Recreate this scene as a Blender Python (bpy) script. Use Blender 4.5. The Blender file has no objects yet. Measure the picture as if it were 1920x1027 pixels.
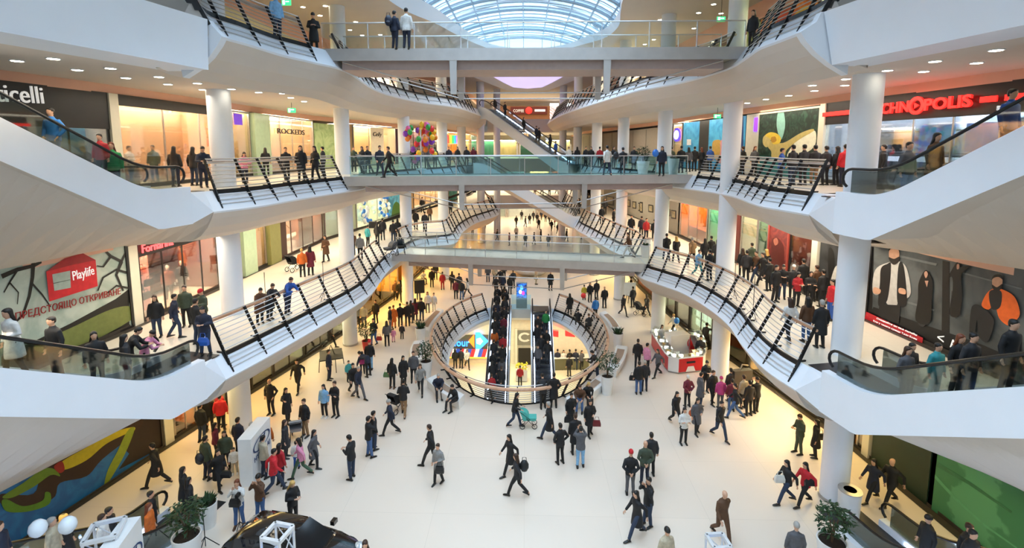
import bpy, bmesh, math, random
from mathutils import Vector, Matrix
R = math.radians
# ---------------------------------------------------------------- camera, world, exposure
FPX, CX, CY, PITCH, YAW, EYE = 934.0, 960.0, 390.0, 0.1208, R(1.53), 12.75
scene = bpy.context.scene
COL = scene.collection
cam_data = bpy.data.cameras.new('camera')
cam_data.sensor_fit = 'HORIZONTAL'; cam_data.sensor_width = 36.0
cam_data.lens = FPX / 1920 * 36.0
cam_data.shift_x = 0.0
cam_data.shift_y = -(513.5 - CY) / 1920
cam_data.clip_end = 400
camera = bpy.data.objects.new('camera', cam_data); COL.objects.link(camera)
camera.location = (0, 0, EYE)
camera.rotation_euler = (R(90) - PITCH, 0, YAW)
scene.camera = camera
scene.view_settings.view_transform = 'Standard'; scene.view_settings.look = 'None'
scene.view_settings.gamma = 1.0; scene.view_settings.use_curve_mapping = False
scene.view_settings.exposure = EXPO = 0.8
world = bpy.data.worlds.new('world'); scene.world = world; world.use_nodes = True
WB = world.node_tree.nodes['Background']
WB.inputs[0].default_value = (0.62, 0.80, 1.0, 1); WB.inputs[1].default_value = 1.3
cy = scene.cycles
cy.use_denoising = True; cy.max_bounces = 7; cy.diffuse_bounces = 4; cy.glossy_bounces = 3
cy.transmission_bounces = 3; cy.transparent_max_bounces = 14
cy.caustics_reflective = False; cy.caustics_refractive = False; cy.sample_clamp_indirect = 6.0

def area_light(name, loc, sx, sy, power, colour, rot=(0, 0, 0)):
    l = bpy.data.lights.new(name, 'AREA'); l.shape = 'RECTANGLE'; l.size = sx; l.size_y = sy
    l.energy = power; l.color = colour
    o = bpy.data.objects.new(name, l); COL.objects.link(o); o.location = loc; o.rotation_euler = rot
    return o

# daylight above the glazed roof
area_light('rooflight_sky', (-.2, 35, 27.4), 22, 110, 16500, (.66, .83, 1.0))
def ray(px, py):
    """direction in the place of the photograph's point (px, py)"""
    x, y, z = (px - CX) / FPX, (py - CY) / FPX, 1.0
    f = math.cos(PITCH) * z - math.sin(PITCH) * y
    u = -math.sin(PITCH) * z - math.cos(PITCH) * y
    return Vector((math.cos(YAW) * x - math.sin(YAW) * f, math.sin(YAW) * x + math.cos(YAW) * f, u))
def W(px, py, z):
    """the point of height z seen at (px, py)"""
    d = ray(px, py); t = (z - EYE) / d.z
    return Vector((0, 0, EYE)) + d * t
def WY(px, py, Y):
    d = ray(px, py); t = Y / d.y
    return Vector((0, 0, EYE)) + d * t
def WX(px, py, X):
    d = ray(px, py); t = X / d.x
    return Vector((0, 0, EYE)) + d * t
F0, F1, F2, F3 = 0.0, 5.5, 11.1, 17.0
# ---------------------------------------------------------------- materials
def lin(h):
    h = h.lstrip('#'); c = [int(h[i:i + 2], 16) / 255 for i in (0, 2, 4)]
    return tuple(v / 12.92 if v <= .04045 else ((v + .055) / 1.055) ** 2.4 for v in c)
MATS = {}
def mat(key, hexc, rough=.6, metal=0.0, var=.05, scale=4.0, emit=0.0, bump=0.0, spec=.5, coat=0.0):
    if key in MATS: return MATS[key]
    m = bpy.data.materials.new(key); MATS[key] = m; m.use_nodes = True
    nt = m.node_tree; b = nt.nodes['Principled BSDF']; c = lin(hexc)
    m.diffuse_color = (*c, 1)
    b.inputs['Roughness'].default_value = rough; b.inputs['Metallic'].default_value = metal
    b.inputs['Specular IOR Level'].default_value = spec; b.inputs['Coat Weight'].default_value = coat
    if var > 0:
        tc = nt.nodes.new('ShaderNodeTexCoord'); n = nt.nodes.new('ShaderNodeTexNoise'); n.inputs['Scale'].default_value = scale
        n.inputs['Detail'].default_value = 3
        r = nt.nodes.new('ShaderNodeValToRGB')
        r.color_ramp.elements[0].position = .3; r.color_ramp.elements[1].position = .7
        r.color_ramp.elements[0].color = (*[v * (1 - var) for v in c], 1)
        r.color_ramp.elements[1].color = (*[min(1, v * (1 + var)) for v in c], 1)
        nt.links.new(tc.outputs['Object'], n.inputs['Vector']); nt.links.new(n.outputs['Fac'], r.inputs[0]); nt.links.new(r.outputs[0], b.inputs['Base Color'])
        if bump:
            bp = nt.nodes.new('ShaderNodeBump'); bp.inputs['Strength'].default_value = bump; bp.inputs['Distance'].default_value = .02
            nt.links.new(n.outputs['Fac'], bp.inputs['Height']); nt.links.new(bp.outputs[0], b.inputs['Normal'])
    else: b.inputs['Base Color'].default_value = (*c, 1)
    if emit:
        b.inputs['Emission Color'].default_value = (*c, 1); b.inputs['Emission Strength'].default_value = emit
    return m
def glass(key, hexc, alpha=.12, rough=.03):
    if key in MATS: return MATS[key]
    m = bpy.data.materials.new(key); MATS[key] = m; m.use_nodes = True; nt = m.node_tree; nt.nodes.clear()
    out = nt.nodes.new('ShaderNodeOutputMaterial'); t = nt.nodes.new('ShaderNodeBsdfTransparent'); g = nt.nodes.new('ShaderNodeBsdfGlossy')
    t.inputs[0].default_value = (*lin(hexc), 1); g.inputs['Roughness'].default_value = rough; g.inputs[0].default_value = (.9, .95, 1, 1)
    fr = nt.nodes.new('ShaderNodeFresnel'); fr.inputs[0].default_value = 1.45
    mp = nt.nodes.new('ShaderNodeMath'); mp.operation = 'MULTIPLY_ADD'; mp.inputs[1].default_value = .8; mp.inputs[2].default_value = alpha * .25
    mx = nt.nodes.new('ShaderNodeMixShader')
    nt.links.new(fr.outputs[0], mp.inputs[0]); nt.links.new(mp.outputs[0], mx.inputs[0]); nt.links.new(t.outputs[0], mx.inputs[1]); nt.links.new(g.outputs[0], mx.inputs[2])
    nt.links.new(mx.outputs[0], out.inputs[0]); m.diffuse_color = (*lin(hexc), .3)
    return m
def tiles(key, c1, c2, size, rough, mortar=.004):
    m = mat(key, c1, rough, var=0); nt = m.node_tree; b = nt.nodes['Principled BSDF']
    tc = nt.nodes.new('ShaderNodeTexCoord'); br = nt.nodes.new('ShaderNodeTexBrick'); br.offset = 0.0
    a = lin(c1); br.inputs['Color1'].default_value = (*a, 1); br.inputs['Color2'].default_value = (*[v * .965 for v in a], 1)
    br.inputs['Mortar'].default_value = (*lin(c2), 1); br.inputs['Scale'].default_value = 1.0
    br.inputs['Mortar Size'].default_value = mortar; br.inputs['Brick Width'].default_value = size; br.inputs['Row Height'].default_value = size
    n = nt.nodes.new('ShaderNodeTexNoise'); n.inputs['Scale'].default_value = .35; n.inputs['Detail'].default_value = 4
    mr = nt.nodes.new('ShaderNodeMapRange'); mr.inputs[3].default_value = .95; mr.inputs[4].default_value = 1.05
    mx = nt.nodes.new('ShaderNodeMix'); mx.data_type = 'RGBA'; mx.blend_type = 'MULTIPLY'; mx.inputs[0].default_value = 1
    nt.links.new(tc.outputs['Object'], br.inputs['Vector']); nt.links.new(tc.outputs['Object'], n.inputs['Vector'])
    nt.links.new(n.outputs['Fac'], mr.inputs[0]); nt.links.new(br.outputs[0], mx.inputs[6]); nt.links.new(mr.outputs[0], mx.inputs[7])
    nt.links.new(mx.outputs[2], b.inputs['Base Color'])
    return m
def wavy(key, c1, c2, scale, rough=.6, kind='noise', dist=2.0, lo=.4, hi=.6):
    """two colours mixed by a noise or wave pattern (printed pictures, brushed steel, wood)"""
    m = mat(key, c1, rough, var=0); nt = m.node_tree; b = nt.nodes['Principled BSDF']
    tc = nt.nodes.new('ShaderNodeTexCoord'); n = nt.nodes.new('ShaderNodeTexNoise' if kind == 'noise' else 'ShaderNodeTexWave')
    n.inputs['Scale'].default_value = scale; n.inputs['Detail'].default_value = 4; n.inputs['Distortion'].default_value = dist
    r = nt.nodes.new('ShaderNodeValToRGB'); r.color_ramp.elements[0].position = lo; r.color_ramp.elements[1].position = hi
    r.color_ramp.elements[0].color = (*lin(c1), 1); r.color_ramp.elements[1].color = (*lin(c2), 1)
    nt.links.new(tc.outputs['Object'], n.inputs['Vector']); nt.links.new(n.outputs[0], r.inputs[0]); nt.links.new(r.outputs[0], b.inputs['Base Color'])
    return m
def hexmat(h, rough=.7): return mat('cloth_' + h.lstrip('#'), h, rough, var=.12, scale=14)

WHITE = mat('white_paint', '#e8edf5', .5, var=.012, scale=1.2)
SOFFIT = mat('soffit_plaster', '#d6cdc4', .8, var=.015, scale=.8)
CEILM = mat('ceiling_plaster', '#ddd2c6', .8, var=.015, scale=.8)
PEACH = mat('peach_lit_bulkhead', '#e6b79f', .7, var=.03, scale=1)  # reddish hidden lighting on the bulkhead is put into its colour
STEEL = mat('brushed_steel', '#b9b7b6', .32, .85, var=.08, scale=9)
RAILM = mat('rail_steel', '#c9c8c8', .35, .6, var=.03)
BLACK = mat('black_steel', '#17181b', .45, .3, var=.1)
RUBBER = mat('handrail_rubber', '#0e0f11', .35, var=.1)
WOOD = wavy('rail_wood', '#cf9f80', '#dbb193', 1.1, .4)
WOODG = wavy('grey_wood', '#a89a90', '#b7aaa0', 1.1, .4)
GLS = glass('balustrade_glass', '#f7fbfb', .1)
SHOPGL = glass('shop_glass', '#fafcfb', .05)
DARKGL = glass('dark_shop_glass', '#c9d0cc', .3)
MARBLE = tiles('marble_tiles', '#e8d9c9', '#cdbfae', 3.2, .3)
GALF = tiles('gallery_tiles', '#e0d8c8', '#c9c0b0', .9, .3)
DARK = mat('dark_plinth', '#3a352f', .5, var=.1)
WARM = mat('warm_lamp', '#fff0cf', .5, var=0, emit=9)
COOL = mat('cool_led', '#cfe4ff', .5, var=0, emit=7)

# ---------------------------------------------------------------- mesh building
class MB:
    def __init__(s): s.v, s.f, s.m = [], [], []
    def add(s, vs, fs, mi=0):
        o = len(s.v); s.v += [tuple(v) for v in vs]; s.f += [[i + o for i in f] for f in fs]; s.m += [mi] * len(fs); return s
    def box(s, c, d, rz=0.0, mi=0, taper=1.0):
        x, y, z = d[0] / 2, d[1] / 2, d[2] / 2; ca, sa = math.cos(rz), math.sin(rz); vs = []
        for k in (-z, z):
            t = taper if k > 0 else 1
            for a, b in ((-x, -y), (x, -y), (x, y), (-x, y)):
                a *= t; b *= t
                vs.append((c[0] + a * ca - b * sa, c[1] + a * sa + b * ca, c[2] + k))
        return s.add(vs, [(3, 2, 1, 0), (4, 5, 6, 7), (0, 1, 5, 4), (1, 2, 6, 5), (2, 3, 7, 6), (3, 0, 4, 7)], mi)
    def beam(s, a, b, w, h, mi=0, up=(0, 0, 1)):
        a, b = Vector(a), Vector(b); t = (b - a).normalized(); x = t.cross(Vector(up))
        if x.length < 1e-4: x = t.cross(Vector((1, 0, 0)))
        x.normalize(); y = x.cross(t).normalized(); vs = []
        for p in (a, b):
            for i, j in ((-1, -1), (1, -1), (1, 1), (-1, 1)): vs.append(p + x * (i * w / 2) + y * (j * h / 2))
        return s.add(vs, [(3, 2, 1, 0), (4, 5, 6, 7), (0, 1, 5, 4), (1, 2, 6, 5), (2, 3, 7, 6), (3, 0, 4, 7)], mi)
    def tube(s, pts, r, n=6, mi=0, caps=True, closed=False):
        pts = [Vector(p) for p in pts]; N = len(pts); rs = r if isinstance(r, (list, tuple)) else [r] * N; o = len(s.v); ref = None
        for i, p in enumerate(pts):
            a = pts[(i - 1) % N] if closed or i > 0 else p; b = pts[(i + 1) % N] if closed or i < N - 1 else p
            t = (b - a).normalized()
            if ref is None: ref = Vector((0, 0, 1)) if abs(t.z) < .9 else Vector((1, 0, 0))
            x = ref - t * ref.dot(t); x.normalize(); ref = x; y = t.cross(x)
            for k in range(n):
                q = 2 * math.pi * k / n; s.v.append(tuple(p + (x * math.cos(q) + y * math.sin(q)) * rs[i]))
        for i in range(N if closed else N - 1):
            j = (i + 1) % N
            for k in range(n): s.f.append([o + i * n + k, o + i * n + (k + 1) % n, o + j * n + (k + 1) % n, o + j * n + k]); s.m.append(mi)
        if caps and not closed:
            s.f.append([o + k for k in range(n)][::-1]); s.f.append([o + (N - 1) * n + k for k in range(n)]); s.m += [mi, mi]
        return s
    def rings(s, rings, mi=0, caps=True):
        """rings: list of equal-length point lists"""
        o = len(s.v); n = len(rings[0])
        for r in rings: s.v += [tuple(p) for p in r]
        for i in range(len(rings) - 1):
            for k in range(n): s.f.append([o + i * n + k, o + i * n + (k + 1) % n, o + (i + 1) * n + (k + 1) % n, o + (i + 1) * n + k]); s.m.append(mi)
        if caps:
            s.f.append([o + k for k in range(n)][::-1]); s.f.append([o + (len(rings) - 1) * n + k for k in range(n)]); s.m += [mi, mi]
        return s
    def lathe(s, prof, c=(0, 0, 0), n=20, mi=0, caps=True):
        return s.rings([[(c[0] + r * math.cos(2 * math.pi * k / n), c[1] + r * math.sin(2 * math.pi * k / n), c[2] + z) for k in range(n)] for r, z in prof], mi, caps)
    def ball(s, c, r, n=8, mi=0):
        r = r if isinstance(r, (tuple, list)) else (r, r, r)
        R_ = []
        for i in range(n // 2 + 1):
            a = math.pi * (i + .02) / (n // 2 + .04); z = -math.cos(a); q = math.sin(a)
            R_.append([(c[0] + r[0] * q * math.cos(2 * math.pi * k / n), c[1] + r[1] * q * math.sin(2 * math.pi * k / n), c[2] + r[2] * z) for k in range(n)])
        return s.rings(R_, mi)
    def strip(s, A, B, mi=0):
        n = len(A); return s.add(list(A) + list(B), [(i, i + 1, n + i + 1, n + i) for i in range(n - 1)], mi)
    def prism(s, poly, d, mi=0):
        """closed planar outline (3-D points) pushed along the vector d"""
        n = len(poly); d = Vector(d); A = [Vector(p) for p in poly]; B = [p + d for p in A]
        return s.add(A + B, [list(range(n))[::-1], [n + i for i in range(n)]] + [(i, (i + 1) % n, n + (i + 1) % n, n + i) for i in range(n)], mi)
    def build(s, name, mats, parent=None, smooth=False, local=False, bevel=0):
        me = bpy.data.meshes.new(name); vs = s.v
        if parent is not None and not local:
            M = Matrix.Identity(4); p = parent
            while p is not None: M = p.matrix_basis @ M; p = p.parent
            I = M.inverted(); vs = [tuple(I @ Vector(v)) for v in vs]
        me.from_pydata(vs, [], s.f)
        for m in (mats if isinstance(mats, (list, tuple)) else [mats]): me.materials.append(m)
        me.polygons.foreach_set('material_index', s.m)
        bm = bmesh.new(); bm.from_mesh(me); bmesh.ops.recalc_face_normals(bm, faces=bm.faces)
        bm.to_mesh(me); bm.free()
        if smooth:
            me.polygons.foreach_set('use_smooth', [True] * len(me.polygons)); me.set_sharp_from_angle(angle=R(40))
        me.update()
        o = bpy.data.objects.new(name, me); COL.objects.link(o)
        if parent is not None: o.parent = parent
        return o
def tag(o, label, cat, group=None, kind=None):
    if label: o['label'] = label
    if cat: o['category'] = cat
    if group: o['group'] = group
    if kind: o['kind'] = kind
    return o
def thing(name, label, cat, loc=(0, 0, 0), rz=0.0, group=None):
    o = bpy.data.objects.new(name, None); COL.objects.link(o); o.location = loc; o.rotation_euler = (0, 0, rz)
    o.empty_display_size = .2
    o.matrix_basis = Matrix.Translation(Vector(loc)) @ Matrix.Rotation(rz, 4, 'Z')
    return tag(o, label, cat, group)
def struct(name, mb, mats, smooth=False):
    o = mb.build(name, mats, None, smooth); o['kind'] = 'structure'; return o
def copy_tree(o, parent=None):
    c = o.copy(); COL.objects.link(c); c.parent = parent
    for ch in o.children: copy_tree(ch, c)
    return c
def text_mesh(txt, name, m, parent, origin, xdir, up, height, depth=.03, align='LEFT', width=None, shear=0.0, part=True, bold=0.0):
    """lettering standing on a surface: origin is the lower left corner"""
    cu = bpy.data.curves.new(name, 'FONT'); cu.body = txt; cu.extrude = .08; cu.size = 1.0; cu.align_x = align; cu.shear = shear; cu.resolution_u = 3; cu.offset = bold
    tmp = bpy.data.objects.new(name, cu); COL.objects.link(tmp); bpy.context.view_layer.update()
    me = bpy.data.meshes.new_from_object(tmp.evaluated_get(bpy.context.evaluated_depsgraph_get()))
    bpy.data.objects.remove(tmp); bpy.data.curves.remove(cu)
    X = Vector(xdir).normalized(); U = Vector(up); U = (U - X * U.dot(X)).normalized(); N = X.cross(U)
    xs = [v.co.x for v in me.vertices]; ys = [v.co.y for v in me.vertices]
    if not xs: return None
    x0, x1, y0, y1 = min(xs), max(xs), min(ys), max(ys)
    sy = height / max(1e-6, (y1 - y0)); sx = (width / (x1 - x0)) if width else sy
    I = Matrix.Identity(4)
    pp = parent
    while pp is not None: I = I @ pp.matrix_basis.inverted(); pp = pp.parent
    for v in me.vertices:
        c = v.co.copy(); p = Vector(origin) + X * ((c.x - (x0 if align == 'LEFT' else 0)) * sx) + U * ((c.y - y0) * sy) + N * (c.z * depth / .16 + depth / 2)
        v.co = I @ p
    me.materials.clear(); me.materials.append(m); me.name = name
    o = bpy.data.objects.new(name, me); COL.objects.link(o); o.parent = parent
    return o
def spline(pts, step=.4):
    """Catmull-Rom through plan points, resampled"""
    P = [Vector(p) for p in pts]; P = [P[0] * 2 - P[1]] + P + [P[-1] * 2 - P[-2]]; out = []
    for i in range(1, len(P) - 2):
        a, b, c, d = P[i - 1:i + 3]; n = max(2, int((c - b).length / .15))
        for k in range(n):
            t = k / n; out.append(.5 * ((2 * b) + (c - a) * t + (2 * a - 5 * b + 4 * c - d) * t * t + (3 * b - a - 3 * c + d) * t ** 3))
    out.append(P[-2]); return resample(out, step)
def resample(P, step=None, n=None):
    P = [Vector(p) for p in P]; L = [0]
    for a, b in zip(P, P[1:]): L.append(L[-1] + (b - a).length)
    n = n or max(2, int(round(L[-1] / step)) + 1); out = []; j = 0
    for i in range(n):
        t = L[-1] * i / (n - 1)
        while j < len(L) - 2 and L[j + 1] < t: j += 1
        q = (t - L[j]) / max(1e-9, L[j + 1] - L[j]); out.append(P[j].lerp(P[j + 1], min(1, max(0, q))))
    return out
def normals(P, side):
    N = []
    for i in range(len(P)):
        t = P[min(i + 1, len(P) - 1)] - P[max(i - 1, 0)]; t = Vector((t.x, t.y)).normalized()
        N.append(Vector((-t.y, t.x)) if side < 0 else Vector((t.y, -t.x)))
    return N
def off(P, N, o, z): return [Vector((p.x + n.x * o, p.y + n.y * o, z)) for p, n in zip(P, N)]
# ---------------------------------------------------------------- the building
def lipline(F, px, tail=()):
    return [Vector((W(x, y, F - .75).x, W(x, y, F - .75).y)) for x, y in px] + [Vector(t) for t in tail]
LIPS = {
 (1, -1): lipline(F1, [(424,711),(496,672),(578,625),(633,593),(674,568),(701,546),(723,514),(746,493),(793,464),(852,456),(868,435),(893,418),(935,402)], [(-4.2,66),(-5.5,76)]),
 (1, 1): lipline(F1, [(1491,731),(1445,701),(1412,672),(1385,639),(1365,609),(1329,579),(1279,549),(1230,531),(1195,516),(1168,481),(1143,468),(1102,443),(1077,427)], [(5.2,58),(4.6,66),(5.5,76)]),
 (2, -1): lipline(F2, [(401,397),(489,386),(574,371),(669,356)], [(-9.6,31),(-9.3,34.5),(-8.2,38.5),(-6.4,43),(-5.4,49),(-5.6,60),(-6,76)]),
 (2, 1): lipline(F2, [(1516,402),(1464,393),(1421,385),(1377,369),(1333,360),(1278,352)], [(8.6,34),(7.6,38.5),(6.2,43),(5.2,49),(5.2,60),(6,76)]),
 (3, -1): lipline(F3, [(400,52),(416,68),(467,83),(531,103),(591,117),(651,134),(713,172),(786,191),(859,202),(902,217)], [(-4.7,60),(-6,76)]),
 (3, 1): lipline(F3, [(1526,47),(1501,60),(1458,77),(1422,91),(1394,111),(1360,130),(1287,152),(1222,165),(1180,174),(1070,209)], [(3.6,60),(3.2,76)]),
}
FL = {0: F0, 1: F1, 2: F2, 3: F3}
WALLS = {(0, -1): [(-17.5,8),(-16.35,15.3),(-15.5,19.8),(-14.5,24.5),(-13.2,30),(-12.2,36),(-11.2,43),(-10.8,52),(-10.8,97)],
         (0, 1): [(15.6,8),(14.6,15),(14.2,20.5),(12.75,28.8),(11.8,32),(11.1,39),(10.7,45),(10.7,97)]}
for lv in (1, 2, 3):
    WALLS[(lv, -1)] = [(-17.2,8),(-16,18),(-16,38),(-14.2,47),(-11.4,60),(-8.6,76),(-8.6,97)]
    WALLS[(lv, 1)] = [(16.4,8),(15,17),(14.1,26),(13,38),(12.2,48),(10.6,60),(8.7,76),(8.7,97)]
for k in WALLS: WALLS[k] = [Vector(p) for p in WALLS[k]]
def wall_hit(lv, sd, px, py):
    """the point of a gallery's shop wall seen at (px, py)"""
    d = ray(px, py); o = Vector((0, 0))
    for a, b in zip(WALLS[(lv, sd)], WALLS[(lv, sd)][1:]):
        e = b - a; den = d.x * e.y - d.y * e.x
        if abs(den) < 1e-9: continue
        t = (a.x * e.y - a.y * e.x) / den; s_ = (a.x * d.y - a.y * d.x) / den
        if t > 0 and -1e-6 <= s_ <= 1: return Vector((d.x * t, d.y * t, EYE + d.z * t))
    raise ValueError((lv, sd, px, py))
PITC, PITA, PITB = Vector((-.35, 31.6)), 4.55, 7.6      # plan of the opening in the ground floor
def oval(o, z, n=72): return [Vector((PITC.x + (PITA + o) * math.cos(2 * math.pi * k / n), PITC.y + (PITB + o) * math.sin(2 * math.pi * k / n), z)) for k in range(n)]
# ground floor with the oval opening
mb = MB(); n = 72; ov = oval(.5, 0); rect = []
for k in range(n):
    c, s_ = math.cos(2 * math.pi * k / n), math.sin(2 * math.pi * k / n); t = min(18.5 / max(1e-6, abs(c)), (70 if s_ > 0 else 46) / max(1e-6, abs(s_)))
    rect.append(Vector((PITC.x + c * t, PITC.y + s_ * t, 0)))
mid = [a.lerp(b, .35) for a, b in zip(ov, rect)]
mb.strip(ov + ov[:1], mid + mid[:1]); mb.strip(mid + mid[:1], rect + rect[:1])
for cx_, cy_ in ((-18.5, 101), (18.5, 101), (-18.5, 4.6), (18.5, 4.6)): pass
struct('floor', mb, MARBLE)
mb = MB(); a = oval(.5, 0); b = oval(0, -.7); c = oval(0, -.8); d = oval(.5, -1.35)
for A, B in ((a, b), (b, c), (c, d)): mb.strip(A + A[:1], B + B[:1])
struct('trim_opening', mb, WHITE, True)
# basement
struct('floor_basement', MB().box((-.3, 31, -5.55), (26, 26, .1)), mat('basement_tiles', '#e3dcc4', .3, var=.04))
mb = MB(); d = oval(.5, -1.35); e = []
for p in d:
    c, s_ = (p.x - PITC.x), (p.y - PITC.y); t = min(13 / max(1e-6, abs(c)), 13 / max(1e-6, abs(s_))); e.append(Vector((PITC.x + c * t, PITC.y + s_ * t, -1.4)))
mb.strip(d + d[:1], e + e[:1]); struct('ceiling_basement', mb, CEILM)
struct('wall_basement', MB().box((-.3, 40.6, -3.45), (26, .2, 4.2)).box((-13.4, 31, -3.45), (.2, 20, 4.2)).box((12.8, 31, -3.45), (.2, 20, 4.2)), mat('basement_wall', '#e8e0c9', .7))
# galleries
def gallery(lv, sd):
    F = FL[lv]; nm = ('ground', 'first', 'second', 'third')[lv] + ('_left' if sd < 0 else '_right')
    P = spline(LIPS[(lv, sd)], .4); N = normals(P, sd); n = len(P)
    fe = off(P, N, .5, F)
    wall = [Vector((w.x, w.y)) for w in WALLS[(lv, sd)]]
    # wall points level with the lip's ends
    def at_y(y):
        for a, b in zip(wall, wall[1:]):
            if a.y <= y <= b.y: return a.lerp(b, (y - a.y) / (b.y - a.y))
        return wall[-1]
    ys = [P[0].y + (P[-1].y - P[0].y) * i / (n - 1) for i in range(n)]
    wl = [Vector((at_y(p.y).x + .05 * sd, p.y, F)) for p in fe]
    mb = MB().strip(fe, wl)
    near = [fe[0], Vector((P[0].x + sd * 1.9, 8, F)), Vector((at_y(8).x, 8, F)), wl[0]]
    if lv < 3: mb.add([fe[0], wl[0], Vector((at_y(8).x, 8, F)), Vector((at_y(8).x - sd * .9, 8, F)), Vector((P[0].x + sd * 3.2, P[0].y - 1.5, F)), Vector((P[0].x + sd * 1.0, P[0].y - .2, F))], [(0, 1, 2, 3, 4, 5)])
    struct('floor_' + nm, mb, GALF)
    prof = [(.5, 0), (.04, -.70), (0, -.75), (.04, -.82), (.18, -1.05), (.45, -1.4), (.9, -1.75), (1.5, -2.0)]
    L = [off(P, N, o, F + z) for o, z in prof]
    mb = MB()
    for i, (A, B) in enumerate(zip(L, L[1:])): mb.strip(A, B, 0 if i < 3 else 1)
    mb.add([l[0] for l in L], [tuple(range(len(L)))], 1); mb.add([l[-1] for l in L], [tuple(range(len(L)))], 1)
    struct('trim_' + nm, mb, [WHITE, SOFFIT], True)
    cz = F - 1.85
    mb = MB().strip(L[-1], off(P, N, 1.52, cz)); mb.strip(off(P, N, 1.52, cz), [Vector((w.x, w.y, cz)) for w in wl])
    if lv == 3: mb.add([(w.x, w.y, cz) for w in (off(P, N, 1.5, cz)[0], wl[0], Vector((at_y(8).x, 8, 0)), Vector((P[0].x + sd * 2.2, 8, 0)))], [(0, 1, 2, 3)])
    struct('ceiling_' + nm, mb, CEILM)
    return P, N
GAL = {k: gallery(*k) for k in LIPS}
# sloping soffits that carry on towards the near end, under the side escalators
def slope(nm, A, B):
    A = resample([Vector(p) for p in A], n=14); B = resample([Vector(p) for p in B], n=14)
    M1 = [a.lerp(b, .3) + Vector((0, 0, -.12)) for a, b in zip(A, B)]
    mb = MB().strip(A, M1).strip(M1, B); struct('trim_' + nm, mb, SOFFIT)
SIDE = {(2, -1): W(357, 350, F2 + .24), (2, 1): W(1567, 359, F2 + .24), (1, -1): W(384, 674, F1 + .24), (1, 1): W(1541, 694, F1 + .24), (0, -1): W(398, 965, .24), (0, 1): W(1562, 985, .24)}
def behind(lv, sd, px, py, push=.25):
    """the point seen at (px, py) just behind the atrium face of a side escalator"""
    a = R(11.2); o = Vector((sd * math.cos(a), math.sin(a))); f = SIDE[(lv, sd)]; d = ray(px, py)
    t = (push + f.x * o.x + f.y * o.y) / (d.x * o.x + d.y * o.y); return Vector((d.x * t, d.y * t, EYE + d.z * t))
def corner(lv, sd): p = GAL[(lv, sd)][0][0]; return Vector((p.x, p.y, FL[lv] - .75))
for lv, sd, top, bot in ((2, -1, [(350, 395), (285, 420), (140, 362), (0, 305)], [wall_hit(1, -1, *q) for q in ((234, 461), (120, 482), (0, 505), (-200, 545))]),
                         (2, 1, [(1578, 402), (1640, 425), (1780, 365), (1920, 305)], [wall_hit(1, 1, *q) for q in ((1640, 462), (1780, 483), (1920, 505), (2120, 540))]),
                         (1, -1, [(375, 715), (305, 755), (150, 752), (-60, 750)], [Vector(q) for q in ((-13.1,16.1,3.5),(-14.2,12,3.5),(-15.4,7,3.5))]),
                         (1, 1, [(1552, 735), (1612, 785), (1760, 785), (1990, 790)], [Vector(q) for q in ((12.0,15.95,3.5),(13.6,12.8,3.5),(15.3,7,3.5))])):
    c = corner(lv, sd); P, N = GAL[(lv, sd)]; e = P[0] + N[0] * 1.5; e2 = Vector((e.x, e.y, FL[lv] - 2.0))
    A = [c] + [behind(lv, sd, *q) for q in top]
    slope('soffit_%s_%s' % (('', 'first', 'second')[lv], 'left' if sd < 0 else 'right'), A, [e2] + bot)
    fe = P[0] + N[0] * .5; f = SIDE[(lv, sd)]; F = FL[lv]
    struct('trim_landing_%s_%s' % (('', 'first', 'second')[lv], 'left' if sd < 0 else 'right'), MB().add([c, (fe.x, fe.y, F), (f.x, f.y, F + .02), (f.x, f.y, F - 1.1)], [(0, 1, 2, 3)]).add([(fe.x, fe.y, F), (f.x, f.y, F + .02), (f.x + sd * 1.6, f.y + .6, F), (fe.x + sd * 1.5, fe.y + .6, F)], [(0, 1, 2, 3)]), WHITE)
# end panels and parapets of the top gallery
def end_panel(nm, pts, Y, run):
    q = [WY(x, y, Y) for x, y in pts]; d = Vector(run)
    struct('trim_' + nm, MB().prism(q, d), WHITE)
end_panel('panel_third_left', [(297,35),(389,36),(394,44),(416,68),(408,84),(392,107),(371,127),(343,145),(340,131),(300,131)], 14.9, (.02, .25, 0))
end_panel('parapet_third_left', [(297,35),(389,36),(391,131),(300,131)], 14.85, (-1.72, -8.3, 0))
end_panel('panel_third_right', [(1640,21),(1541,22),(1531,41),(1501,60),(1512,78),(1532,100),(1558,121),(1589,140),(1591,121),(1640,122)], 14.9, (-.02, .25, 0))
end_panel('parapet_third_right', [(1640,21),(1545,22),(1560,122),(1640,122)], 14.85, (1.46, -8.3, 0))
# far decks that join the galleries behind the central escalators
for lv in (1, 2, 3):
    F = FL[lv]; nm = ('', 'first', 'second', 'third')[lv] + '_far'
    struct('floor_' + nm, MB().box((0, 87, F - .1), (25, 22, .2)), GALF)
    struct('ceiling_' + nm, MB().box((0, 87.2, F - 1.9), (25, 21.5, .1)).box((0, 76, F - 1.0), (11.5, .3, 1.9)), SOFFIT)
# unseen end of the hall behind the camera; keeps open sky light out
struct('wall_near', MB().box((0, -14.2, 11), (38, .3, 23)).box((-17.6, -3, 11), (.3, 22.4, 23)).box((17.2, -3, 11), (.3, 22.4, 23)), mat('wall_white', '#e2dbd0', .75, var=.02))
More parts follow.
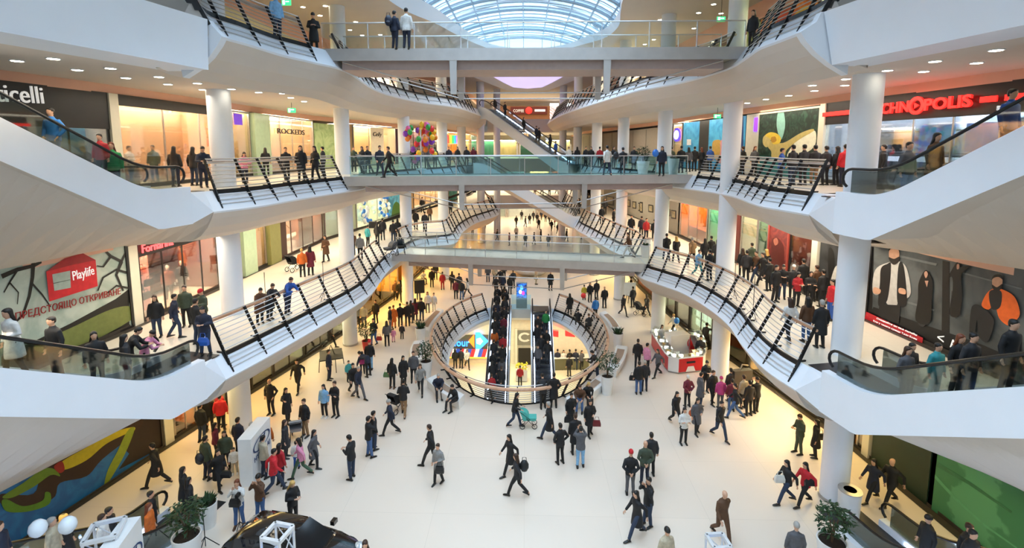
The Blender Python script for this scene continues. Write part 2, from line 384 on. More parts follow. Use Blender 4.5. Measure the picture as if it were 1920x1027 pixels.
# walls of the shop line
BH = (2.75, 3.3, 3.7, 3.2)
BACK = mat('wall_white', '#e2dbd0', .75, var=.02)
for (lv, sd), w in WALLS.items():
    F = FL[lv]; top = (F1, F2, F3, 21.2)[lv] - (1.75 if lv < 3 else 0); nm = ('ground', 'first', 'second', 'third')[lv]
    mb = MB()
    bh = F + BH[lv]
    q = [Vector((p.x, p.y)) for p in w]
    # bulkhead above the shop fronts, and the back wall of the shops behind
    mb.strip([(p.x, p.y, bh) for p in q], [(p.x, p.y, top) for p in q])
    b = [(p.x + sd * 3.2, p.y) for p in q]
    struct('wall_%s_%s' % (nm, 'left' if sd < 0 else 'right'), mb, PEACH if lv >= 1 else BACK)
    struct('wall_%s_%s_back' % (nm, 'left' if sd < 0 else 'right'), MB().strip([(x, y, F) for x, y in b], [(x, y, top) for x, y in b]), BACK)
    struct('floor_shops_%s_%s' % (nm, 'left' if sd < 0 else 'right'), MB().strip([(p.x, p.y, F) for p in q], [(x, y, F) for x, y in b]), GALF)
    struct('ceiling_shops_%s_%s' % (nm, 'left' if sd < 0 else 'right'), MB().strip([(p.x, p.y, bh + .02) for p in q], [(x, y, bh + .02) for x, y in b]), CEILM)
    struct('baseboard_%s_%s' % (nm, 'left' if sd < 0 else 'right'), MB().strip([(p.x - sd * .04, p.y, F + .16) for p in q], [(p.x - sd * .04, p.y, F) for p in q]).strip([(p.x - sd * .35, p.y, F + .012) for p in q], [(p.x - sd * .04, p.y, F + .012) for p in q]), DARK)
struct('wall_far', MB().box((0, 97, 10.5), (40, .3, 24)), BACK)
# top ceiling with the rooflight opening, the raised kerb round it and the glazed vault
OPN = spline([(-9.0,-12),(-9,0),(-8.9,14),(-8.6,21),(-8.1,28),(-7.5,32),(-6.2,35.3),(-4.7,40.4),(-2.6,45),(.4,46.6),(3.0,45.2),(4.6,42.8),(6.1,40.2),(6.5,36.5),(5.9,32.4),(5.6,29.4),(6.1,24),(7,15),(7.4,0),(7.4,-12)], .8)
CZ = 21.2
mb = MB(); n = len(OPN); k = max(range(n), key=lambda i: OPN[i].y)
def outer(p, i):
    return Vector((-17.5 if i <= k else 17, p.y, CZ)) if abs(i - k) > 3 else Vector((p.x * 2.6 + (i - k) * 1.5, 52, CZ))
O3 = [Vector((p.x, p.y, CZ)) for p in OPN]
U = [outer(p, i) for i, p in enumerate(OPN)]
mb.strip(O3, U); mb.add([(-17.5, OPN[k - 4].y, CZ), (-17.5, 98, CZ), (17, 98, CZ), (17, OPN[k + 4].y, CZ)] + [tuple(U[i]) for i in range(k + 3, k - 4, -1)], [tuple(range(11))])
struct('ceiling', mb, SOFFIT)
struct('trim_rooflight', MB().strip(O3, [p + Vector((0, 0, .45 + .8 * min(1, max(0, (44 - p.y) / 12)))) for p in O3]), WHITE, True)
struct('ceiling_upper', MB().add([(-18, -12, 21.66), (-8.7, -12, 21.66), (-8.7, 98, 21.66), (-18, 98, 21.66), (8.2, -12, 21.66), (18, -12, 21.66), (18, 98, 21.66), (8.2, 98, 21.66), (-8.7, 58.4, 21.66), (8.2, 58.4, 21.66)], [(0, 1, 2, 3), (4, 5, 6, 7), (8, 9, 7, 3)]), WHITE)
VX0, VX1, VY0, VY1 = -8.7, 8.2, -10.0, 58.5
def vz(x): u = (x - (VX0 + VX1) / 2) / ((VX1 - VX0) / 2); return 21.68 + 3.5 * math.sqrt(max(0, 1 - u * u * .98))
rl = thing('rooflight', 'arched glass rooflight with white steel bars over the atrium', 'skylight', (0, 28, 22.4))
NX = 12; BARM = mat('roof_bar_paint', '#8fa3b3', .5, .2, var=.03)
for j in range(19):
    y = VY0 + (VY1 - VY0) * j / 18
    MB().tube([(VX0 + (VX1 - VX0) * i / 24, y, vz(VX0 + (VX1 - VX0) * i / 24)) for i in range(25)], .15, 6).build('arch_rib', BARM, rl)
for i in range(1, NX):
    x = VX0 + (VX1 - VX0) * (.5 - .5 * math.cos(math.pi * i / NX)); MB().beam((x, VY0, vz(x)), (x, VY1, vz(x)), .11, .12).build('purlin', BARM, rl)
mb = MB()
for j in range(18):
    for q in (1 / 3, 2 / 3):
        y = VY0 + (VY1 - VY0) * (j + q) / 18; mb.tube([(VX0 + (VX1 - VX0) * i / 16, y, vz(VX0 + (VX1 - VX0) * i / 16)) for i in range(17)], .045, 4)
mb.build('glazing_bar', BARM, rl)
mb = MB()
xs = [VX0 + (VX1 - VX0) * i / 24 for i in range(25)]
mb.strip([(x, VY0, vz(x) + .12) for x in xs], [(x, VY1, vz(x) + .12) for x in xs])
mb.build('glazing', glass('roof_glass', '#f4fbff', .05), rl)
mb = MB(); mb.strip([(x, VY1, 21.68) for x in xs], [(x, VY1, vz(x)) for x in xs]); mb.build('end_glazing', glass('roof_glass', '#f4fbff', .05), rl)
for x in xs[3:-3:3]: MB().beam((x, VY1 - .05, 21.68), (x, VY1 - .05, vz(x)), .07, .07).build('end_bar', BARM, rl)
# lavender light panel in the ceiling beyond the rooflight
lp = thing('ceiling_light_panel', 'lavender lit ceiling panel beyond the rooflight over the far escalators', 'ceiling light', (.3, 65, CZ - .3))
q = [(-4.2,58.6),(-2.6,57.6),(.3,57.2),(3.2,57.6),(4.8,58.6),(3.4,66),(2.3,71),(.3,72.5),(-1.7,71),(-2.8,66)]
MB().prism([(x, y, CZ - .12) for x, y in q], (0, 0, .1)).build('diffuser', mat('lavender_light', '#cabff5', .6, var=0, emit=.62), lp)
a = [Vector((x, y, CZ - .02)) for x, y in q]; b = [Vector((.3 + (x - .3) * 1.5, 65 + (y - 65) * 1.25, CZ - .35)) for x, y in q]
MB().strip(a + a[:1], b + b[:1]).strip(b + b[:1], [v + Vector((0, 0, .36)) for v in b + b[:1]]).build('rim', WHITE, lp)
# columns
COLS = [(-12.9,21.0,'stout white column standing beside the white car show block'),(-11.4,31,'white column beside the potted tree and the folded trampoline on the ground floor'),(-9.6,39.5,'white column in front of the gold lit shop'),
 (-7.9,47.5,'slim white column behind the level with the balloon stage'),(-7.4,58,'thin white column just behind the top of the central escalator'),(-5.9,66,'thin white column beyond the head of the central escalator, second of three'),(-4.2,74,'thin white column beyond the head of the central escalator, last of three'),
 (11.35,17.2,'stout white column with a round bin at its foot'),(10.7,26.4,'white column rising behind the red and white jewellery kiosk'),(9.2,33.5,'white column in front of the grey shuttered shop'),(8.0,41.3,'white column beside the wall of framed pictures'),
 (7.0,49.5,'slim white column behind the foot of the central escalator'),(6.2,60,'thin white column beyond the landing with bicycles, second back'),(5.2,70,'thin white column beyond the landing with bicycles, last back')]
for x, y, lab in COLS:
    r = .46 if y < 45 else .5
    c = thing('round_column', lab, 'column', (x, y, 0), 0, 'round white columns')
    MB().lathe([(r, .0), (r, 21.2)], (x, y, 0), 28).build('shaft', WHITE, c, True)
    MB().lathe([(r + .03, 0), (r + .03, .1), (r, .1)], (x, y, 0), 28).build('foot_ring', STEEL, c, True)
# ---------------------------------------------------------------- balustrades along the galleries
def cut(P, N, a, b):
    I = [i for i, p in enumerate(P) if a <= p.y <= b]; return [P[i] for i in I], [N[i] for i in I]
def balustrade(label, P, N, F, wood, post_at=None, spacing=1.5, group=None, far=False, closed=False, hr_=.055):
    b = thing('balustrade', label, 'railing', (P[0].x, P[0].y, F), 0, group)
    def at(o, z): return off(P, N, o, F + z)
    L = [0]
    for p, q in zip(P, P[1:]): L.append(L[-1] + (q - p).length)
    tot = L[-1]; cnt = max(2, int(round(tot / spacing)) + 1)
    stops = [tot * (i + (0 if closed else 0)) / (cnt if closed else cnt - 1) for i in range(cnt)]
    O0, Z0, O1, Z1 = .1, -.68, .98, 1.2
    for s_ in stops:
        j = min(len(P) - 2, max(i for i in range(len(P)) if L[i] <= s_ + 1e-6)); t = (s_ - L[j]) / (L[j + 1] - L[j])
        p = P[j].lerp(P[j + 1], t); n = N[j].lerp(N[j + 1], t).normalized()
        def q(o, z): return Vector((p.x + n.x * o, p.y + n.y * o, F + z))
        side = (-n.y, n.x, 0)
        m = MB().beam(q(O0, Z0), q(O1, Z1), .11, .05, up=side).build('post', BLACK, b)
        if not far:
            MB().prism([q(.22, -.42), q(.42, .05), q(.72, .05), q(.62, -.12), q(.5, -.12), q(.44, -.3), q(.3, -.3)], Vector(side) * .06).build('bracket', BLACK, m)
    fr = [.1, .18, .27, .43, .52, .6, .68, .76, .84, .92] if not far else [.12, .3, .5, .65, .8, .9]
    st = 1 if not far else 2
    for f in fr:
        line = at(O0 + (O1 - O0) * f - .05, Z0 + (Z1 - Z0) * f)[::st]
        MB().tube(line, (.019 if not far else .016), 4, closed=closed).build('rail_tube', RAILM, b, True)
    MB().tube(at(O1 - .04, Z1)[::st], .028, 6, closed=closed).build('top_rail', RAILM, b, True)
    MB().tube(at(O1 + .07, Z1 - .13)[::st], hr_, 8, closed=closed).build('handrail', WOOD if wood else WOODG, b, True)
    A, B_, C, D = at(.46, .04), at(.46, -.09), at(.40, -.12), at(.40, .04)
    mb = MB()
    for u, v in ((A, B_), (B_, C), (C, D), (D, A)): mb.strip(u + (u[:1] if closed else []), v + (v[:1] if closed else []))
    mb.build('kerb_rail', BLACK, b)
    return b
def run(lv, sd, y0, y1, label, wood, far=False, sp=1.5):
    P, N = cut(*GAL[(lv, sd)], y0, y1)
    return balustrade(label, P, N, FL[lv], wood, spacing=sp, far=far, group='raked balustrades of the galleries')
run(1, -1, 16.3, 32.6, 'raked railing with timber handrail where an elderly couple leans, white wavy edge', True, sp=1.55)
run(1, 1, 16.1, 30.4, 'raked railing with timber handrail above the group watching by the white column', True, sp=1.4)
run(1, -1, 36.6, 60, 'curling railing beyond the lowest footbridge, below the balloon wall', True, True, 1.7)
run(1, 1, 33.6, 49.3, 'raked railing beyond the lowest footbridge, beside the wall of framed pictures', True, True, 1.3)
run(2, -1, 18.4, 27.6, 'raked railing with the girl in pink leaning on it', False, sp=1.5)
run(2, 1, 18.3, 29.4, 'raked railing in front of the underwater poster and electronics shop queue', False, sp=1.25)
run(2, -1, 30.4, 48.6, 'railing seen through the middle footbridge glass, by the balloon stage', False, True, 1.7)
run(2, 1, 33.0, 48.5, 'railing seen through the middle footbridge glass, by the grey shutter', False, True, 1.7)
run(3, -1, 14.6, 21.2, 'top storey railing next to the man in the light blue shirt', False, sp=1.6)
run(3, 1, 15.0, 21.2, 'top storey railing next to the orange poster', False, sp=1.25)
run(3, -1, 24.6, 53, 'top storey railing beyond the footbridge with red and white displays behind', False, True, 1.6)
run(3, 1, 24.6, 70, 'top storey railing beyond the footbridge, on the darker plain side', False, True, 1.6)
run(1, 1, 53.5, 75, 'distant railing of the lower gallery beyond the picture wall landing', True, True, 1.6)
run(1, -1, 61, 75, 'distant railing of the lower gallery beyond the curling one', True, True, 1.8)
run(2, -1, 57, 75, 'distant railing of the upper gallery on the balloon stage side', False, True, 1.8)
run(2, 1, 57, 75, 'distant railing of the upper gallery on the grey shutter side', False, True, 1.8)
# oval balustrade round the opening: floor edge is the inner side here
def oval_arc(a0, a1, n):
    P, N = [], []
    for i in range(n):
        a = R(a0 + (a1 - a0) * i / (n - 1)); c, s_ = math.cos(a), math.sin(a); P.append(Vector((PITC.x + PITA * c, PITC.y + PITB * s_)))
        N.append(Vector((c / PITA, s_ / PITB)).normalized())
    return P, N
P, N = oval_arc(-238, 58, 110)
balustrade('oval railing with timber handrail round the floor opening with escalators', P, N, 0, True, spacing=1.12, hr_=.09)
# ---------------------------------------------------------------- footbridges
def bridge(label, A, B, depth, F, tint, nrm=None):
    A, B = Vector((*A, F)), Vector((*B, F)); x = (B - A).normalized(); y = Vector((-x.y, x.x, 0)); L = (B - A).length
    b = thing('footbridge', label, 'bridge', (A + B) / 2)
    def q(u, v, z): return A + x * u + y * v + Vector((0, 0, z))
    MB().prism([q(0, .05, -.02), q(L, .05, -.02), q(L, depth - .05, -.02), q(0, depth - .05, -.02)], (0, 0, -.3)).build('deck', GALF, b)
    MB().prism([q(-.3, 0, .06), q(L + .3, 0, .06), q(L + .3, 0, -.46), q(-.3, 0, -.46)], y * .06).build('fascia', BRSTEEL, b)
    MB().prism([q(-.3, depth, .06), q(L + .3, depth, .06), q(L + .3, depth, -.46), q(-.3, depth, -.46)], y * -.06).build('fascia', BRSTEEL, b)
    MB().prism([q(.8, .3, -.32), q(L - .8, .3, -.32), q(L - .8, depth - .3, -.32), q(.8, depth - .3, -.32)], (0, 0, -.5)).build('underside_beam', mat('bridge_underside', '#b7a39c', .5, .3, var=.04), b)
    for v in (.12, depth - .12):
        n = max(4, round(L / 2.05))
        for i in range(n):
            a, c = L * i / n + .02, L * (i + 1) / n - .02
            MB().prism([q(a, v, .02), q(c, v, .02), q(c, v, 1.14), q(a, v, 1.14)], y * .012).build('glass_panel', tint, b)
            MB().prism([q(c + .005, v - .01, .0), q(c + .035, v - .01, .0), q(c + .035, v - .01, 1.14), q(c + .005, v - .01, 1.14)], y * .035).build('clamp_strip', RAILM, b)
        MB().tube([q(0, v, 1.17), q(L, v, 1.17)], .028, 8).build('handrail', RAILM, b, True)
        for u in (L * .315, L * .68):
            MB().prism([q(u - .16, v - .1, -.46), q(u + .16, v - .1, -.46), q(u + .13, v - .1, -1.9), q(u - .13, v - .1, -1.9)], y * .16).build('strut', BRSTEEL, b)
        mb = lambda a, c: MB().tube([a, c], .028, 6).build('cable', STEEL, b, True)
        for dz in (0,):
            mb(q(.9, v, -.5), q(L * .315, v, -1.85)); mb(q(L * .315, v, -1.85), q(L * .68, v, -1.85)); mb(q(L * .68, v, -1.85), q(L - .9, v, -.5))
    return b
BRSTEEL = mat('bridge_steel', '#c9c4c0', .35, .6, var=.05, scale=2)
TINT = glass('bridge_glass', '#dff0f2', .12)
p1, p2 = W(742, 477, F1), W(1216, 497, F1); bridge('lowest glass sided footbridge, with the pram parked at one end', (p1.x, p1.y), (p2.x, p2.y), 2.6, F1, GLS)
p1, p2 = W(655, 333, F2), W(1290, 329, F2); bridge('middle glass sided footbridge with couples walking at each end', (p1.x, p1.y), (p2.x, p2.y), 2.6, F2, TINT)
p1, p2 = W(602, 94, F3), W(1398, 90, F3); bridge('topmost glass sided footbridge with two people below the rooflight', (p1.x, p1.y), (p2.x, p2.y), 2.9, F3, GLS)
# ---------------------------------------------------------------- escalators
ESC = []
def escalator(label, start, d, zb, rise, width=1.5, fb=1.7, ft=1.7, light=None, depth=1.12, clad=WHITE, side_glass=None, skirt=.24, wide=.27, ang=30):
    S = Vector((*start, 0)); d = Vector((*d, 0)).normalized(); y = Vector((-d.y, d.x, 0)); tg = math.tan(R(ang)); run_ = rise / tg; T = fb + run_ + ft
    e = thing('escalator', label, 'escalator', (S.x, S.y, zb))
    def deck(s_):
        # rounded change of slope at both ends
        u = (s_ - fb)
        r_ = .7
        if u < -r_: h = 0
        elif u < r_: h = tg * (u + r_) ** 2 / (4 * r_)
        elif u < run_ - r_: h = tg * u
        elif u < run_ + r_: h = rise - tg * (run_ + r_ - u) ** 2 / (4 * r_)
        else: h = rise
        return h
    ss = sorted(set([0, T] + [fb - .7 + .2 * i for i in range(8)] + [fb + run_ - .7 + .2 * i for i in range(8)] + [fb + run_ * i / 6 for i in range(1, 6)]))
    def q(s_, v, z): return S + d * s_ + y * v + Vector((0, 0, zb + z))
    hw = width / 2; ESC.append((q, deck, d, fb, run_, rise))
    top = [deck(s_) + skirt for s_ in ss]
    bot = [deck(max(0, min(T, s_ + (.25 if fb < s_ < fb + run_ else 0)))) - depth for s_ in ss]
    bot = []
    for s_ in ss:
        u = s_ - fb + .35
        bot.append(-depth + max(0, min(rise, tg * u)))
    for sg in (-1, 1):
        poly = [q(s_, sg * (hw + wide), z) for s_, z in zip(ss, top)] + [q(s_, sg * (hw + wide), z) for s_, z in reversed(list(zip(ss, bot)))]
        n = len(ss); mb = MB()
        A = [q(s_, sg * (hw + wide), z) for s_, z in zip(ss, top)]; B = [q(s_, sg * (hw + wide), z) for s_, z in zip(ss, bot)]
        A2 = [q(s_, sg * hw, z) for s_, z in zip(ss, top)]; B2 = [q(s_, sg * hw, z - skirt - .02) for s_, z in zip(ss, top)]
        mb.strip(A, B).strip(A, A2).strip(A2, B2); mb.add([A[0], A2[0], B2[0], q(0, sg * hw, bot[0]), B[0]], [(0, 1, 2, 3, 4)]); mb.add([A[-1], A2[-1], B2[-1], q(T, sg * hw, bot[-1]), B[-1]], [(0, 1, 2, 3, 4)])
        mb.build('side_cladding', clad, e)
        g0 = [(s_, deck(s_)) for s_ in [.35 + (T - .7) * i / 40 for i in range(41)]]
        v = sg * (hw + .06)
        gp = MB().prism([q(s_, v, z + skirt) for s_, z in g0] + [q(s_, v, z + .93) for s_, z in reversed(g0)], y * .012).build('glass_panel', side_glass or GLS, e)
        hr = [(s_, z + .98) for s_, z in g0]
        h0 = [(.35 - .33 * math.sin(a), .68 + .3 * math.cos(a)) for a in [R(t) for t in (150, 125, 100, 75, 50, 25)]]
        h1 = [(T - .35 + .33 * math.sin(a), rise + .68 + .3 * math.cos(a)) for a in [R(t) for t in (25, 50, 75, 100, 125, 150)]]
        MB().tube([q(s_, v, z) for s_, z in h0 + hr + h1], .045, 8).build('handrail', RUBBER, gp, True)
        if light:
            MB().tube([q(s_, sg * (hw - .03), z + .12) for s_, z in g0[2:-2]], .035, 4).build('skirt_light', light, e)
    mb = MB(); A = [q(s_, -hw - wide, z) for s_, z in zip(ss, bot)]; B = [q(s_, hw + wide, z) for s_, z in zip(ss, bot)]
    mb.strip(A, B); mb.add([q(0, -hw - wide, bot[0]), q(0, hw + wide, bot[0]), q(0, hw + wide, 0), q(0, -hw - wide, 0)], [(0, 1, 2, 3)]); mb.build('underside', clad if clad is not WHITE else SOFFIT, e)
    ns = int(run_ / .4); stepm = mat('escalator_step', '#4b4d52', .45, .5, var=.15, scale=20)
    for i in range(ns + 1):
        s0 = fb + i * run_ / (ns + 1); h = rise * (i + .5) / (ns + 1)
        MB().prism([q(s0, -hw, h), q(s0 + .42, -hw, h), q(s0 + .42, -hw, h - .3), q(s0 + .05, -hw, h - .3)], y * width).build('step', stepm, e)
    for s0, s1, z in ((-.9, fb - .02, 0.012), (fb + run_ + .05, T + .9, rise + .012)):
        MB().prism([q(s0, -hw + .01, z), q(s1, -hw + .01, z), q(s1, hw - .01, z), q(s0, hw - .01, z)], (0, 0, -.03)).build('comb_plate', mat('comb_plate', '#3c3e42', .4, .6, var=.2, scale=30), e)
    return e
SMOKE = glass('escalator_glass', '#dfe6e3', .12)
def side_esc(label, face, sd, zb, rise, ang=11.2, **k):
    """FACE: where the cladding that looks on the atrium begins"""
    a = R(ang); d = Vector((sd * math.sin(a), -math.cos(a))); o = Vector((sd * math.cos(a), math.sin(a)))
    w = k.get('width', 1.5) / 2 + .27; c = Vector((face.x, face.y)) + o * w
    return escalator(label, c, d, zb, rise, side_glass=SMOKE, **k)
side_esc('white escalator carrying the man in the bright blue jacket', SIDE[(2, -1)], -1, F2, F3 - F2)
side_esc('white escalator with the person in the blue 1958 top', SIDE[(2, 1)], 1, F2, F3 - F2)
side_esc('white escalator carrying the woman in white and the girl in pink', SIDE[(1, -1)], -1, F1, F2 - F1)
side_esc('white escalator below the fashion poster with the orange jacket', SIDE[(1, 1)], 1, F1, F2 - F1)
side_esc('escalator rising beside the potted trees and the show car', SIDE[(0, -1)], -1, 0, F1, light=COOL)
side_esc('escalator rising beside the green hoarding and potted tree', SIDE[(0, 1)], 1, 0, F1, light=COOL)
escalator('escalator out of the floor opening packed with people riding up', (PITC.x - 1.52, 38.3 - 1.3 - 9.53), (0, 1), -5.5, 5.5, 1.25, .9, .4, COOL, clad=STEEL, wide=.2)
escalator('escalator in the floor opening with the person in green near its top', (PITC.x + 1.62, 38.3 - 1.3 - 9.53), (0, 1), -5.5, 5.5, 1.25, .9, .4, COOL, clad=STEEL, wide=.2)
escalator('far white escalator climbing from the picture wall landing to the middle storey', (5.3, 51.8), (-10, -5), F1, F2 - F1, 1.5, 1.0, 1.0)
escalator('far white escalator with bright blue edge lights climbing to the top storey', (4.9, 49.8), (-9, 7), F2, F3 - F2, 1.7, 1.0, .8, mat('edge_led', '#dbe9ff', .5, var=0, emit=4))
# ---------------------------------------------------------------- shop fronts, pictures and signs along the walls
def span(lv, sd, xa, xb, py):
    a, b = wall_hit(lv, sd, xa, py), wall_hit(lv, sd, xb, py); F = FL[lv]
    A, B = Vector((a.x, a.y, F)), Vector((b.x, b.y, F)); t = (B - A).normalized(); n = Vector((-t.y, t.x, 0))
    if n.x * sd > 0: n = -n
    return A, B, t, n
LAMPM = {}
def lampm(s_, h='#fff0d2'):
    return mat('shop_lamp_%s_%s' % (h[1:], s_), h, .5, var=0, emit=s_ * 9)
def storefront(lv, sd, xa, xb, py, label, wall='#ead2b4', lamp=6, side=None, frame=None, panes=None, fascia=None, sign=None, shelves=0, shelfcol='#7a4a2c', spots=0, floor=None, gl=None, depth=2.6, lampcol='#fff0d2', group=None, mullion=True):
    A, B, t, n = span(lv, sd, xa, xb, py); L = (B - A).length; H = BH[lv] - .02; frame = frame or STEEL
    s = thing('storefront', label, 'shop front', (A + B) / 2, 0, group)
    def q(u, o, z): return A + t * u + n * o + Vector((0, 0, z))
    MB().prism([q(.06, -depth, .02), q(L - .06, -depth, .02), q(L - .06, -depth, H), q(.06, -depth, H)], n * -.05).build('back_panel', mat('shopwall_' + wall[1:], wall, .7, var=.04, scale=1.5), s)
    for u in (.05, L - .05):
        MB().prism([q(u, -.1, .02), q(u, -depth, .02), q(u, -depth, H), q(u, -.1, H)], t * .03).build('side_panel', mat('shopwall_' + (side or wall)[1:], side or wall, .7, var=.04, scale=1.5), s)
    if lamp:
        m = lampm(lamp, lampcol)
        MB().prism([q(.2, -depth + .25, H - .06), q(L - .2, -depth + .25, H - .06), q(L - .2, -depth + .6, H - .06), q(.2, -depth + .6, H - .06)], (0, 0, .03)).build('ceiling_lamp', m, s)
        MB().prism([q(.2, -.45, H - .06), q(L - .2, -.45, H - .06), q(L - .2, -.3, H - .06), q(.2, -.3, H - .06)], (0, 0, .03)).build('window_lamp', m, s)
    k = panes or max(1, round(L / 1.7))
    for i in range(k):
        u0, u1 = .08 + (L - .16) * i / k, .08 + (L - .16) * (i + 1) / k
        MB().prism([q(u0 + .015, 0, .1), q(u1 - .015, 0, .1), q(u1 - .015, 0, H - .08), q(u0 + .015, 0, H - .08)], n * .012).build('glass_pane', gl or SHOPGL, s)
        if i and mullion: MB().prism([q(u0 - .025, .02, .05), q(u0 + .025, .02, .05), q(u0 + .025, .02, H - .05), q(u0 - .025, .02, H - .05)], n * -.06).build('mullion', frame, s)
    mb = MB()
    for u0, u1, z0, z1 in ((0, .09, 0, H), (L - .09, L, 0, H), (.09, L - .09, H - .1, H), (.09, L - .09, 0, .1)):
        mb.prism([q(u0, .03, z0), q(u1, .03, z0), q(u1, .03, z1), q(u0, .03, z1)], n * -.1)
    mb.build('frame', frame, s)
    for j in range(shelves):
        z = .45 + j * (H - .9) / max(1, shelves)
        MB().prism([q(.25, -depth + .08, z), q(L - .25, -depth + .08, z), q(L - .25, -depth + .5, z), q(.25, -depth + .5, z)], (0, 0, .05)).build('shelf', mat('shelf_' + shelfcol[1:], shelfcol, .5, var=.1), s)
    for j in range(spots):
        u = L * (j + .5) / spots
        MB().lathe([(.03, .16), (.07, .14), (.09, .02)], q(u, -.55, H - .32), 10).build('spotlight', mat('spot_lamp', '#fff6e2', .4, var=0, emit=14), s, True)
    fz = s
    if fascia:
        z0, hx = fascia[0], fascia[1]
        fz = MB().prism([q(.0, .06, z0), q(L, .06, z0), q(L, .06, H + .05), q(0, .06, H + .05)], n * -.12).build('fascia', mat('fascia_' + hx[1:], hx, .45, var=.05), s)
    if sign:
        txt, u0, u1, z, h, m = sign
        text_mesh(txt, 'lettering', m, fz, q(L * u0, .075, z), t, (0, 0, 1), h, .05, width=L * (u1 - u0))
    return s, q, L
def pillar(lv, sd, x0, x1, py, label):
    A, B, t, n = span(lv, sd, x0, x1, py); H = BH[lv] + .02
    o = MB().prism([A + n * .12, B + n * .12, B + n * .12 + Vector((0, 0, H)), A + n * .12 + Vector((0, 0, H))], n * -.3).build('shop_divider', mat('divider_paint', '#dcd8c6', .6, var=.02))
    return tag(o, label, 'pillar')
def cspl(pts, n=5):
    P = [Vector(p) for p in pts]; m = len(P); out = []
    for i in range(m):
        a, b, c, d = P[i - 1], P[i], P[(i + 1) % m], P[(i + 2) % m]
        for k in range(n):
            t = k / n; out.append(.5 * ((2 * b) + (c - a) * t + (2 * a - 5 * b + 4 * c - d) * t * t + (3 * b - a - 3 * c + d) * t ** 3))
    return out
def stroke(pts, w):
    """outline of a tapering branch in picture points"""
    P = [Vector(p) for p in pts]; l, r = [], []
    for i, p in enumerate(P):
        a = P[max(0, i - 1)]; b = P[min(len(P) - 1, i + 1)]; t = (b - a).normalized(); m = Vector((-t.y, t.x)) * w * (1 - .75 * i / len(P)); l.append(p + m); r.append(p - m)
    return l + r[::-1]
def poster(lv, sd, xa, xb, py, z0, z1, label, ground, shapes=(), frame=None, name='wall_poster', cat='poster', thick=.05):
    """a printed picture on the shop wall; its motifs are drawn where the photograph shows them on that wall"""
    A, B, t, n = span(lv, sd, xa, xb, py); F = FL[lv]
    s = thing(name, label, cat, (A + B) / 2 + Vector((0, 0, z0)))
    base = [A + Vector((0, 0, z0)), B + Vector((0, 0, z0)), B + Vector((0, 0, z1)), A + Vector((0, 0, z1))]
    pr = MB().prism([p + n * thick for p in base], n * -thick).build('print', ground, s)
    if frame:
        mb = MB(); up = Vector((0, 0, 1))
        for i in range(4):
            a, b = base[i], base[(i + 1) % 4]; mb.beam(a + n * (thick + .01), b + n * (thick + .01), .1, .08, up=n)
        mb.build('frame', frame, s)
    for j, sh in enumerate(shapes):
        hx, pts = sh[0], sh[1]; sm = len(sh) > 2 and sh[2]
        if sm == 's': pts = cspl(pts)
        q = []
        for p in pts:
            # meet the poster's own plane
            d = ray(*p[:2]); k = (A - Vector((0, 0, EYE))).dot(n) / d.dot(n); h = Vector((0, 0, EYE)) + d * k
            u = min((B - A).length, max(0, (h - A).dot(t))); z = min(F + z1 if False else A.z + z1, max(A.z + z0, h.z)); q.append(A + t * u + Vector((0, 0, z - A.z)) + n * (thick + .004 + .003 * j))
        m = hx if not isinstance(hx, str) else mat('print_' + hx[1:], hx, .5, var=.1, scale=6)
        MB().prism(q, n * -.002).build('motif', m, pr)
    return s, A, B, t, n
RED = mat('red_sign_light', '#ff1a16', .4, var=0, emit=2.2)
WHITEL = mat('white_lettering', '#f2f2f0', .5, var=0, emit=.25)
BLACKL = mat('black_lettering', '#1c1a18', .5, var=0)
BLK = mat('black_board', '#141416', .4, var=.05)
# --- middle storey, left wall
s, q, L = storefront(2, -1, -70, 204, 240, 'toy coloured lamp shop with the black fascia at the frame edge', '#2c2a28', 3, fascia=(2.35, '#17171a'), spots=3, shelves=2, shelfcol='#4a3a2a', frame=BLK)
a = wall_hit(2, -1, -14, 178); b = wall_hit(2, -1, 76, 183); A, B, t, n = span(2, -1, -30, 88, 182)
text_mesh('ticelli', 'lettering', WHITEL, s, Vector((a.x, a.y, F2 + 3.05)) + n * .09, b - a, (0, 0, 1), .55, .05, width=(Vector((b.x, b.y)) - Vector((a.x, a.y))).length)
pillar(2, -1, 204, 221, 240, 'pale pillar between the lamp shop and the empty peach shop')
storefront(2, -1, 222, 432, 260, 'empty peach walled shop with two ceiling spots, behind the black haired women', '#eebb90', 5, spots=4, frame=STEEL, fascia=(3.3, '#23201d'), panes=3)
s, q, L = storefront(2, -1, 433, 470, 270, 'narrow cream shop front with a purple sign', '#f6d8a6', 5)
MB().prism([q(.25, .1, 2.9), q(1.0, .1, 2.9), q(1.0, .1, 3.5), q(.25, .1, 3.5)], n * .05).build('purple_sign', mat('purple_sign', '#5a2bb0', .5, var=.2, scale=12, emit=.5), s)
A, B, t, n = span(2, -1, 470, 499, 270)
o = thing('glass_pilaster', 'green glass pilaster beside the bag shop, behind the girl in pink', 'pillar', A)
MB().prism([A + n * .3, B + n * .3, B + n * .3 + Vector((0, 0, 3.65)), A + n * .3 + Vector((0, 0, 3.65))], n * -.4).build('shaft', mat('green_glass_panel', '#b5cfae', .15, var=.05), o)
storefront(2, -1, 500, 588, 270, 'peach bag shop with small framed pictures', '#f3c795', 6, sign=('ROCKEDS', .18, .75, 2.55, .34, BLACKL), shelves=1)
s, A, B, t, n = poster(2, -1, 590, 648, 290, .05, 3.5, 'light green poster with thin bare twigs', wavy('green_print', '#bcd39a', '#9cbb7e', 1.2, .5), [('#3b3a2a', stroke([(632, 300), (630, 270), (634, 250), (629, 232)], 1.2)), ('#3b3a2a', stroke([(631, 285), (637, 268), (636, 248)], .9))])
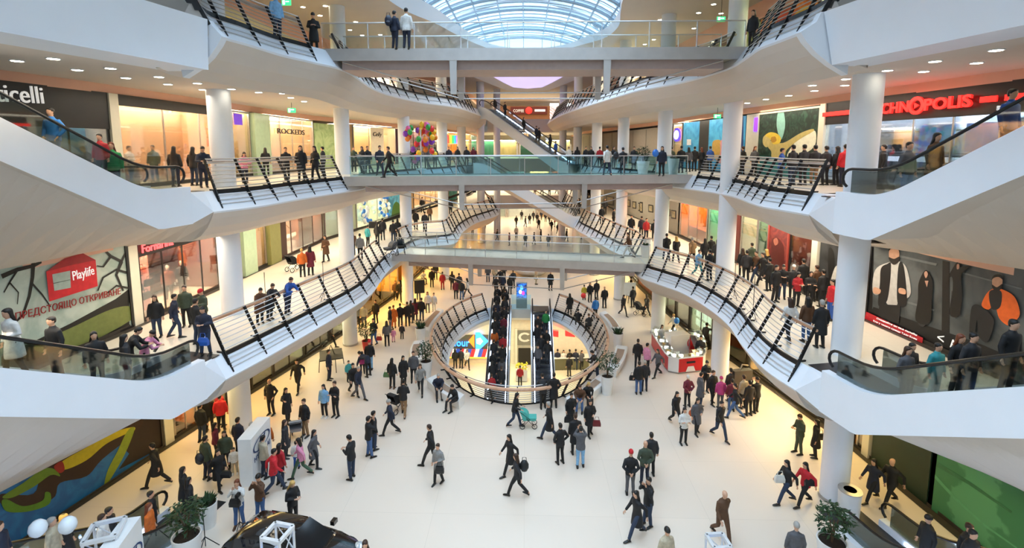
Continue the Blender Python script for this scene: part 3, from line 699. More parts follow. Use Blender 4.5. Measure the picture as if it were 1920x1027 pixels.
s, q, L = storefront(2, -1, 663, 742, 280, 'cream shop with peach side windows and a scripted name board', '#f6c58b', 7, side='#e9c9a0', panes=3)
MB().prism([q(L * .36, .05, .1), q(L * .66, .05, .1), q(L * .66, .05, 3.5), q(L * .36, .05, 3.5)], n * .06).build('white_centre_panel', mat('panel_white', '#ece4d0', .6), s)
text_mesh('Celly', 'lettering', BLACKL, s, q(L * .40, .13, 2.6), t, (0, 0, 1), .5, .04, width=L * .22, shear=.3)
storefront(2, -1, 764, 832, 282, 'purple fronted shop behind the balloon tree', '#77607c', 4, frame=BLK, lampcol='#ffd9a0')
s, q, L = storefront(2, -1, 834, 862, 284, 'orange shop with a rainbow light sign', '#f09a2a', 6, mullion=False)
for i, hx in enumerate(('#ff4a3a', '#ffd23a', '#3ad15a', '#2aa0ff', '#a24aff')):
    MB().prism([q(L * (.1 + .15 * i), .1, 2.2), q(L * (.23 + .15 * i), .1, 2.2), q(L * (.23 + .15 * i), .1, 3.3), q(L * (.1 + .15 * i), .1, 3.3)], n * .06).build('sign_bar', mat('bar_' + hx[1:], hx, .5, var=0, emit=1.0), s)
storefront(2, -1, 864, 884, 284, 'yellow lit shop beyond the rainbow sign', '#e7b860', 6)
storefront(2, -1, 884, 893, 284, 'last green glass shop before the far escalator', '#7fbf9a', 4)
# --- middle storey, right wall
s, q, L = storefront(2, 1, 1262, 1279, 270, 'shop with the round purple logo beside the blue hoarding', '#e9b79a', 6)
MB().lathe([(.0, .0), (.62, .0), (.62, .12), (.0, .12)], (0, 0, 0), 20)
mb = MB()
for r0, m_ in ((.75, 0), (.5, 1)):
    mb.prism([q(L * .5 + r0 * math.cos(2 * math.pi * k / 18), .1 + .06 * m_, 2.7 + r0 * .75 * math.sin(2 * math.pi * k / 18)) for k in range(18)], n * .04, m_)
mb.build('round_logo', [mat('logo_purple', '#4632c8', .5, var=0, emit=.9), mat('logo_white', '#f0ecff', .5, var=0, emit=.9)], s)
BLUEP = wavy('blue_print', '#1f8fd0', '#49b4e6', .7, .4)
poster(2, 1, 1281, 1311, 280, .05, 3.6, 'plain blue hoarding with a small white notice', BLUEP, [('#e8eef2', [(1289, 261), (1297, 261), (1297, 272), (1289, 272)])])
o = poster(2, 1, 1311, 1329, 280, .02, 3.6, 'black gap panel between the two blue hoardings', BLK, name='black_panel', cat='panel')
poster(2, 1, 1329, 1397, 280, .05, 3.6, 'blue hoarding with yellow and pink figure', BLUEP, [('#c9a24a', [(1337, 268), (1345, 262), (1354, 266), (1352, 290), (1346, 300), (1338, 292)], 's'), ('#d99aa0', [(1352, 266), (1360, 263), (1364, 300), (1345, 304), (1352, 285)], 's'), ('#1b3f7a', [(1389, 215), (1396, 214), (1396, 320), (1389, 320)])])
s, A, B, t, n = poster(2, 1, 1398, 1420, 290, .02, 3.65, 'plain pale wall panel with a violet light strip', mat('pale_panel', '#d9d4c4', .6), [], name='wall_panel', cat='panel')
MB().prism([B - t * .35 + n * .07 + Vector((0, 0, 2.6)), B + n * .07 + Vector((0, 0, 2.6)), B + n * .07 + Vector((0, 0, 3.4)), B - t * .35 + n * .07 + Vector((0, 0, 3.4))], n * .05).build('violet_light', mat('violet_light', '#5a20ff', .5, var=0, emit=2.5), s)
WATER = wavy('deep_water_print', '#0f2a22', '#3d6a55', 2.6, .35, dist=1.5, lo=.45, hi=.85)
poster(2, 1, 1421, 1535, 290, .05, 3.6, 'dark green underwater picture of a blonde swimmer', WATER, [
 ('#1f6a6c', [(1421, 292), (1500, 296), (1535, 300), (1535, 350), (1421, 345)]),
 ('#8fc6bb', [(1462, 205), (1470, 205), (1474, 235), (1466, 262), (1458, 235)], 's'),
 ('#e9e6cf', [(1497, 262), (1518, 250), (1531, 246), (1531, 270), (1516, 285), (1488, 294), (1478, 290)], 's'),
 ('#bfae6a', [(1440, 272), (1446, 264), (1470, 268), (1502, 250), (1524, 242), (1527, 246), (1500, 262), (1478, 280), (1472, 293), (1450, 296), (1448, 284)], 's'),
 ('#cdbb78', [(1434, 256), (1440, 252), (1446, 256), (1446, 268), (1440, 276), (1434, 272), (1432, 264)], 's'),
 ('#e3c53e', [(1437, 254), (1446, 248), (1458, 250), (1466, 258), (1464, 268), (1452, 270), (1446, 260)], 's'),
 ('#b98a2a', [(1448, 258), (1456, 256), (1458, 264), (1450, 267)], 's')], frame=mat('divider_paint', '#dcd8c6'))
pillar(2, 1, 1536, 1545, 290, 'pale pillar between the underwater picture and the electronics shop')
s, q, L = storefront(2, 1, 1546, 1990, 240, 'electronics shop with the red lit name over black', '#8e98a4', 5, fascia=(2.72, '#19181b'), shelves=3, shelfcol='#3a3d44', lampcol='#eaf2ff', frame=STEEL)
a = wall_hit(2, 1, 1634, 200); b = wall_hit(2, 1, 1831, 182); X = Vector((b.x - a.x, b.y - a.y, 0)); zs = F2 + 3.0
A, B, t, n = span(2, 1, 1560, 1900, 240); o0 = Vector((a.x, a.y, zs)) + n * .1
text_mesh('TECHN', 'lettering', RED, s, o0, X, (0, 0, 1), .42, .08, width=X.length * .455, bold=.03)
text_mesh('POLIS', 'lettering', RED, s, o0 + X * .60, X, (0, 0, 1), .42, .08, width=X.length * .40, bold=.03)
c = o0 + X * .527 + Vector((0, 0, .21)); xd = X.normalized()
ro = [c + xd * (.33 * math.cos(2 * math.pi * k / 24)) + Vector((0, 0, .33 * math.sin(2 * math.pi * k / 24))) + n * .02 for k in range(24)]
ri = [c + (p - c - n * .02) * .62 + n * .02 for p in ro]
MB().strip(ro + ro[:1], ri + ri[:1]).strip([p + n * .06 for p in ro + ro[:1]], [p + n * .06 for p in ri + ri[:1]]).strip(ro + ro[:1], [p + n * .06 for p in ro + ro[:1]]).build('ring_letter', RED, s)
MB().prism([c - xd * .08 + Vector((0, 0, .11)) + n * .05, c - xd * .08 - Vector((0, 0, .11)) + n * .05, c + xd * .12 + n * .05], n * .03).build('play_mark', RED, s)
for x0, x1, yy in ((1548, 1608, 203), (1846, 1878, 172), (1893, 1990, 168)):
    p0, p1 = wall_hit(2, 1, x0, yy), wall_hit(2, 1, x1, yy); zc = F2 + 3.2
    MB().prism([Vector((p0.x, p0.y, zc - .09)) + n * .1, Vector((p1.x, p1.y, zc - .09)) + n * .1, Vector((p1.x, p1.y, zc + .09)) + n * .1, Vector((p0.x, p0.y, zc + .09)) + n * .1], n * .04).build('red_bar', RED, s)
for i, (u, w_, h_, hx) in enumerate(((.34, .5, .5, '#2b2d31'), (.47, 1.4, 1.0, '#5f9fd6'), (.66, 1.5, 1.0, '#3e6fae'), (.82, 1.1, 1.1, '#47586e'))):
    MB().prism([q(L * u, -.6, 1.5), q(L * u + w_, -.6, 1.5), q(L * u + w_, -.6, 1.5 + h_), q(L * u, -.6, 1.5 + h_)], n * .05).build('display_screen', mat('screen_' + hx[1:], hx, .3, var=.25, scale=3, emit=.25), s)
MB().prism([q(L * .33, -.4, 1.1), q(L * .78, -.4, 1.1), q(L * .78, -.4, 1.3), q(L * .33, -.4, 1.3)], n * .03).build('light_sign', mat('light_sign', '#dfeaff', .5, var=0, emit=1.2), s)
s, A, B, t, n = poster(2, 1, 1084, 1240, 290, .02, 3.5, 'long grey shutter of an unlet shop', mat('shutter_grey', '#9a948a', .7, var=.04), [], name='shutter', cat='shutter')
for i in range(1, 9):
    p = A.lerp(B, i / 9); MB().prism([p + n * .055 + Vector((0, 0, .05)), p + n * .055 + t * .06 + Vector((0, 0, .05)), p + n * .055 + t * .06 + Vector((0, 0, 3.4)), p + n * .055 + Vector((0, 0, 3.4))], n * .03).build('seam', mat('seam_grey', '#807a72', .7), s)
# --- lower gallery, left wall
MIST = wavy('misty_print', '#9db0a6', '#c0cdc2', .5, .5)
br = '#141512'
poster(1, -1, -120, 240, 540, .04, 4.3, 'grey tree poster with a red bird house, announcing an opening', MIST, [
 (br, [(0, 668), (60, 640), (130, 606), (215, 560), (243, 540), (243, 640), (180, 680), (0, 720)]),
 ('#6f7a3e', [(60, 650), (140, 610), (205, 580), (243, 575), (243, 600), (120, 660)], 's'),
 (br, stroke([(60, 482), (58, 520), (52, 555), (40, 590), (20, 610)], 4)), (br, stroke([(0, 518), (30, 505), (60, 498), (90, 482), (110, 470)], 4.5)),
 (br, stroke([(56, 530), (76, 552), (92, 575)], 2)), (br, stroke([(30, 505), (14, 530), (4, 548)], 2)), (br, stroke([(90, 482), (60, 470), (20, 490)], 2.5)),
 (br, stroke([(243, 470), (225, 490), (205, 480), (185, 462)], 4)), (br, stroke([(225, 490), (215, 515), (228, 545)], 3)), (br, stroke([(243, 510), (215, 505), (190, 520), (180, 545)], 2.5)), (br, stroke([(205, 480), (190, 500), (178, 498)], 2)), (br, stroke([(240, 540), (215, 535), (196, 550)], 2)),
 (br, stroke([(110, 470), (140, 466), (165, 452)], 4)), (br, stroke([(14, 530), (30, 548), (28, 570)], 1.5)),
 ('#d31d2c', [(82, 509), (117, 484), (150, 474), (175, 487), (179, 536), (88, 565)]), ('#a3131f', [(82, 509), (117, 484), (150, 474), (175, 487), (128, 497)]),
 ('#a9bdb6', [(93, 514), (127, 507), (128, 539), (97, 545)]), ('#5a6a64', stroke([(95, 531), (127, 524)], .8))], frame=BLK)
S_ = [o for o in COL.objects if o.get('label', '').startswith('grey tree poster')][0]
A, B, t, n = span(1, -1, -120, 240, 540)
def on_plane(A, n, px, py, o=.0):
    d = ray(px, py); k = (A - Vector((0, 0, EYE))).dot(n) / d.dot(n); return Vector((0, 0, EYE)) + d * k + n * o
a, b, c = on_plane(A, n, 133, 531, .1), on_plane(A, n, 173, 519, .1), on_plane(A, n, 132, 508, .1)
text_mesh('Playlife', 'lettering', WHITEL, S_, a, b - a, c - a, (c - a).length, .02, width=(b - a).length)
a, b, c = on_plane(A, n, 24, 603, .1), on_plane(A, n, 222, 553, .1), on_plane(A, n, 24, 587, .1)
text_mesh('ПРЕДСТОЯЩО ОТКРИВАНЕ', 'lettering', mat('dark_red_lettering', '#9c1f22', .5, var=0), S_, a, b - a, (0, 0, 1), .3, .02, width=(b - a).length)
pillar(1, -1, 242, 259, 540, 'pale pillar between the tree poster and the shoe shop')
s, q, L = storefront(1, -1, 260, 412, 520, 'dark shoe and bag shop with the red neon name', '#6a3f30', 16, fascia=(2.75, '#101013'), frame=BLK, shelves=4, shelfcol='#3d2a20', panes=4, lampcol='#ffd0a8', spots=3)
text_mesh('Fornarina', 'lettering', mat('pink_neon', '#ff4a4a', .4, var=0, emit=2.0), s, q(L * .03, .1, 2.9), span(1, -1, 260, 412, 520)[2], (0, 0, 1), .34, .05, width=L * .34)
t = span(1, -1, 260, 412, 520)[2]; n = span(1, -1, 260, 412, 520)[3]
MB().prism([q(L * .17, .11, 3.3), q(L * .20, .11, 3.42), q(L * .23, .11, 3.3), q(L * .2, .11, 3.24)], n * .04).build('neon_mark', mat('pink_neon', '#ff4a4a'), s)
MB().prism([q(.2, -.9, .05), q(L * .32, -.9, .05), q(L * .32, -.9, 2.6), q(.2, -.9, 2.6)], n * -.05).build('pink_display_wall', mat('pink_display_glow', '#f0a58c', .6, var=.05, emit=.6), s)  # glow of the spotlights put into the wall, which is no lamp
for i, (u, z, hx) in enumerate(((.05, 2.2, '#20201f'), (.05, 1.5, '#1b1b1b'), (.12, 1.85, '#252220'), (.17, 1.9, '#d8542a'), (.12, 1.2, '#191919'), (.24, 1.3, '#1d1d1f'), (.07, .7, '#222'), (.2, .75, '#2a2220'))):
    p = q(L * u + .2, -.75, z); b_ = thing('handbag', 'bag on the pink display wall of the neon named shop', 'handbag', p, 0, 'bags on the pink display wall')
    hx = hx if len(hx) == 7 else '#222222'
    MB().box(p, (.14, .5, .3), math.atan2(t.y, t.x) - R(90), taper=.8).build('body', mat('bag_' + hx[1:], hx, .4), b_)
    MB().tube([p + t * (-.12) + Vector((0, 0, .14)), p + t * (-.08) + Vector((0, 0, .28)), p + t * .08 + Vector((0, 0, .28)), p + t * .12 + Vector((0, 0, .14))], .015, 5).build('strap', BLACK, b_)
A, B, t, n = span(1, -1, 452, 476, 500)
o = thing('glass_pilaster', 'pale green glass pilaster beside the stout column', 'pillar', A)
MB().prism([A + n * .25, B + n * .25, B + n * .25 + Vector((0, 0, 3.25)), A + n * .25 + Vector((0, 0, 3.25))], n * -.35).build('shaft', mat('green_glass_panel', '#b5cfae'), o)
storefront(1, -1, 477, 500, 480, 'narrow peach window with a dark vase', '#f6cf9f', 8)
A, B, t, n = span(1, -1, 500, 520, 480)
o = thing('olive_pilaster', 'olive green pilaster between two warm windows', 'pillar', A)
MB().prism([A + n * .3, B + n * .3, B + n * .3 + Vector((0, 0, 3.25)), A + n * .3 + Vector((0, 0, 3.25))], n * -.4).build('shaft', mat('olive_paint', '#8a8a52', .6), o)
s, q, L = storefront(1, -1, 521, 606, 450, 'warm beauty shop with a brick panel and white counters', '#f3cfa4', 8, side='#8d4a2b', frame=mat('dark_wood_frame', '#3a1c12', .5, var=.1), panes=4)
n = span(1, -1, 521, 606, 450)[3]
MB().prism([q(.1, .06, .05), q(L * .15, .06, .05), q(L * .15, .06, 3.2), q(.1, .06, 3.2)], n * -.3).build('dark_wood_panel', mat('dark_wood_frame', '#3a1c12'), s)
MB().prism([q(L * .6, -.6, .0), q(L * .92, -.6, .0), q(L * .92, -.6, 3.1), q(L * .6, -.6, 3.1)], n * -.2).build('brick_panel', wavy('brick_panel', '#8c4322', '#b0623a', 7, .7, 'wave', 1), s)
MB().prism([q(L * .3, -.9, .75), q(L * .95, -.9, .75), q(L * .95, -1.6, .75), q(L * .3, -1.6, .75)], (0, 0, .12)).build('counter', mat('counter_white', '#fff3df', .4), s)
storefront(1, -1, 609, 634, 420, 'glassy shop with hanging lamps behind the standing woman', '#c9d3c4', 6, fascia=(2.3, '#6d6557'), gl=SHOPGL)
s, q, L = storefront(1, -1, 668, 726, 400, 'pale shop hung with blue and white balloons', '#dcebd2', 6, fascia=(2.7, '#dfe8d2'))
n = span(1, -1, 668, 726, 400)[3]
for u in (.2, .55):
    MB().prism([q(L * u, .1, 2.8), q(L * u + .6, .1, 2.8), q(L * u + .6, .1, 3.2), q(L * u, .1, 3.2)], n * .03).build('red_tag', mat('red_tag', '#e2332c', .5), s)
random.seed(4); BALB, BALW = mat('balloon_blue', '#2f78d8', .25), mat('balloon_white', '#e9f0f6', .25)
for i in range(44):
    u = random.choice([random.uniform(.05, .3), random.uniform(.62, .95)]); z = random.uniform(.5, 2.7); p = q(L * u, .25 + random.uniform(0, .2), z)
    b_ = MB().ball(p, (.17, .17, .2), 10).build('balloon', BALB if i % 2 else BALW, None, True); tag(b_, ('blue' if i % 2 else 'white') + ' balloon on the balloon wall of the pale shop', 'balloon', 'blue balloons on the wall' if i % 2 else 'white balloons on the wall')
poster(1, -1, 728, 753, 390, .05, 3.1, 'tall blue poster of a green plant', wavy('sky_print', '#58a9c8', '#2f6f8f', .8), [('#3f6a22', [(732, 425), (735, 390), (742, 378), (750, 390), (750, 440), (733, 450)], 's')])
storefront(1, -1, 776, 826, 390, 'lit shop with tall timber frames behind the dark crane', '#ecc491', 7, frame=mat('brown_frame', '#6c5a44', .5))
poster(1, -1, 842, 856, 370, .1, 3.0, 'narrow turquoise poster at the far bend of the lower gallery', wavy('turq_print', '#2ea9a6', '#58c3bb', 1), [])
storefront(1, -1, 858, 896, 360, 'small shop at the far bend of the lower gallery', '#e3c99b', 6)
# --- lower gallery, right wall
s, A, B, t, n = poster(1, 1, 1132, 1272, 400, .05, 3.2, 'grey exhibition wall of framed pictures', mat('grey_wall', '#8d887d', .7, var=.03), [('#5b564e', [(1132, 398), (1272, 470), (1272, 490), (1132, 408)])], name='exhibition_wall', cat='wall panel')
for x0, y0, w_, h_ in ((1137, 366, 15, 17), (1176, 373, 7, 14), (1187, 377, 7, 13), (1198, 380, 3, 15), (1201, 378, 5, 20), (1217, 383, 9, 14), (1251, 391, 7, 13), (1260, 393, 9, 16)):
    p = [on_plane(A, n, *c_, .08) for c_ in ((x0, y0 + h_), (x0 + w_, y0 + h_ + w_ * .18), (x0 + w_, y0 + w_ * .18), (x0, y0))]
    f = thing('framed_picture', 'framed picture hung on the grey exhibition wall', 'picture', p[0], 0, 'framed pictures on the grey wall')
    MB().prism(p, n * -.04).build('frame', BLK, f)
    c_ = sum(p, Vector()) / 4; MB().prism([c_ + (v - c_) * .72 + n * .008 for v in p], n * -.004).build('image', mat('photo_print', '#8d8266', .4, var=.5, scale=5), f)
s, q, L = storefront(1, 1, 1275, 1327, 410, 'orange lit bicycle and shoe shop', '#f5a850', 7, frame=STEEL, shelves=2, shelfcol='#b5521f', lampcol='#ffc983')
n = span(1, 1, 1275, 1327, 410)[3]; t = span(1, 1, 1275, 1327, 410)[2]
text_mesh('bd', 'lettering', RED, s, q(L * .12, .1, 2.75), t, (0, 0, 1), .35, .05, width=L * .22)
MB().prism([q(.3, -.7, .1), q(L * .9, -.7, .1), q(L * .9, -.7, .9), q(.3, -.7, .9)], n * -.5).build('orange_counter', mat('orange_counter', '#b4481c', .4), s)
bk = thing('bicycle', 'bicycle hung on the orange shop wall', 'bicycle', q(L * .5, -1.6, 2.2))
def bicycle(bk, c, t, up=Vector((0, 0, 1)), col=None):
    col = col or mat('bike_paint', '#8a4a22', .4)
    for k in (-.5, .5): MB().tube([c + t * (k + .33 * math.cos(a)) + up * (.33 * math.sin(a)) for a in [2 * math.pi * i / 18 for i in range(18)]], .025, 5, closed=True).build('wheel', BLACK, bk, True)
    MB().tube([c - t * .5, c - t * .2 + up * .45, c + t * .35 + up * .5, c + t * .5], .02, 5).tube([c - t * .5, c - t * .05 - up * .05, c - t * .2 + up * .5], .02, 5).tube([c - t * .05 - up * .05, c + t * .35 + up * .45], .02, 5).build('frame', col, bk)
    MB().box(c - t * .2 + up * .55, (.1, .22, .05)).build('saddle', BLACK, bk); MB().tube([c + t * .36 + up * .5, c + t * .34 + up * .66, c + t * .48 + up * .68], .018, 5).build('handlebar', BLACK, bk)
bicycle(bk, q(L * .5, -1.6, 2.2), t)
storefront(1, 1, 1329, 1352, 420, 'green lit glass shop with dark hats', '#8fd0a0', 6, shelves=3, shelfcol='#7fb58c', lampcol='#e6ffe6')
poster(1, 1, 1380, 1389, 430, .05, 3.2, 'dark red narrow panel beside the column', mat('dark_red_panel', '#5e1713', .5), [], name='wall_panel', cat='panel')
storefront(1, 1, 1389, 1421, 440, 'pale cream lit shop next to the dark red panel', '#e8e6cc', 6)
storefront(1, 1, 1421, 1441, 440, 'green glass shop corner with small round lamp', '#a9cbb0', 5)
s, A, B, t, n = poster(1, 1, 1442, 1479, 470, .05, 3.0, 'red framed poster of two embracing people', wavy('red_print', '#8c3a34', '#6b2a2c', 1.4), [('#5c1e1c', [(1448, 455), (1456, 445), (1466, 452), (1472, 470), (1468, 520), (1450, 515)], 's'), ('#b06a58', [(1452, 450), (1458, 446), (1461, 455), (1455, 460)], 's')], frame=mat('red_frame', '#a5463c', .5))
storefront(1, 1, 1480, 1523, 480, 'lingerie shop with chandeliers and red drapes', '#7a3b30', 7, shelves=3, shelfcol='#b79a80', frame=BLK, lampcol='#ffe2b0')
pillar(1, 1, 1524, 1535, 490, 'pale pillar between the lingerie shop and the black poster')
STUDIO = wavy('studio_print', '#1b1c1e', '#34373a', .5, .5)
poster(1, 1, 1536, 1618, 520, .02, 3.25, 'black and white fashion poster behind the stout column', STUDIO, [('#0d0d0e', [(1555, 470), (1562, 466), (1566, 480), (1566, 520), (1556, 522)], 's'), ('#c9c8c4', [(1566, 505), (1571, 498), (1577, 502), (1566, 528), (1560, 526)], 's')])
s, A, B, t, n = poster(1, 1, 1629, 2020, 560, .02, 4.3, 'large dark fashion poster with the bearded man in a waistcoat', wavy('studio_wall', '#3c4245', '#5a6063', .35, .5), [
 ('#0c0c0e', [(1632, 462), (1641, 464), (1637, 600), (1625, 605)]), ('#0c0c0e', [(1770, 488), (1783, 491), (1783, 640), (1768, 640)]), ('#0b0b0d', [(1640, 575), (1740, 610), (1830, 640), (1925, 680), (1925, 760), (1626, 640)]), ('#6a7073', [(1690, 478), (1760, 494), (1758, 498), (1690, 482)]), ('#6a7073', [(1690, 560), (1755, 580), (1754, 583), (1690, 564)]), ('#6a7073', [(1790, 505), (1920, 540), (1920, 543), (1790, 508)]),
 ('#b9b8b6', [(1668, 492), (1690, 490), (1704, 505), (1711, 548), (1700, 558), (1692, 530), (1684, 574), (1664, 566), (1660, 530), (1650, 552), (1639, 545), (1644, 506)], 's'),
 ('#141416', [(1666, 495), (1674, 497), (1667, 562), (1650, 572), (1653, 530), (1655, 503)], 's'), ('#141416', [(1690, 492), (1698, 500), (1704, 560), (1697, 575), (1686, 566), (1686, 520)], 's'), ('#161618', [(1652, 570), (1692, 572), (1689, 606), (1660, 600), (1650, 596)]),
 ('#c79a80', [(1671, 470), (1680, 463), (1689, 470), (1689, 484), (1681, 495), (1672, 487)], 's'), ('#1d1512', [(1670, 482), (1680, 485), (1690, 481), (1688, 491), (1680, 496), (1673, 491)], 's'), ('#1d1512', [(1669, 470), (1675, 461), (1687, 461), (1691, 470), (1684, 466), (1676, 466)], 's'), ('#c79a80', [(1643, 538), (1655, 543), (1652, 551), (1641, 548)], 's'), ('#c79a80', [(1690, 540), (1701, 542), (1702, 551), (1690, 549)], 's'),
 ('#2c2c2f', [(1728, 590), (1736, 560), (1742, 600), (1736, 612), (1726, 606)], 's'), ('#3a3a3d', [(1789, 545), (1795, 545), (1793, 592), (1786, 590)]), ('#3a3a3d', [(1800, 545), (1807, 545), (1806, 592), (1800, 592)]), ('#09090a', [(1735, 512), (1742, 506), (1748, 514), (1754, 530), (1752, 560), (1748, 605), (1722, 600), (1726, 560), (1727, 532)], 's'), ('#b98f7c', [(1739, 526), (1746, 526), (1743, 538)]), ('#b98f7c', [(1738, 512), (1742, 508), (1745, 514), (1741, 521)], 's'),
 ('#09090a', [(1796, 496), (1802, 492), (1806, 500), (1826, 498), (1808, 515), (1810, 548), (1804, 590), (1786, 588), (1792, 545), (1790, 518), (1776, 532)], 's'), ('#b98f7c', [(1800, 496), (1804, 495), (1804, 503), (1800, 504)], 's'),
 ('#17181c', [(1826, 585), (1832, 571), (1846, 574), (1870, 600), (1858, 640), (1842, 630), (1838, 600), (1832, 640), (1824, 630)], 's'),
 ('#e2641d', [(1866, 542), (1880, 540), (1908, 555), (1919, 585), (1912, 600), (1898, 610), (1880, 596), (1872, 570), (1860, 580), (1847, 572), (1855, 552)], 's'), ('#17171a', [(1862, 546), (1884, 546), (1882, 575), (1866, 578)], 's'), ('#c79a80', [(1868, 522), (1877, 516), (1886, 522), (1885, 536), (1876, 544), (1868, 536)], 's'), ('#17110f', [(1867, 533), (1876, 538), (1886, 532), (1884, 541), (1876, 546), (1869, 541)], 's'), ('#17110f', [(1866, 524), (1872, 515), (1884, 515), (1888, 524), (1880, 519), (1872, 520)], 's'),
 ('#c4202c', [(1630, 584), (1737, 633), (1735, 650), (1626, 606)])], frame=BLK)
for x0, y0, x1, y1, tx in ((1651, 598, 1727, 630, 'Следвайте ни във онлайн'), (1645, 603, 1727, 638, 'Ела у твоята среща Тази Есен')):
    a, b = on_plane(A, n, x0, y0, .17), on_plane(A, n, x1, y1, .17); text_mesh(tx, 'lettering', WHITEL, s, a, b - a, (0, 0, 1), .085, .02, width=(b - a).length)
a, b = on_plane(A, n, 1790, 650, .17), on_plane(A, n, 1805, 653, .17); text_mesh('A', 'lettering', WHITEL, s, a, b - a, (0, 0, 1), .28, .02)
a, b = on_plane(A, n, 1766, 637, .17), on_plane(A, n, 1774, 640, .17); text_mesh('<', 'lettering', WHITEL, s, a, b - a, (0, 0, 1), .24, .02)
# --- ground floor, left wall
SEA = wavy('sea_print', '#0a5594', '#1269aa', 1.0, .4)
poster(0, -1, -140, 306, 860, .03, 2.7, 'long blue hoarding with a yellow green swimming figure', SEA, [
 ('#20130f', [(190, 800), (240, 770), (306, 750), (311, 832), (220, 880), (240, 850)]), ('#2a1710', [(80, 880), (150, 840), (250, 775), (262, 800), (190, 860), (160, 892), (110, 905), (95, 935), (20, 955), (0, 945), (0, 925), (60, 925)], 's'),
 ('#b3a51a', [(112, 866), (160, 838), (205, 812), (246, 800), (250, 806), (236, 812), (196, 832), (160, 862), (118, 880)], 's'), ('#7d8f26', [(236, 808), (250, 803), (232, 850), (200, 905), (193, 908), (200, 880), (218, 845)], 's'), ('#5f7f22', [(2, 930), (40, 905), (60, 890), (78, 878), (98, 878), (110, 892), (92, 890), (60, 912), (20, 932)], 's'), ('#4d7a1c', [(0, 940), (10, 935), (40, 948), (76, 938), (82, 922), (92, 925), (88, 945), (50, 958), (10, 958)], 's'), ('#8a1f18', [(98, 874), (113, 864), (118, 880), (108, 886)], 's')], frame=DARK)
pillar(0, -1, 307, 324, 830, 'pale pillar at the end of the blue swimmer hoarding')
s, q, L = storefront(0, -1, 325, 372, 800, 'small gold lit shop with a bright white sign and red flowers', '#f2a95a', 9, panes=2, sign=None)
n = span(0, -1, 325, 372, 800)[3]
MB().prism([q(.15, .1, 1.95), q(L * .6, .1, 1.95), q(L * .6, .1, 2.5), q(.15, .1, 2.5)], n * .06).build('lit_sign', mat('lit_white_sign', '#fff6da', .5, var=0, emit=3), s)
storefront(0, -1, 373, 428, 770, 'dark framed shop glowing orange behind the small crowd', '#8a4a1a', 8, frame=BLK, lampcol='#ffb860')
storefront(0, -1, 470, 512, 700, 'brown low window beside the hoarding under the lower gallery', '#8d7440', 2, frame=DARK)
storefront(0, -1, 513, 572, 700, 'dark glass shop corner with a green lit shelf', '#b9c09a', 4, frame=DARK, shelves=2, shelfcol='#5e6a50')
storefront(0, -1, 573, 648, 650, 'pale glass shop behind the man in black walking', '#d9dcc0', 5, frame=DARK)
s, q, L = storefront(0, -1, 660, 748, 580, 'gold lit shop with golden displays', '#f4b440', 12, frame=STEEL, shelves=3, shelfcol='#c98a2a', lampcol='#ffd070')
storefront(0, -1, 770, 800, 530, 'brown fronted shop with orange counter beyond the third column', '#d08a3a', 9, lampcol='#ffc060')
storefront(0, -1, 802, 840, 510, 'far amber shop on the ground floor', '#d99a4a', 9, lampcol='#ffc060')
# --- ground floor, right wall
storefront(0, 1, 1155, 1195, 540, 'far pale shop front on the ground floor', '#d7d2b6', 6)
poster(0, 1, 1197, 1232, 560, .05, 2.6, 'brown and red picture board behind the easel', wavy('brown_print', '#5b2a20', '#7c4a38', 1.5), [])
storefront(0, 1, 1238, 1266, 580, 'grey blue glass shop front', '#b8c7b4', 4, frame=DARK)
s, q, L = storefront(0, 1, 1268, 1292, 600, 'shop window with white cabinet behind the kiosk', '#e2e2d4', 6, frame=DARK)
s, q, L = storefront(0, 1, 1293, 1336, 620, 'optician window with rows of green lit cases', '#cfe0c4', 5, frame=DARK, shelves=3, shelfcol='#e6f6da')
n = span(0, 1, 1293, 1336, 620)[3]
for i in range(5):
    for j in range(3): MB().prism([q(L * (.1 + .17 * i), -.3, .55 + .62 * j), q(L * (.22 + .17 * i), -.3, .55 + .62 * j), q(L * (.22 + .17 * i), -.3, 1.0 + .62 * j), q(L * (.1 + .17 * i), -.3, 1.0 + .62 * j)], n * .04).build('lit_case', mat('lit_case', '#dff5cf', .4, var=0, emit=1.4), s)
storefront(0, 1, 1364, 1398, 690, 'dark glass shop behind the kiosk column', '#8f8a66', 3, frame=DARK, gl=DARKGL)
storefront(0, 1, 1400, 1500, 730, 'low warm shop windows hidden under the lower gallery', '#e9c078', 8, frame=DARK)
storefront(0, 1, 1502, 1604, 790, 'amber shop windows beyond the stout column', '#efb060', 8, frame=DARK)
s, q, L = storefront(0, 1, 1606, 1621, 830, 'golden strip window beside the green hoarding', '#f0b65a', 10)
pillar(0, 1, 1621, 1634, 830, 'pale pillar beside the dark green hoarding')
poster(0, 1, 1635, 1748, 860, .03, 2.7, 'dark green plain hoarding', mat('dark_green_print', '#0c2b1c', .5, var=.15, scale=2), [], frame=None)
poster(0, 1, 1748, 2050, 960, .03, 2.7, 'light green leaf hoarding', wavy('leaf_print', '#3b7f58', '#549a70', 1.2, .5, 'wave', 3), [('#0c2b1c', [(1735, 840), (1752, 850), (1742, 890), (1738, 930), (1735, 935)], 's'), ('#58a276', stroke([(1745, 885), (1790, 930), (1850, 985), (1910, 1027)], 3)), ('#336f4d', stroke([(1760, 870), (1820, 905), (1900, 960)], 4))])
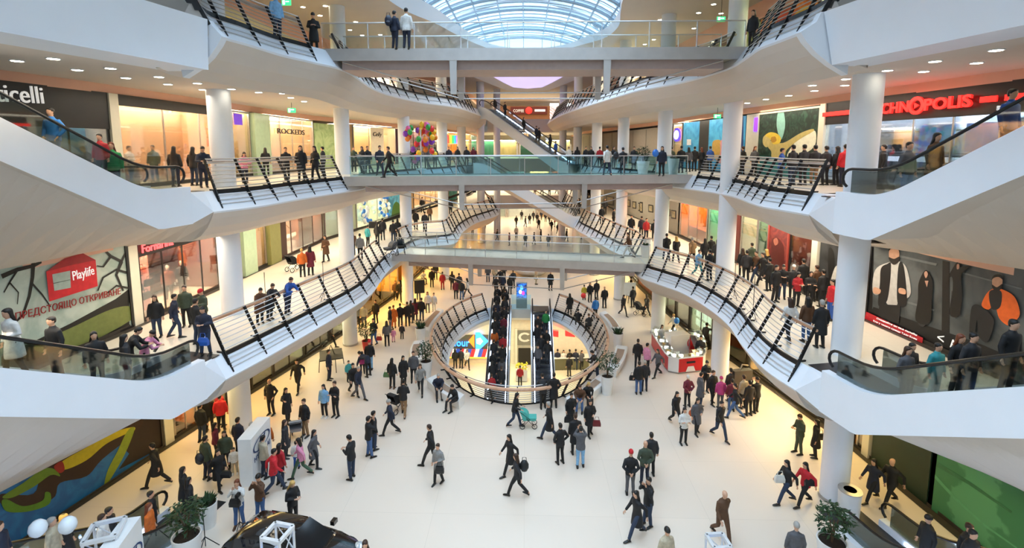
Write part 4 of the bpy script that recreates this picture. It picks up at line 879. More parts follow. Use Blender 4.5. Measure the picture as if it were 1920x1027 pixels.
# --- top storey
poster(3, -1, 180, 350, 15, .1, 3.1, 'pale yellow poster with red and green chillies', mat('cream_print', '#e2d9b4', .5), [('#c2402a', [(262, 5), (290, 0), (330, 22), (312, 34), (280, 25)], 's'), ('#2f6a3a', [(305, 12), (340, 16), (318, 22)], 's'), ('#20407a', [(252, 10), (262, 2), (282, 32), (276, 34)], 's')])
s, q, L = storefront(3, -1, 400, 556, 40, 'yellow lit shop with black hangings behind the man in the light blue shirt', '#c5a648', 5, frame=BLK, fascia=(2.7, '#e0d7a8'), spots=3)
t = span(3, -1, 400, 556, 40)[2]; n = span(3, -1, 400, 556, 40)[3]
MB().prism([q(L * .58, .1, 1.3), q(L * .96, .1, 1.3), q(L * .96, .1, 2.6), q(L * .58, .1, 2.6)], n * .05).build('name_board', mat('cream_board', '#eadfae', .5), s)
text_mesh('Marguerite', 'lettering', BLACKL, s, q(L * .61, .16, 1.9), t, (0, 0, 1), .45, .04, width=L * .32, shear=.2)
storefront(3, -1, 558, 600, 60, 'brown shop corner at the end of the top footbridge', '#8a7a60', 4)
s, q, L = storefront(3, -1, 640, 760, 150, 'white top storey shop with red and white displays', '#efe9e2', 6, shelves=2, shelfcol='#c73030')
poster(3, 1, 1428, 1532, 45, .1, 3.1, 'bright orange picture wall of the top storey', wavy('orange_print', '#e0742a', '#f0a24a', .9), [('#d2542a', [(1450, 20), (1475, 5), (1490, 30), (1470, 55)], 's'), ('#e8c04a', [(1490, 30), (1515, 10), (1525, 30), (1500, 50)], 's')])
storefront(3, 1, 1540, 1690, 8, 'green glass front above the white parapet', '#b7d68f', 5)
poster(3, 1, 1350, 1426, 70, .1, 3.0, 'lime green picture wall beyond the orange one', wavy('lime_print', '#a8c46a', '#c9d7a0', .8), [('#8a6a4a', [(1352, 55), (1362, 52), (1366, 80), (1354, 85)], 's')])
storefront(3, 1, 1180, 1330, 130, 'long plain lit front of the top storey', '#ecd9b8', 5)
# far shop with the red sign
s = thing('storefront', 'far shop with red and white sign at the end of the top storey', 'shop front', (1.5, 90, F3))
MB().box((1.2, 92, F3 + 1.6), (12, .4, 3.2)).build('back_panel', mat('shopwall_8a5a3a', '#8a5a3a', .6), s)
MB().box((.6, 91.6, F3 + 2.4), (6.6, .3, 1.3)).build('fascia', mat('fascia_5a1512', '#5a1512', .5), s)
text_mesh("COFFEE", "lettering", WHITEL, s, (-2.2, 91.4, F3 + 2.1), (1, 0, 0), (0, 0, 1), .5, .05, width=1.9)
MB().ball((.6, 91.4, F3 + 2.4), (.6, .1, .6), 14).build('round_badge', RED, s, True); MB().box((2.6, 91.4, F3 + 2.4), (1.9, .1, .4)).build('white_bar', WHITEL, s)
for x in (5.2, 7.6):
    w_ = MB().box((x, 91.9, F3 + 2.0), (1.6, .2, 3.4)).build('window_pane', mat('day_window', '#eaf6ff', .5, var=0, emit=1.6)); tag(w_, None, None, None, 'structure'); w_.name = 'window_%d' % (1 if x < 6 else 2)

def far_front(x0, x1, F, hx, label, y=91.5, lamp='#ffe6b8'):
    s = thing('storefront', label, 'shop front', ((x0 + x1) / 2, y, F)); c = (x0 + x1) / 2; w = x1 - x0
    MB().box((c, y + .6, F + 1.5), (w, .1, 3.0)).build('back_panel', mat('shopwall_' + hx[1:], hx, .6, var=.15, scale=.8), s)
    MB().box((c, y + .2, F + 2.95), (w * .9, .3, .08)).build('ceiling_lamp', lampm(2, lamp), s)
    for x in (x0, x1): MB().box((x, y, F + 1.6), (.25, .5, 3.2)).build('frame', STEEL, s)
    MB().box((c, y, F + 3.1), (w, .4, .25)).build('fascia', STEEL, s); MB().box((c, y, F + 1.4), (w - .3, .02, 2.7)).build('glass_pane', SHOPGL, s)
for x0, x1, F, hx, lab in ((-8.3, -5.2, F2, '#2f8a66', 'dark green shop front at the far end of the upper gallery'), (-4.8, -1.5, F2, '#d8c98a', 'pale yellow shop front at the far end of the upper gallery'), (-1.0, 3.0, F2, '#1f5a3f', 'deep green shop front at the far end of the upper gallery'), (3.5, 8.2, F2, '#cfc79a', 'cream shop front at the far end of the upper gallery'),
    (-8.3, -4.4, F1, '#c9863a', 'amber shop front at the far end of the lower gallery'), (-4.0, .2, F1, '#31495a', 'slate blue shop front at the far end of the lower gallery'), (.7, 4.4, F1, '#d9b98a', 'beige shop front at the far end of the lower gallery'), (4.8, 8.4, F1, '#7a3f35', 'rust red shop front at the far end of the lower gallery'),
    (-8.5, -3.6, F0, '#b9c7c4', 'grey glass shop front at the very end of the ground floor'), (-3.2, 2.0, F0, '#e8eef0', 'bright white shop front at the very end of the ground floor'), (2.5, 8.5, F0, '#c9a26a', 'tan shop front at the very end of the ground floor')):
    far_front(x0, x1, F, hx, lab)
# ---------------------------------------------------------------- furniture and loose things
POT = mat('pot_white', '#e9e9e8', .35, var=.02); SOIL = mat('soil', '#2a1f18', .9, var=.3, scale=20)
LEAF = mat('leaf_green', '#24401f', .6, var=.35, scale=8); TRUNK = mat('trunk', '#5a4632', .8, var=.2)
def planter(p, label, r=.34, h=.95, kind='tree', ph=1.3, seed=1, potm=POT):
    t = thing('potted_plant', label, 'plant', p); random.seed(seed)
    MB().lathe([(r * .72, 0), (r, h), (r * .9, h), (r * .86, h - .08)], p, 24, caps=False).lathe([(.01, .005), (r * .72, .005)], p, 24, caps=False).build('pot', potm, t, True); pt = t.children[-1] if t.children else t
    MB().lathe([(.01, h - .09), (r * .87, h - .08)], p, 24).build('soil', SOIL, t)
    mb = MB(); top = Vector(p) + Vector((0, 0, h - .08))
    def leaf(b, d, ln, w):
        d = d.normalized(); s_ = d.cross(Vector((0, 0, 1))); s_ = s_.normalized() if s_.length > .05 else Vector((1, 0, 0)); m = b + d * ln * .5
        mb.add([b, m + s_ * w - Vector((0, 0, .01)), b + d * ln - Vector((0, 0, ln * .2)), m - s_ * w - Vector((0, 0, .01))], [(0, 1, 2, 3)])
    if kind == 'tree':
        st = MB()
        for k in range(3):
            a = k * 2.1; st.tube([top, top + Vector((.05 * math.cos(a), .05 * math.sin(a), ph * .35)), top + Vector((.16 * math.cos(a), .16 * math.sin(a), ph * .7))], [.03, .025, .015], 6)
        st.build('stem', TRUNK, t, True)
        for i in range(330):
            q = Vector((random.gauss(0, 1), random.gauss(0, 1), random.gauss(0, 1))).normalized() * random.uniform(.35, 1) ** .5; q = Vector((q.x * .5 * ph * .85, q.y * .5 * ph * .85, q.z * .42 * ph + ph * .62)) + top
            leaf(q, Vector((random.uniform(-1, 1), random.uniform(-1, 1), random.uniform(-.4, .6))), random.uniform(.13, .22), .035)
    else:
        for i in range(60):
            a = random.uniform(0, 6.28); leaf(top + Vector((.12 * math.cos(a), .12 * math.sin(a), 0)), Vector((math.cos(a) * .5, math.sin(a) * .5, random.uniform(.7, 1.6))), random.uniform(.3, ph), .04)
    mb.build('foliage', LEAF, t)
    return t
planter(W(799, 708, 0), 'potted palm in a white tub near the man in the dark grey suit', .36, 1.0, 'tree', 1.15, 1)
planter(W(789, 641, 0), 'spiky plant in a white tub at the curved seat near the waiting group', .36, 1.0, 'spike', .75, 2)
planter(W(1138, 738, 0), 'potted tree in a white tub beside the man leaning on the oval rail', .34, 1.0, 'tree', 1.35, 3)
planter(W(1158, 652, 0), 'spiky plant in a white tub between the curved seats on the kiosk side', .34, 1.0, 'spike', .7, 4)
planter(W(688, 655, 0), 'bushy tree in a red tub in front of the slim white column', .3, .6, 'tree', 1.3, 5, mat('pot_red', '#a8261f', .4))
planter(W(355, 1066, 0), 'large leafy tree in a big white tub at the bottom edge by the escalator', .40, 1.15, 'tree', 1.15, 6)
planter(W(392, 985, 0), 'small leafy plant in a white tub behind the big tub', .3, .85, 'spike', .5, 7)
planter(W(1556, 1062, 0), 'leafy tree in a white tub at the bottom edge beside the hoarding escalator', .42, .9, 'tree', 1.2, 8)
planter(W(1262, 328, F2), 'tall white tub on the upper gallery behind the woman with the blue balloon', .34, 1.0, 'spike', .1, 9)
planter(W(1205, 326, F2), 'white tub with low bush on the upper gallery before the grey shutter', .4, .8, 'tree', 1.0, 10)
planter(W(1210, 482, F1), 'plain white tub at the end of the lowest footbridge', .34, .85, 'spike', .08, 12)
# curved seats round the oval railing
def bench(px, label):
    P = [Vector((W(x, y, 0).x, W(x, y, 0).y)) for x, y in px]; P = spline(P, .2); N = []
    for p in P: N.append(((p - PITC)).normalized())
    b = thing('curved_bench', label, 'bench', (P[len(P) // 2].x, P[len(P) // 2].y, 0), 0, 'white curved seats round the opening')
    def at(o, z): return [Vector((p.x + n.x * o, p.y + n.y * o, z)) for p, n in zip(P, N)]
    prof = [(-.30, .0), (-.36, .44), (-.28, .5), (.28, .5), (.36, .44), (.30, 0)]
    L = [at(o, z) for o, z in prof]; mb = MB()
    for A, B in zip(L, L[1:]): mb.strip(A, B)
    for i in (0, -1): mb.add([l[i] for l in L], [tuple(range(6))])
    mb.build('shell', POT, b, True)
    P2 = P[3:-3]; a = at(-.22, .515)[3:-3]; c = at(.22, .515)[3:-3]
    MB().strip(a, c).build('timber_seat', mat('bench_timber', '#a48b78', .5, var=.1, scale=10), b)
bench([(810, 722), (832, 742), (866, 762)], 'curved white bench with two seated men in dark clothes')
bench([(1064, 768), (1100, 748), (1130, 722)], 'curved white bench with the man in the brown jacket')
bench([(1146, 705), (1160, 682), (1166, 662)], 'empty curved white bench beside the potted tree')
bench([(783, 690), (780, 668), (786, 652)], 'empty curved white bench behind the potted palm')
bench([(794, 632), (806, 612), (826, 590)], 'curved white bench near the waiting group')
bench([(1158, 632), (1146, 612), (1130, 596)], 'curved white bench near the spiky plant on the kiosk side')
o = thing('round_seat', 'big white bowl shaped seat under the lowest footbridge', 'bench', W(995, 512, 0))
c = W(995, 512, 0); MB().lathe([(1.3, 0), (2.3, .7), (2.25, .78), (1.6, .6), (0, .6)], c, 32).build('bowl', POT, o, True)
MB().lathe([(1.35, .63), (2.1, .76)], c, 32, caps=False).build('wooden_top', WOOD, o)
# lit totem and glass barrier at the head of the pit
c = W(978, 577, 0); o = thing('display_totem', 'lit advertising totem with blue screen at the escalator heads', 'advertising screen', c)
cs = MB().box(c + Vector((0, 0, 1.05)), (.86, .22, 2.1)).build('case', mat('totem_case', '#9aa3ad', .4, .5), o)
MB().box(c + Vector((0, -.115, 1.45)), (.76, .02, 1.15)).build('screen', wavy('totem_screen', '#1a5fc4', '#0a1440', 2.2, .3), cs)
MATS['totem_screen'].node_tree.nodes['Principled BSDF'].inputs['Emission Strength'].default_value = 1.5
nt = MATS['totem_screen'].node_tree; nt.links.new(nt.nodes['Principled BSDF'].inputs['Base Color'].links[0].from_socket, nt.nodes['Principled BSDF'].inputs['Emission Color'])
for dx, dz, hx in ((-.1, 1.35, '#c8d8f0'), (.12, 1.25, '#b0409a'), (.0, 1.7, '#58b8ff')): MB().ball(c + Vector((dx, -.13, dz)), (.13, .012, .18), 10).build('picture_patch', mat('patch_' + hx[1:], hx, .4, var=0, emit=1.2), o, True)
o = thing('glass_barrier', 'clear glass barrier between the two escalator heads', 'railing', (PITC.x, 38.25, 0))
MB().box((PITC.x + .05, 38.3, .6), (1.55, .03, 1.2)).build('glass_panel', TINT, o); MB().box((PITC.x + .05, 38.3, -.35), (1.9, .06, .7)).build('base_band', POT, o)
# jewellery kiosk
KR = mat('kiosk_red', '#c4181f', .3, var=.03); KW = mat('kiosk_white', '#ece9e4', .3, var=.02)
K = [W(x, y, 0) for x, y in ((1246, 691), (1252, 698), (1272, 702), (1317, 697), (1322, 690), (1322, 672), (1312, 652), (1262, 646), (1226, 643), (1221, 650))]
o = thing('jewellery_kiosk', 'red and white jewellery kiosk with lit trays', 'kiosk', W(1275, 672, 0))
cK = sum(K, Vector()) / len(K)
for i in range(len(K)):
    a, b = K[i], K[(i + 1) % len(K)]; n_ = Vector((cK.x - (a.x + b.x) / 2, cK.y - (a.y + b.y) / 2, 0)).normalized(); ai, bi = a + n_ * .5, b + n_ * .5
    red = i in (0, 2, 5, 8, 9)
    zb = .12
    MB().prism([a + Vector((0, 0, zb)), b + Vector((0, 0, zb)), b + Vector((0, 0, .92)), a + Vector((0, 0, .92))], n_ * .06).build('counter_panel', KR if red else KW, o)
    MB().prism([a + n_ * .1, b + n_ * .1, bi, ai], (0, 0, .12)).build('plinth', STEEL, o)
    MB().prism([v + Vector((0, 0, .92)) for v in (a - n_ * .03, b - n_ * .03, bi, ai)], (0, 0, .05)).build('counter_top', KW, o)
    gc = MB().prism([v + Vector((0, 0, .98)) for v in (a + n_ * .03, b + n_ * .03, b + n_ * .45, a + n_ * .45)], (0, 0, .22)).build('glass_case', SHOPGL, o)
    L_ = (b - a).length; random.seed(i)
    for k in range(max(1, int(L_ / .5))):
        p = a.lerp(b, (k + .5) / max(1, int(L_ / .5))) + n_ * .25 + Vector((0, 0, 1.0))
        MB().ball(p + Vector((0, 0, .02)), (.10, .10, .05), 6).build('tray', mat('tray_gold' if k % 2 else 'tray_light', '#e8b860' if k % 2 else '#fff2d8', .4, var=.1, emit=.0 if k % 2 else 4.0), gc)
a, b = K[2], K[3]; n_ = (cK - (a + b) / 2); n_.z = 0; n_.normalize()
MB().prism([a.lerp(b, .3) - n_ * .01 + Vector((0, 0, .12)), a.lerp(b, .7) - n_ * .01 + Vector((0, 0, .12)), a.lerp(b, .62) - n_ * .01 + Vector((0, 0, .42)), a.lerp(b, .38) - n_ * .01 + Vector((0, 0, .42))], n_ * .005).build('arched_cutout', KW, o)
MB().prism([a.lerp(b, .32) - n_ * .012 + Vector((0, 0, .6)), a.lerp(b, .68) - n_ * .012 + Vector((0, 0, .6)), a.lerp(b, .68) - n_ * .012 + Vector((0, 0, .72)), a.lerp(b, .32) - n_ * .012 + Vector((0, 0, .72))], n_ * .005).build('dark_name_strip', BLK, o)
c = W(1268, 668, 0); MB().box(c + Vector((0, 0, .75)), (1.3, .7, 1.5), .3).build('centre_cabinet', KW, o); MB().prism([c + Vector((.7, -.3, .1)), c + Vector((1.25, -.2, .1)), c + Vector((.75, -.3, 1.2))], (0, .5, 0)).build('red_fin', KR, o)
# white show blocks with the car maker's mark
def show_block(a, b, th, hgt, label, text):
    a, b = Vector((a.x, a.y, 0)), Vector((b.x, b.y, 0)); x = (b - a).normalized(); n = Vector((x.y, -x.x, 0)); L = (b - a).length
    o = thing('show_block', label, 'display block', (a + b) / 2)
    o_ = o; o = MB().prism([a, b, b - n * th, a - n * th], (0, 0, hgt)).build('body', POT, o_)
    HB = mat('logo_blue', '#27406e', .4)
    up = Vector((0, 0, 1)); c = a + x * L * .5 + n * .012 + up * (hgt * .72); ro, ri = [], []
    for k in range(28):
        t = 2 * math.pi * k / 28; v = x * (.44 * L * math.cos(t)) + up * (.27 * math.sin(t)); ro.append(c + v); ri.append(c + v * .86)
    MB().strip(ro + ro[:1], ri + ri[:1]).build('logo_ring', HB, o)
    for k in (-1, 1):
        MB().prism([c + x * (.10 * k * L) - x * .1 * L - up * .19, c + x * (.10 * k * L) - x * .03 * L - up * .19, c + x * (.10 * k * L) + x * .1 * L + up * .19, c + x * (.10 * k * L) + x * .03 * L + up * .19], n * .004).build('logo_stroke', HB, o)
    MB().prism([c - x * .1 * L - up * .03, c + x * .08 * L - up * .06, c + x * .1 * L + up * .03, c - x * .08 * L + up * .06], n * .004).build('logo_bar', HB, o)
    text_mesh(text, 'lettering', HB, o, a + x * L * .1 + n * .008 + up * (hgt * .45), x, up, .2, .01, width=L * .8)
    return o_
show_block(W(470, 824, 1.9), W(506, 781, 1.9), .5, 1.9, 'white show block with blue oval mark beside the stout column', 'HYUNDAI')
show_block(W(222, 1026, 2.8), W(264, 967, 2.8), .45, 2.8, 'white show block with blue oval mark at the bottom edge beside the truss', 'HYUNDAI')
# white truss towers
def truss(p, w, h, label, rz=0):
    o = thing('truss_tower', label, 'truss', p, rz); q = w / 2; T = mat('truss_white', '#dfe0e2', .4, .2)
    for x in (-q, q):
        for y in (-q, q): MB().tube([(x, y, 0), (x, y, h)], .035, 6).build('chord', T, o, True, local=True)
    mb = MB(); n = max(2, int(h / w))
    for k in range(n):
        z0, z1 = h * k / n, h * (k + 1) / n
        for a, b in (((-q, -q), (q, -q)), ((q, -q), (q, q)), ((q, q), (-q, q)), ((-q, q), (-q, -q))):
            mb.tube([(*a, z0), (*b, z1)], .018, 4)
    mb.build('lacing', T, o, local=True)
    mb = MB()
    for a, b in (((-q, -q), (q, -q)), ((q, -q), (q, q)), ((q, q), (-q, q)), ((-q, q), (-q, -q))): mb.beam((*a, h), (*b, h), .09, .09)
    mb.build('top_frame', T, o, local=True)
    for x in (-q, q): MB().box((x * .6, -q - .05, h - .5), (.16, .16, .22)).build('lamp_head', mat('lamp_blue', '#2a7fe0', .4, var=0, emit=1.5), o, local=True)
p = W(196, 994, 2.9); truss((p.x, p.y, 0), .7, 2.9, 'white truss tower beside the show block at the bottom edge', .4)
p = W(520, 998, 2.7); truss((p.x, p.y, 0), .55, 2.7, 'white truss tower in front of the black car', -.2)
p = W(1347, 1014, 1.5); truss((p.x, p.y, 0), .5, 1.5, 'white truss top just showing below the man in brown', .1)
# black show car
def car(p, rz, label):
    o = thing('car', label, 'car', p, rz); PAINT = mat('car_black', '#0b0b0d', .12, .2, var=0, coat=1.0); CG = mat('car_glass', '#15181b', .08, var=0)
    # outline stations along the length: x, belt half width, sill z, bonnet z
    st = [(-2.1, .55, .45, .75), (-2.0, .78, .3, .92), (-1.6, .88, .22, 1.0), (-.6, .9, .2, .98), (.5, .9, .2, .96), (1.1, .88, .2, .9), (1.7, .8, .22, .76), (2.02, .66, .3, .62), (2.12, .4, .4, .52)]
    MB().rings([[(x, -w, z0), (x, -w * 1.02, (z0 + z1) / 2), (x, -w * .93, z1 * .93), (x, -w * .7, z1), (x, w * .7, z1), (x, w * .93, z1 * .93), (x, w * 1.02, (z0 + z1) / 2), (x, w, z0)] for x, w, z0, z1 in st]).build('body', PAINT, o, True, local=True)
    gh = [(-1.95, .66, .95, .97), (-1.45, .7, .96, 1.36), (-.7, .7, .96, 1.46), (.15, .69, .95, 1.42), (.6, .68, .93, 1.2), (1.05, .66, .88, .92)]
    MB().rings([[(x, -w, z0), (x, -w * .86, z0 + (z1 - z0) * .75), (x, -w * .62, z1), (x, w * .62, z1), (x, w * .86, z0 + (z1 - z0) * .75), (x, w, z0)] for x, w, z0, z1 in gh]).build('cabin', PAINT, o, True, local=True)
    MB().add([(.22, -.5, 1.425), (.22, .5, 1.425), (1.0, .58, .965), (1.0, -.58, .965)], [(0, 1, 2, 3)]).build('windscreen', CG, o, local=True)
    for s_ in (-1, 1):
        MB().add([(-1.3, s_ * .66, 1.02), (.55, s_ * .66, 1.0), (.1, s_ * .56, 1.36), (-1.2, s_ * .57, 1.33)], [(0, 1, 2, 3)]).build('side_window', CG, o, local=True)
        MB().ball((1.85, s_ * .6, .68), (.22, .15, .09), 10).build('headlamp', mat('lamp_clear', '#c9d3da', .1, .4, var=0), o, True, local=True)
        MB().box((.75, s_ * .95, 1.0), (.14, .2, .13)).build('mirror', PAINT, o, local=True)
        for x in (-1.35, 1.35):
            ax = [(.33 * math.cos(t), .33 * math.sin(t)) for t in [2 * math.pi * k / 20 for k in range(20)]]
            MB().rings([[(x + a, s_ * (.74 + d), .33 + b) for a, b in ax] for d in (0, .17)]).build('wheel', RUBBER, o, local=True)
    return o
p = W(570, 1005, 1.0); car((p.x - .25, p.y - .15, 0), R(-12), 'glossy black car on show at the bottom edge')
# stands, boards and small equipment
def tripod(p, h, label, cat='stand', head=True):
    o = thing('tripod_stand', label, cat, p)
    for k in range(3):
        a = k * 2.094 + .5; MB().tube([(0, 0, .45), (.38 * math.cos(a), .38 * math.sin(a), .012)], .014, 5).build('leg', BLACK, o, True, local=True)
    MB().tube([(0, 0, .12), (0, 0, h)], .014, 6).build('pole', BLACK, o, True, local=True)
    if head: MB().box((0, 0, h + .05), (.1, .18, .1)).build('head', BLACK, o, local=True)
    return o
tripod(W(451, 1001, 0), 1.35, 'black tripod in front of the curly haired woman in white')
tripod(W(386, 1030, 0), 1.3, 'thin microphone stand at the bottom edge beside the small tub', head=False)
tripod(W(371, 1060, 0), 1.2, 'thin microphone stand at the bottom edge beside the big tub', head=False)
tripod(W(608, 562, F1), 1.9, 'thin tall light stand at the timber rail of the lower gallery', head=False)
tripod(W(500, 590, F1), 1.9, 'thin tall light stand behind the elderly couple', head=False)
tripod(W(1376, 560, F1), 1.9, 'thin light stand near the column of the lower gallery', head=False)
tripod(W(1411, 598, F1), 1.9, 'second thin light stand along the timber rail, nearer the crowd', head=False)
def pram(p, rz, label, col='#1d1e21', s_=1.0):
    o = thing('pram', label, 'pram', p, rz); o.scale = (s_,) * 3; M_ = mat('pram_' + col[1:], col, .7, var=.1)
    for x, y in ((-.25, .3), (.25, .3), (-.22, -.35), (.22, -.35)):
        MB().tube([(x, y + .13 * math.cos(t), .14 + .13 * math.sin(t)) for t in [2 * math.pi * k / 14 for k in range(14)]], .02, 5, closed=True).build('wheel', RUBBER, o, True, local=True)
    MB().tube([(-.24, .3, .14), (-.24, -.1, .55), (-.24, .5, 1.02), (.24, .5, 1.02), (.24, -.1, .55), (.24, .3, .14)], .016, 5).tube([(-.22, -.35, .14), (-.24, .1, .6)], .016, 5).tube([(.22, -.35, .14), (.24, .1, .6)], .016, 5).build('chassis', BLACK, o, True, local=True)
    MB().rings([[(-.2, -.4, .45), (.2, -.4, .45), (.2, .25, .45), (-.2, .25, .45)], [(-.24, -.46, .62), (.24, -.46, .62), (.24, .32, .62), (-.24, .32, .62)]]).build('seat', M_, o, local=True)
    A = [[(x, .3 - .36 * math.cos(t) * 1.0 - .0, .62 + .36 * math.sin(t)) for t in [math.pi * k / 8 for k in range(6)]] for x in (-.24, .24)]
    MB().strip(A[0], A[1]).add(A[0] + [(-.24, .3, .62)], [tuple(range(7))]).add(A[1] + [(.24, .3, .62)], [tuple(range(7))]).build('hood', M_, o, local=True)
    return o
pram(W(744, 770, 0), R(150), 'dark pram pushed by the man in khaki trousers')
pram(W(990, 800, 0), R(90), 'turquoise toy pushcart with a hooded child seat', '#4fb0a6', .85)
pram(W(1200, 590, 0), R(60), 'dark pram near the easel on the kiosk side')
pram(W(557, 822, 0), R(200), 'pale grey pram in the crowd near the balding man in khaki', '#8d8f94')
pram(W(552, 508, F1), R(150), 'black pram pushed by the woman in burgundy')
pram(W(752, 476, F1), R(20), 'parked black pram at the end of the lowest footbridge')
pram(W(733, 480, F1), R(-40), 'parked dark pram with a white hood bag beside the rail', '#55565a')
o = thing('folding_table', 'dark folding table with a cone on top by the slim column', 'table', W(622, 690, 0))
c = W(622, 690, 0)
MB().box(c + Vector((0, 0, .82)), (1.25, 1.5, .06), .4).build('table_top', mat('dark_board', '#3a3833', .6), o)
for x, y in ((-.5, -.6), (.5, -.6), (-.5, .6), (.5, .6)): MB().tube([c + Vector((x, y, 0)), c + Vector((x * .9, y * .9, .8))], .02, 5).build('leg', BLACK, o)
MB().tube([c + Vector((-.2, 0, .85)), c + Vector((0, 0, 1.4)), c + Vector((.2, 0, .85))], .03, 6).build('cone_frame', mat('dark_board', '#3a3833'), o)
o = thing('equipment_board', 'grey equipment board standing behind the onlookers', 'board', W(1388, 750, 0)); c = W(1388, 750, 0)
MB().box(c + Vector((0, 0, 1.15)), (1.0, .3, .95), .2).build('panel', mat('grey_board', '#4c4b48', .6, var=.1), o); MB().box(c + Vector((0, 0, .35)), (.5, .3, .7), .2).build('base', BLK, o); MB().tube([c + Vector((-.1, 0, 1.6)), c + Vector((0, 0, 1.9)), c + Vector((.3, 0, 1.85))], .04, 6).build('bracket', STEEL, o)
o = thing('easel_sign', 'white board on an easel by the brown picture board', 'sign', W(1180, 572, 0)); c = W(1180, 572, 0)
MB().box(c + Vector((0, 0, 1.35)), (.95, .05, 1.1)).build('board', mat('easel_white', '#e6edf6', .5), o)
for k in (-.35, .35): MB().tube([c + Vector((k, -.05, 0)), c + Vector((k * .3, .05, 2.0))], .025, 5).build('leg', BLACK, o)
MB().tube([c + Vector((0, .5, 0)), c + Vector((0, .05, 1.9))], .025, 5).build('leg', BLACK, o)
o = thing('loudspeaker', 'black loudspeaker on a pole by the column of the gold lit shop', 'loudspeaker', W(787, 568, 0)); c = W(787, 568, 0)
MB().box(c + Vector((0, 0, 1.45)), (.8, .5, 1.1), .3).build('box', BLK, o); MB().tube([c, c + Vector((0, 0, .95))], .03, 6).build('pole', BLACK, o); MB().lathe([(.35, 0), (.35, .03), (.04, .06)], c, 16).build('foot', BLACK, o)
o = thing('litter_bin', 'round white litter bin with dark hole beside the stout column', 'bin', W(1590, 968, 0)); c = W(1590, 966, 0)
MB().lathe([(.33, 0), (.35, .9), (.36, .95)], c, 24).build('body', POT, o, True); MB().lathe([(.37, .95), (.37, .98), (.2, .985), (.2, .96)], c, 24).build('rim', STEEL, o, True); MB().lathe([(.005, .972), (.2, .972)], c, 20).build('opening', BLK, o)
o = thing('litter_bin', 'white litter bin on the lower gallery by the framed pictures', 'bin', W(1216, 468, F1)); c = W(1214, 470, F1)
MB().lathe([(.3, 0), (.32, .85)], c, 20).build('body', POT, o, True); MB().lathe([(.33, .85), (.33, .9)], c, 20).build('rim', STEEL, o)
# camera crane on the lower gallery
a, b = W(700, 452, F1), W(890, 396, F1); a.z, b.z = F1 + 1.3, F1 + 2.6
o = thing('camera_crane', 'long black camera crane boom across the lower gallery', 'crane', (a.x, a.y, F1)); m_ = a.lerp(b, .28)
MB().beam(a, b, .12, .2).build('boom', BLACK, o); MB().beam(a + Vector((0, 0, .22)), b + Vector((0, 0, .05)), .04, .04).build('tension_rod', BLACK, o); MB().box(a, (.5, .4, .5)).build('counterweight', BLACK, o)
MB().tube([(m_.x, m_.y, F1 + .4), m_], .07, 8).build('mast', BLACK, o)
for k in range(3):
    t_ = k * 2.094; MB().tube([(m_.x, m_.y, F1 + .7), (m_.x + .7 * math.cos(t_), m_.y + .7 * math.sin(t_), F1 + .02)], .03, 5).build('leg', BLACK, o)
MB().box(b + Vector((0, 0, -.25)), (.35, .5, .35)).build('camera_head', BLACK, o); MB().tube([b, b + Vector((0, 0, -.3))], .04, 6).build('hanger', BLACK, o)
o = thing('folding_bench', 'dark slatted bench by the curling railing', 'bench', W(800, 452, F1)); c = W(795, 455, F1)
for k in range(4): MB().box(c + Vector((0, -.3 + .2 * k, .45)), (2.4, .12, .05), .2).build('slat', BLACK, o)
for k in (-1, 1): MB().box(c + Vector((k, 0, .22)), (.06, .6, .44), .2).build('leg', BLACK, o)
# balloon tree on the upper gallery
c = W(790, 318, F2); o = thing('balloon_stand', 'stand carrying the bunch of bright coloured balloons', 'stand', c)
MB().tube([c, c + Vector((0, 0, 3.0))], .05, 6).build('pole', WHITE, o); MB().lathe([(.4, 0), (.4, .06), (.05, .1)], c, 16).build('foot', WHITE, o)
random.seed(8)
for i in range(46):
    hx, nm = (('#e23a3a', 'red'), ('#f2c12e', 'yellow'), ('#8a3fc0', 'purple'), ('#3fa04a', 'green'), ('#e86aa8', 'pink'), ('#f08a2a', 'orange'))[i % 6]
    q = Vector((random.gauss(0, 1), random.gauss(0, 1), random.gauss(0, 1))).normalized(); p = c + Vector((q.x * 1.15 + (.0 if i < 30 else random.uniform(-.3, .3)), q.y * .6, 2.6 + q.z * .75 if i < 36 else 1.0 + q.z * .6))
    tag(MB().ball(p, (.2, .2, .24), 10).build('balloon', mat('balloon_' + nm, hx, .25, var=0), None, True), nm + ' balloon in the bunch on the stand by the purple shop', 'balloon', nm + ' balloons of the bunch')
c = W(1256, 314, F2); p = WY(1229, 287, W(1240, 330, F2).y - .2); tag(MB().ball(p, (.19, .19, .23), 12).build('balloon', BALB, None, True), 'single blue balloon held over the middle footbridge', 'balloon')
p = WY(1269, 601, W(1263, 628, 0).y - .3); tag(MB().ball(W(1269, 601, 1.1), (.19, .19, .22), 12).build('balloon', BALB, None, True), 'light blue balloon carried by the girl in white', 'balloon')
tag(MB().ball(W(1094, 554, 1.4), (.2, .2, .22), 12).build('balloon', mat('balloon_red', '#e23a3a', .25), None, True), 'single red balloon behind the oval railing', 'balloon')
for x, y, t_ in ((71, 990, 'beside the white haired man'), (127, 984, 'above the fair haired woman in black')):
    tag(MB().ball(W(x, y, 3.2), (.2, .2, .22), 12).build('balloon', BALW, None, True), 'white balloon on the bottom escalator ' + t_, 'balloon')
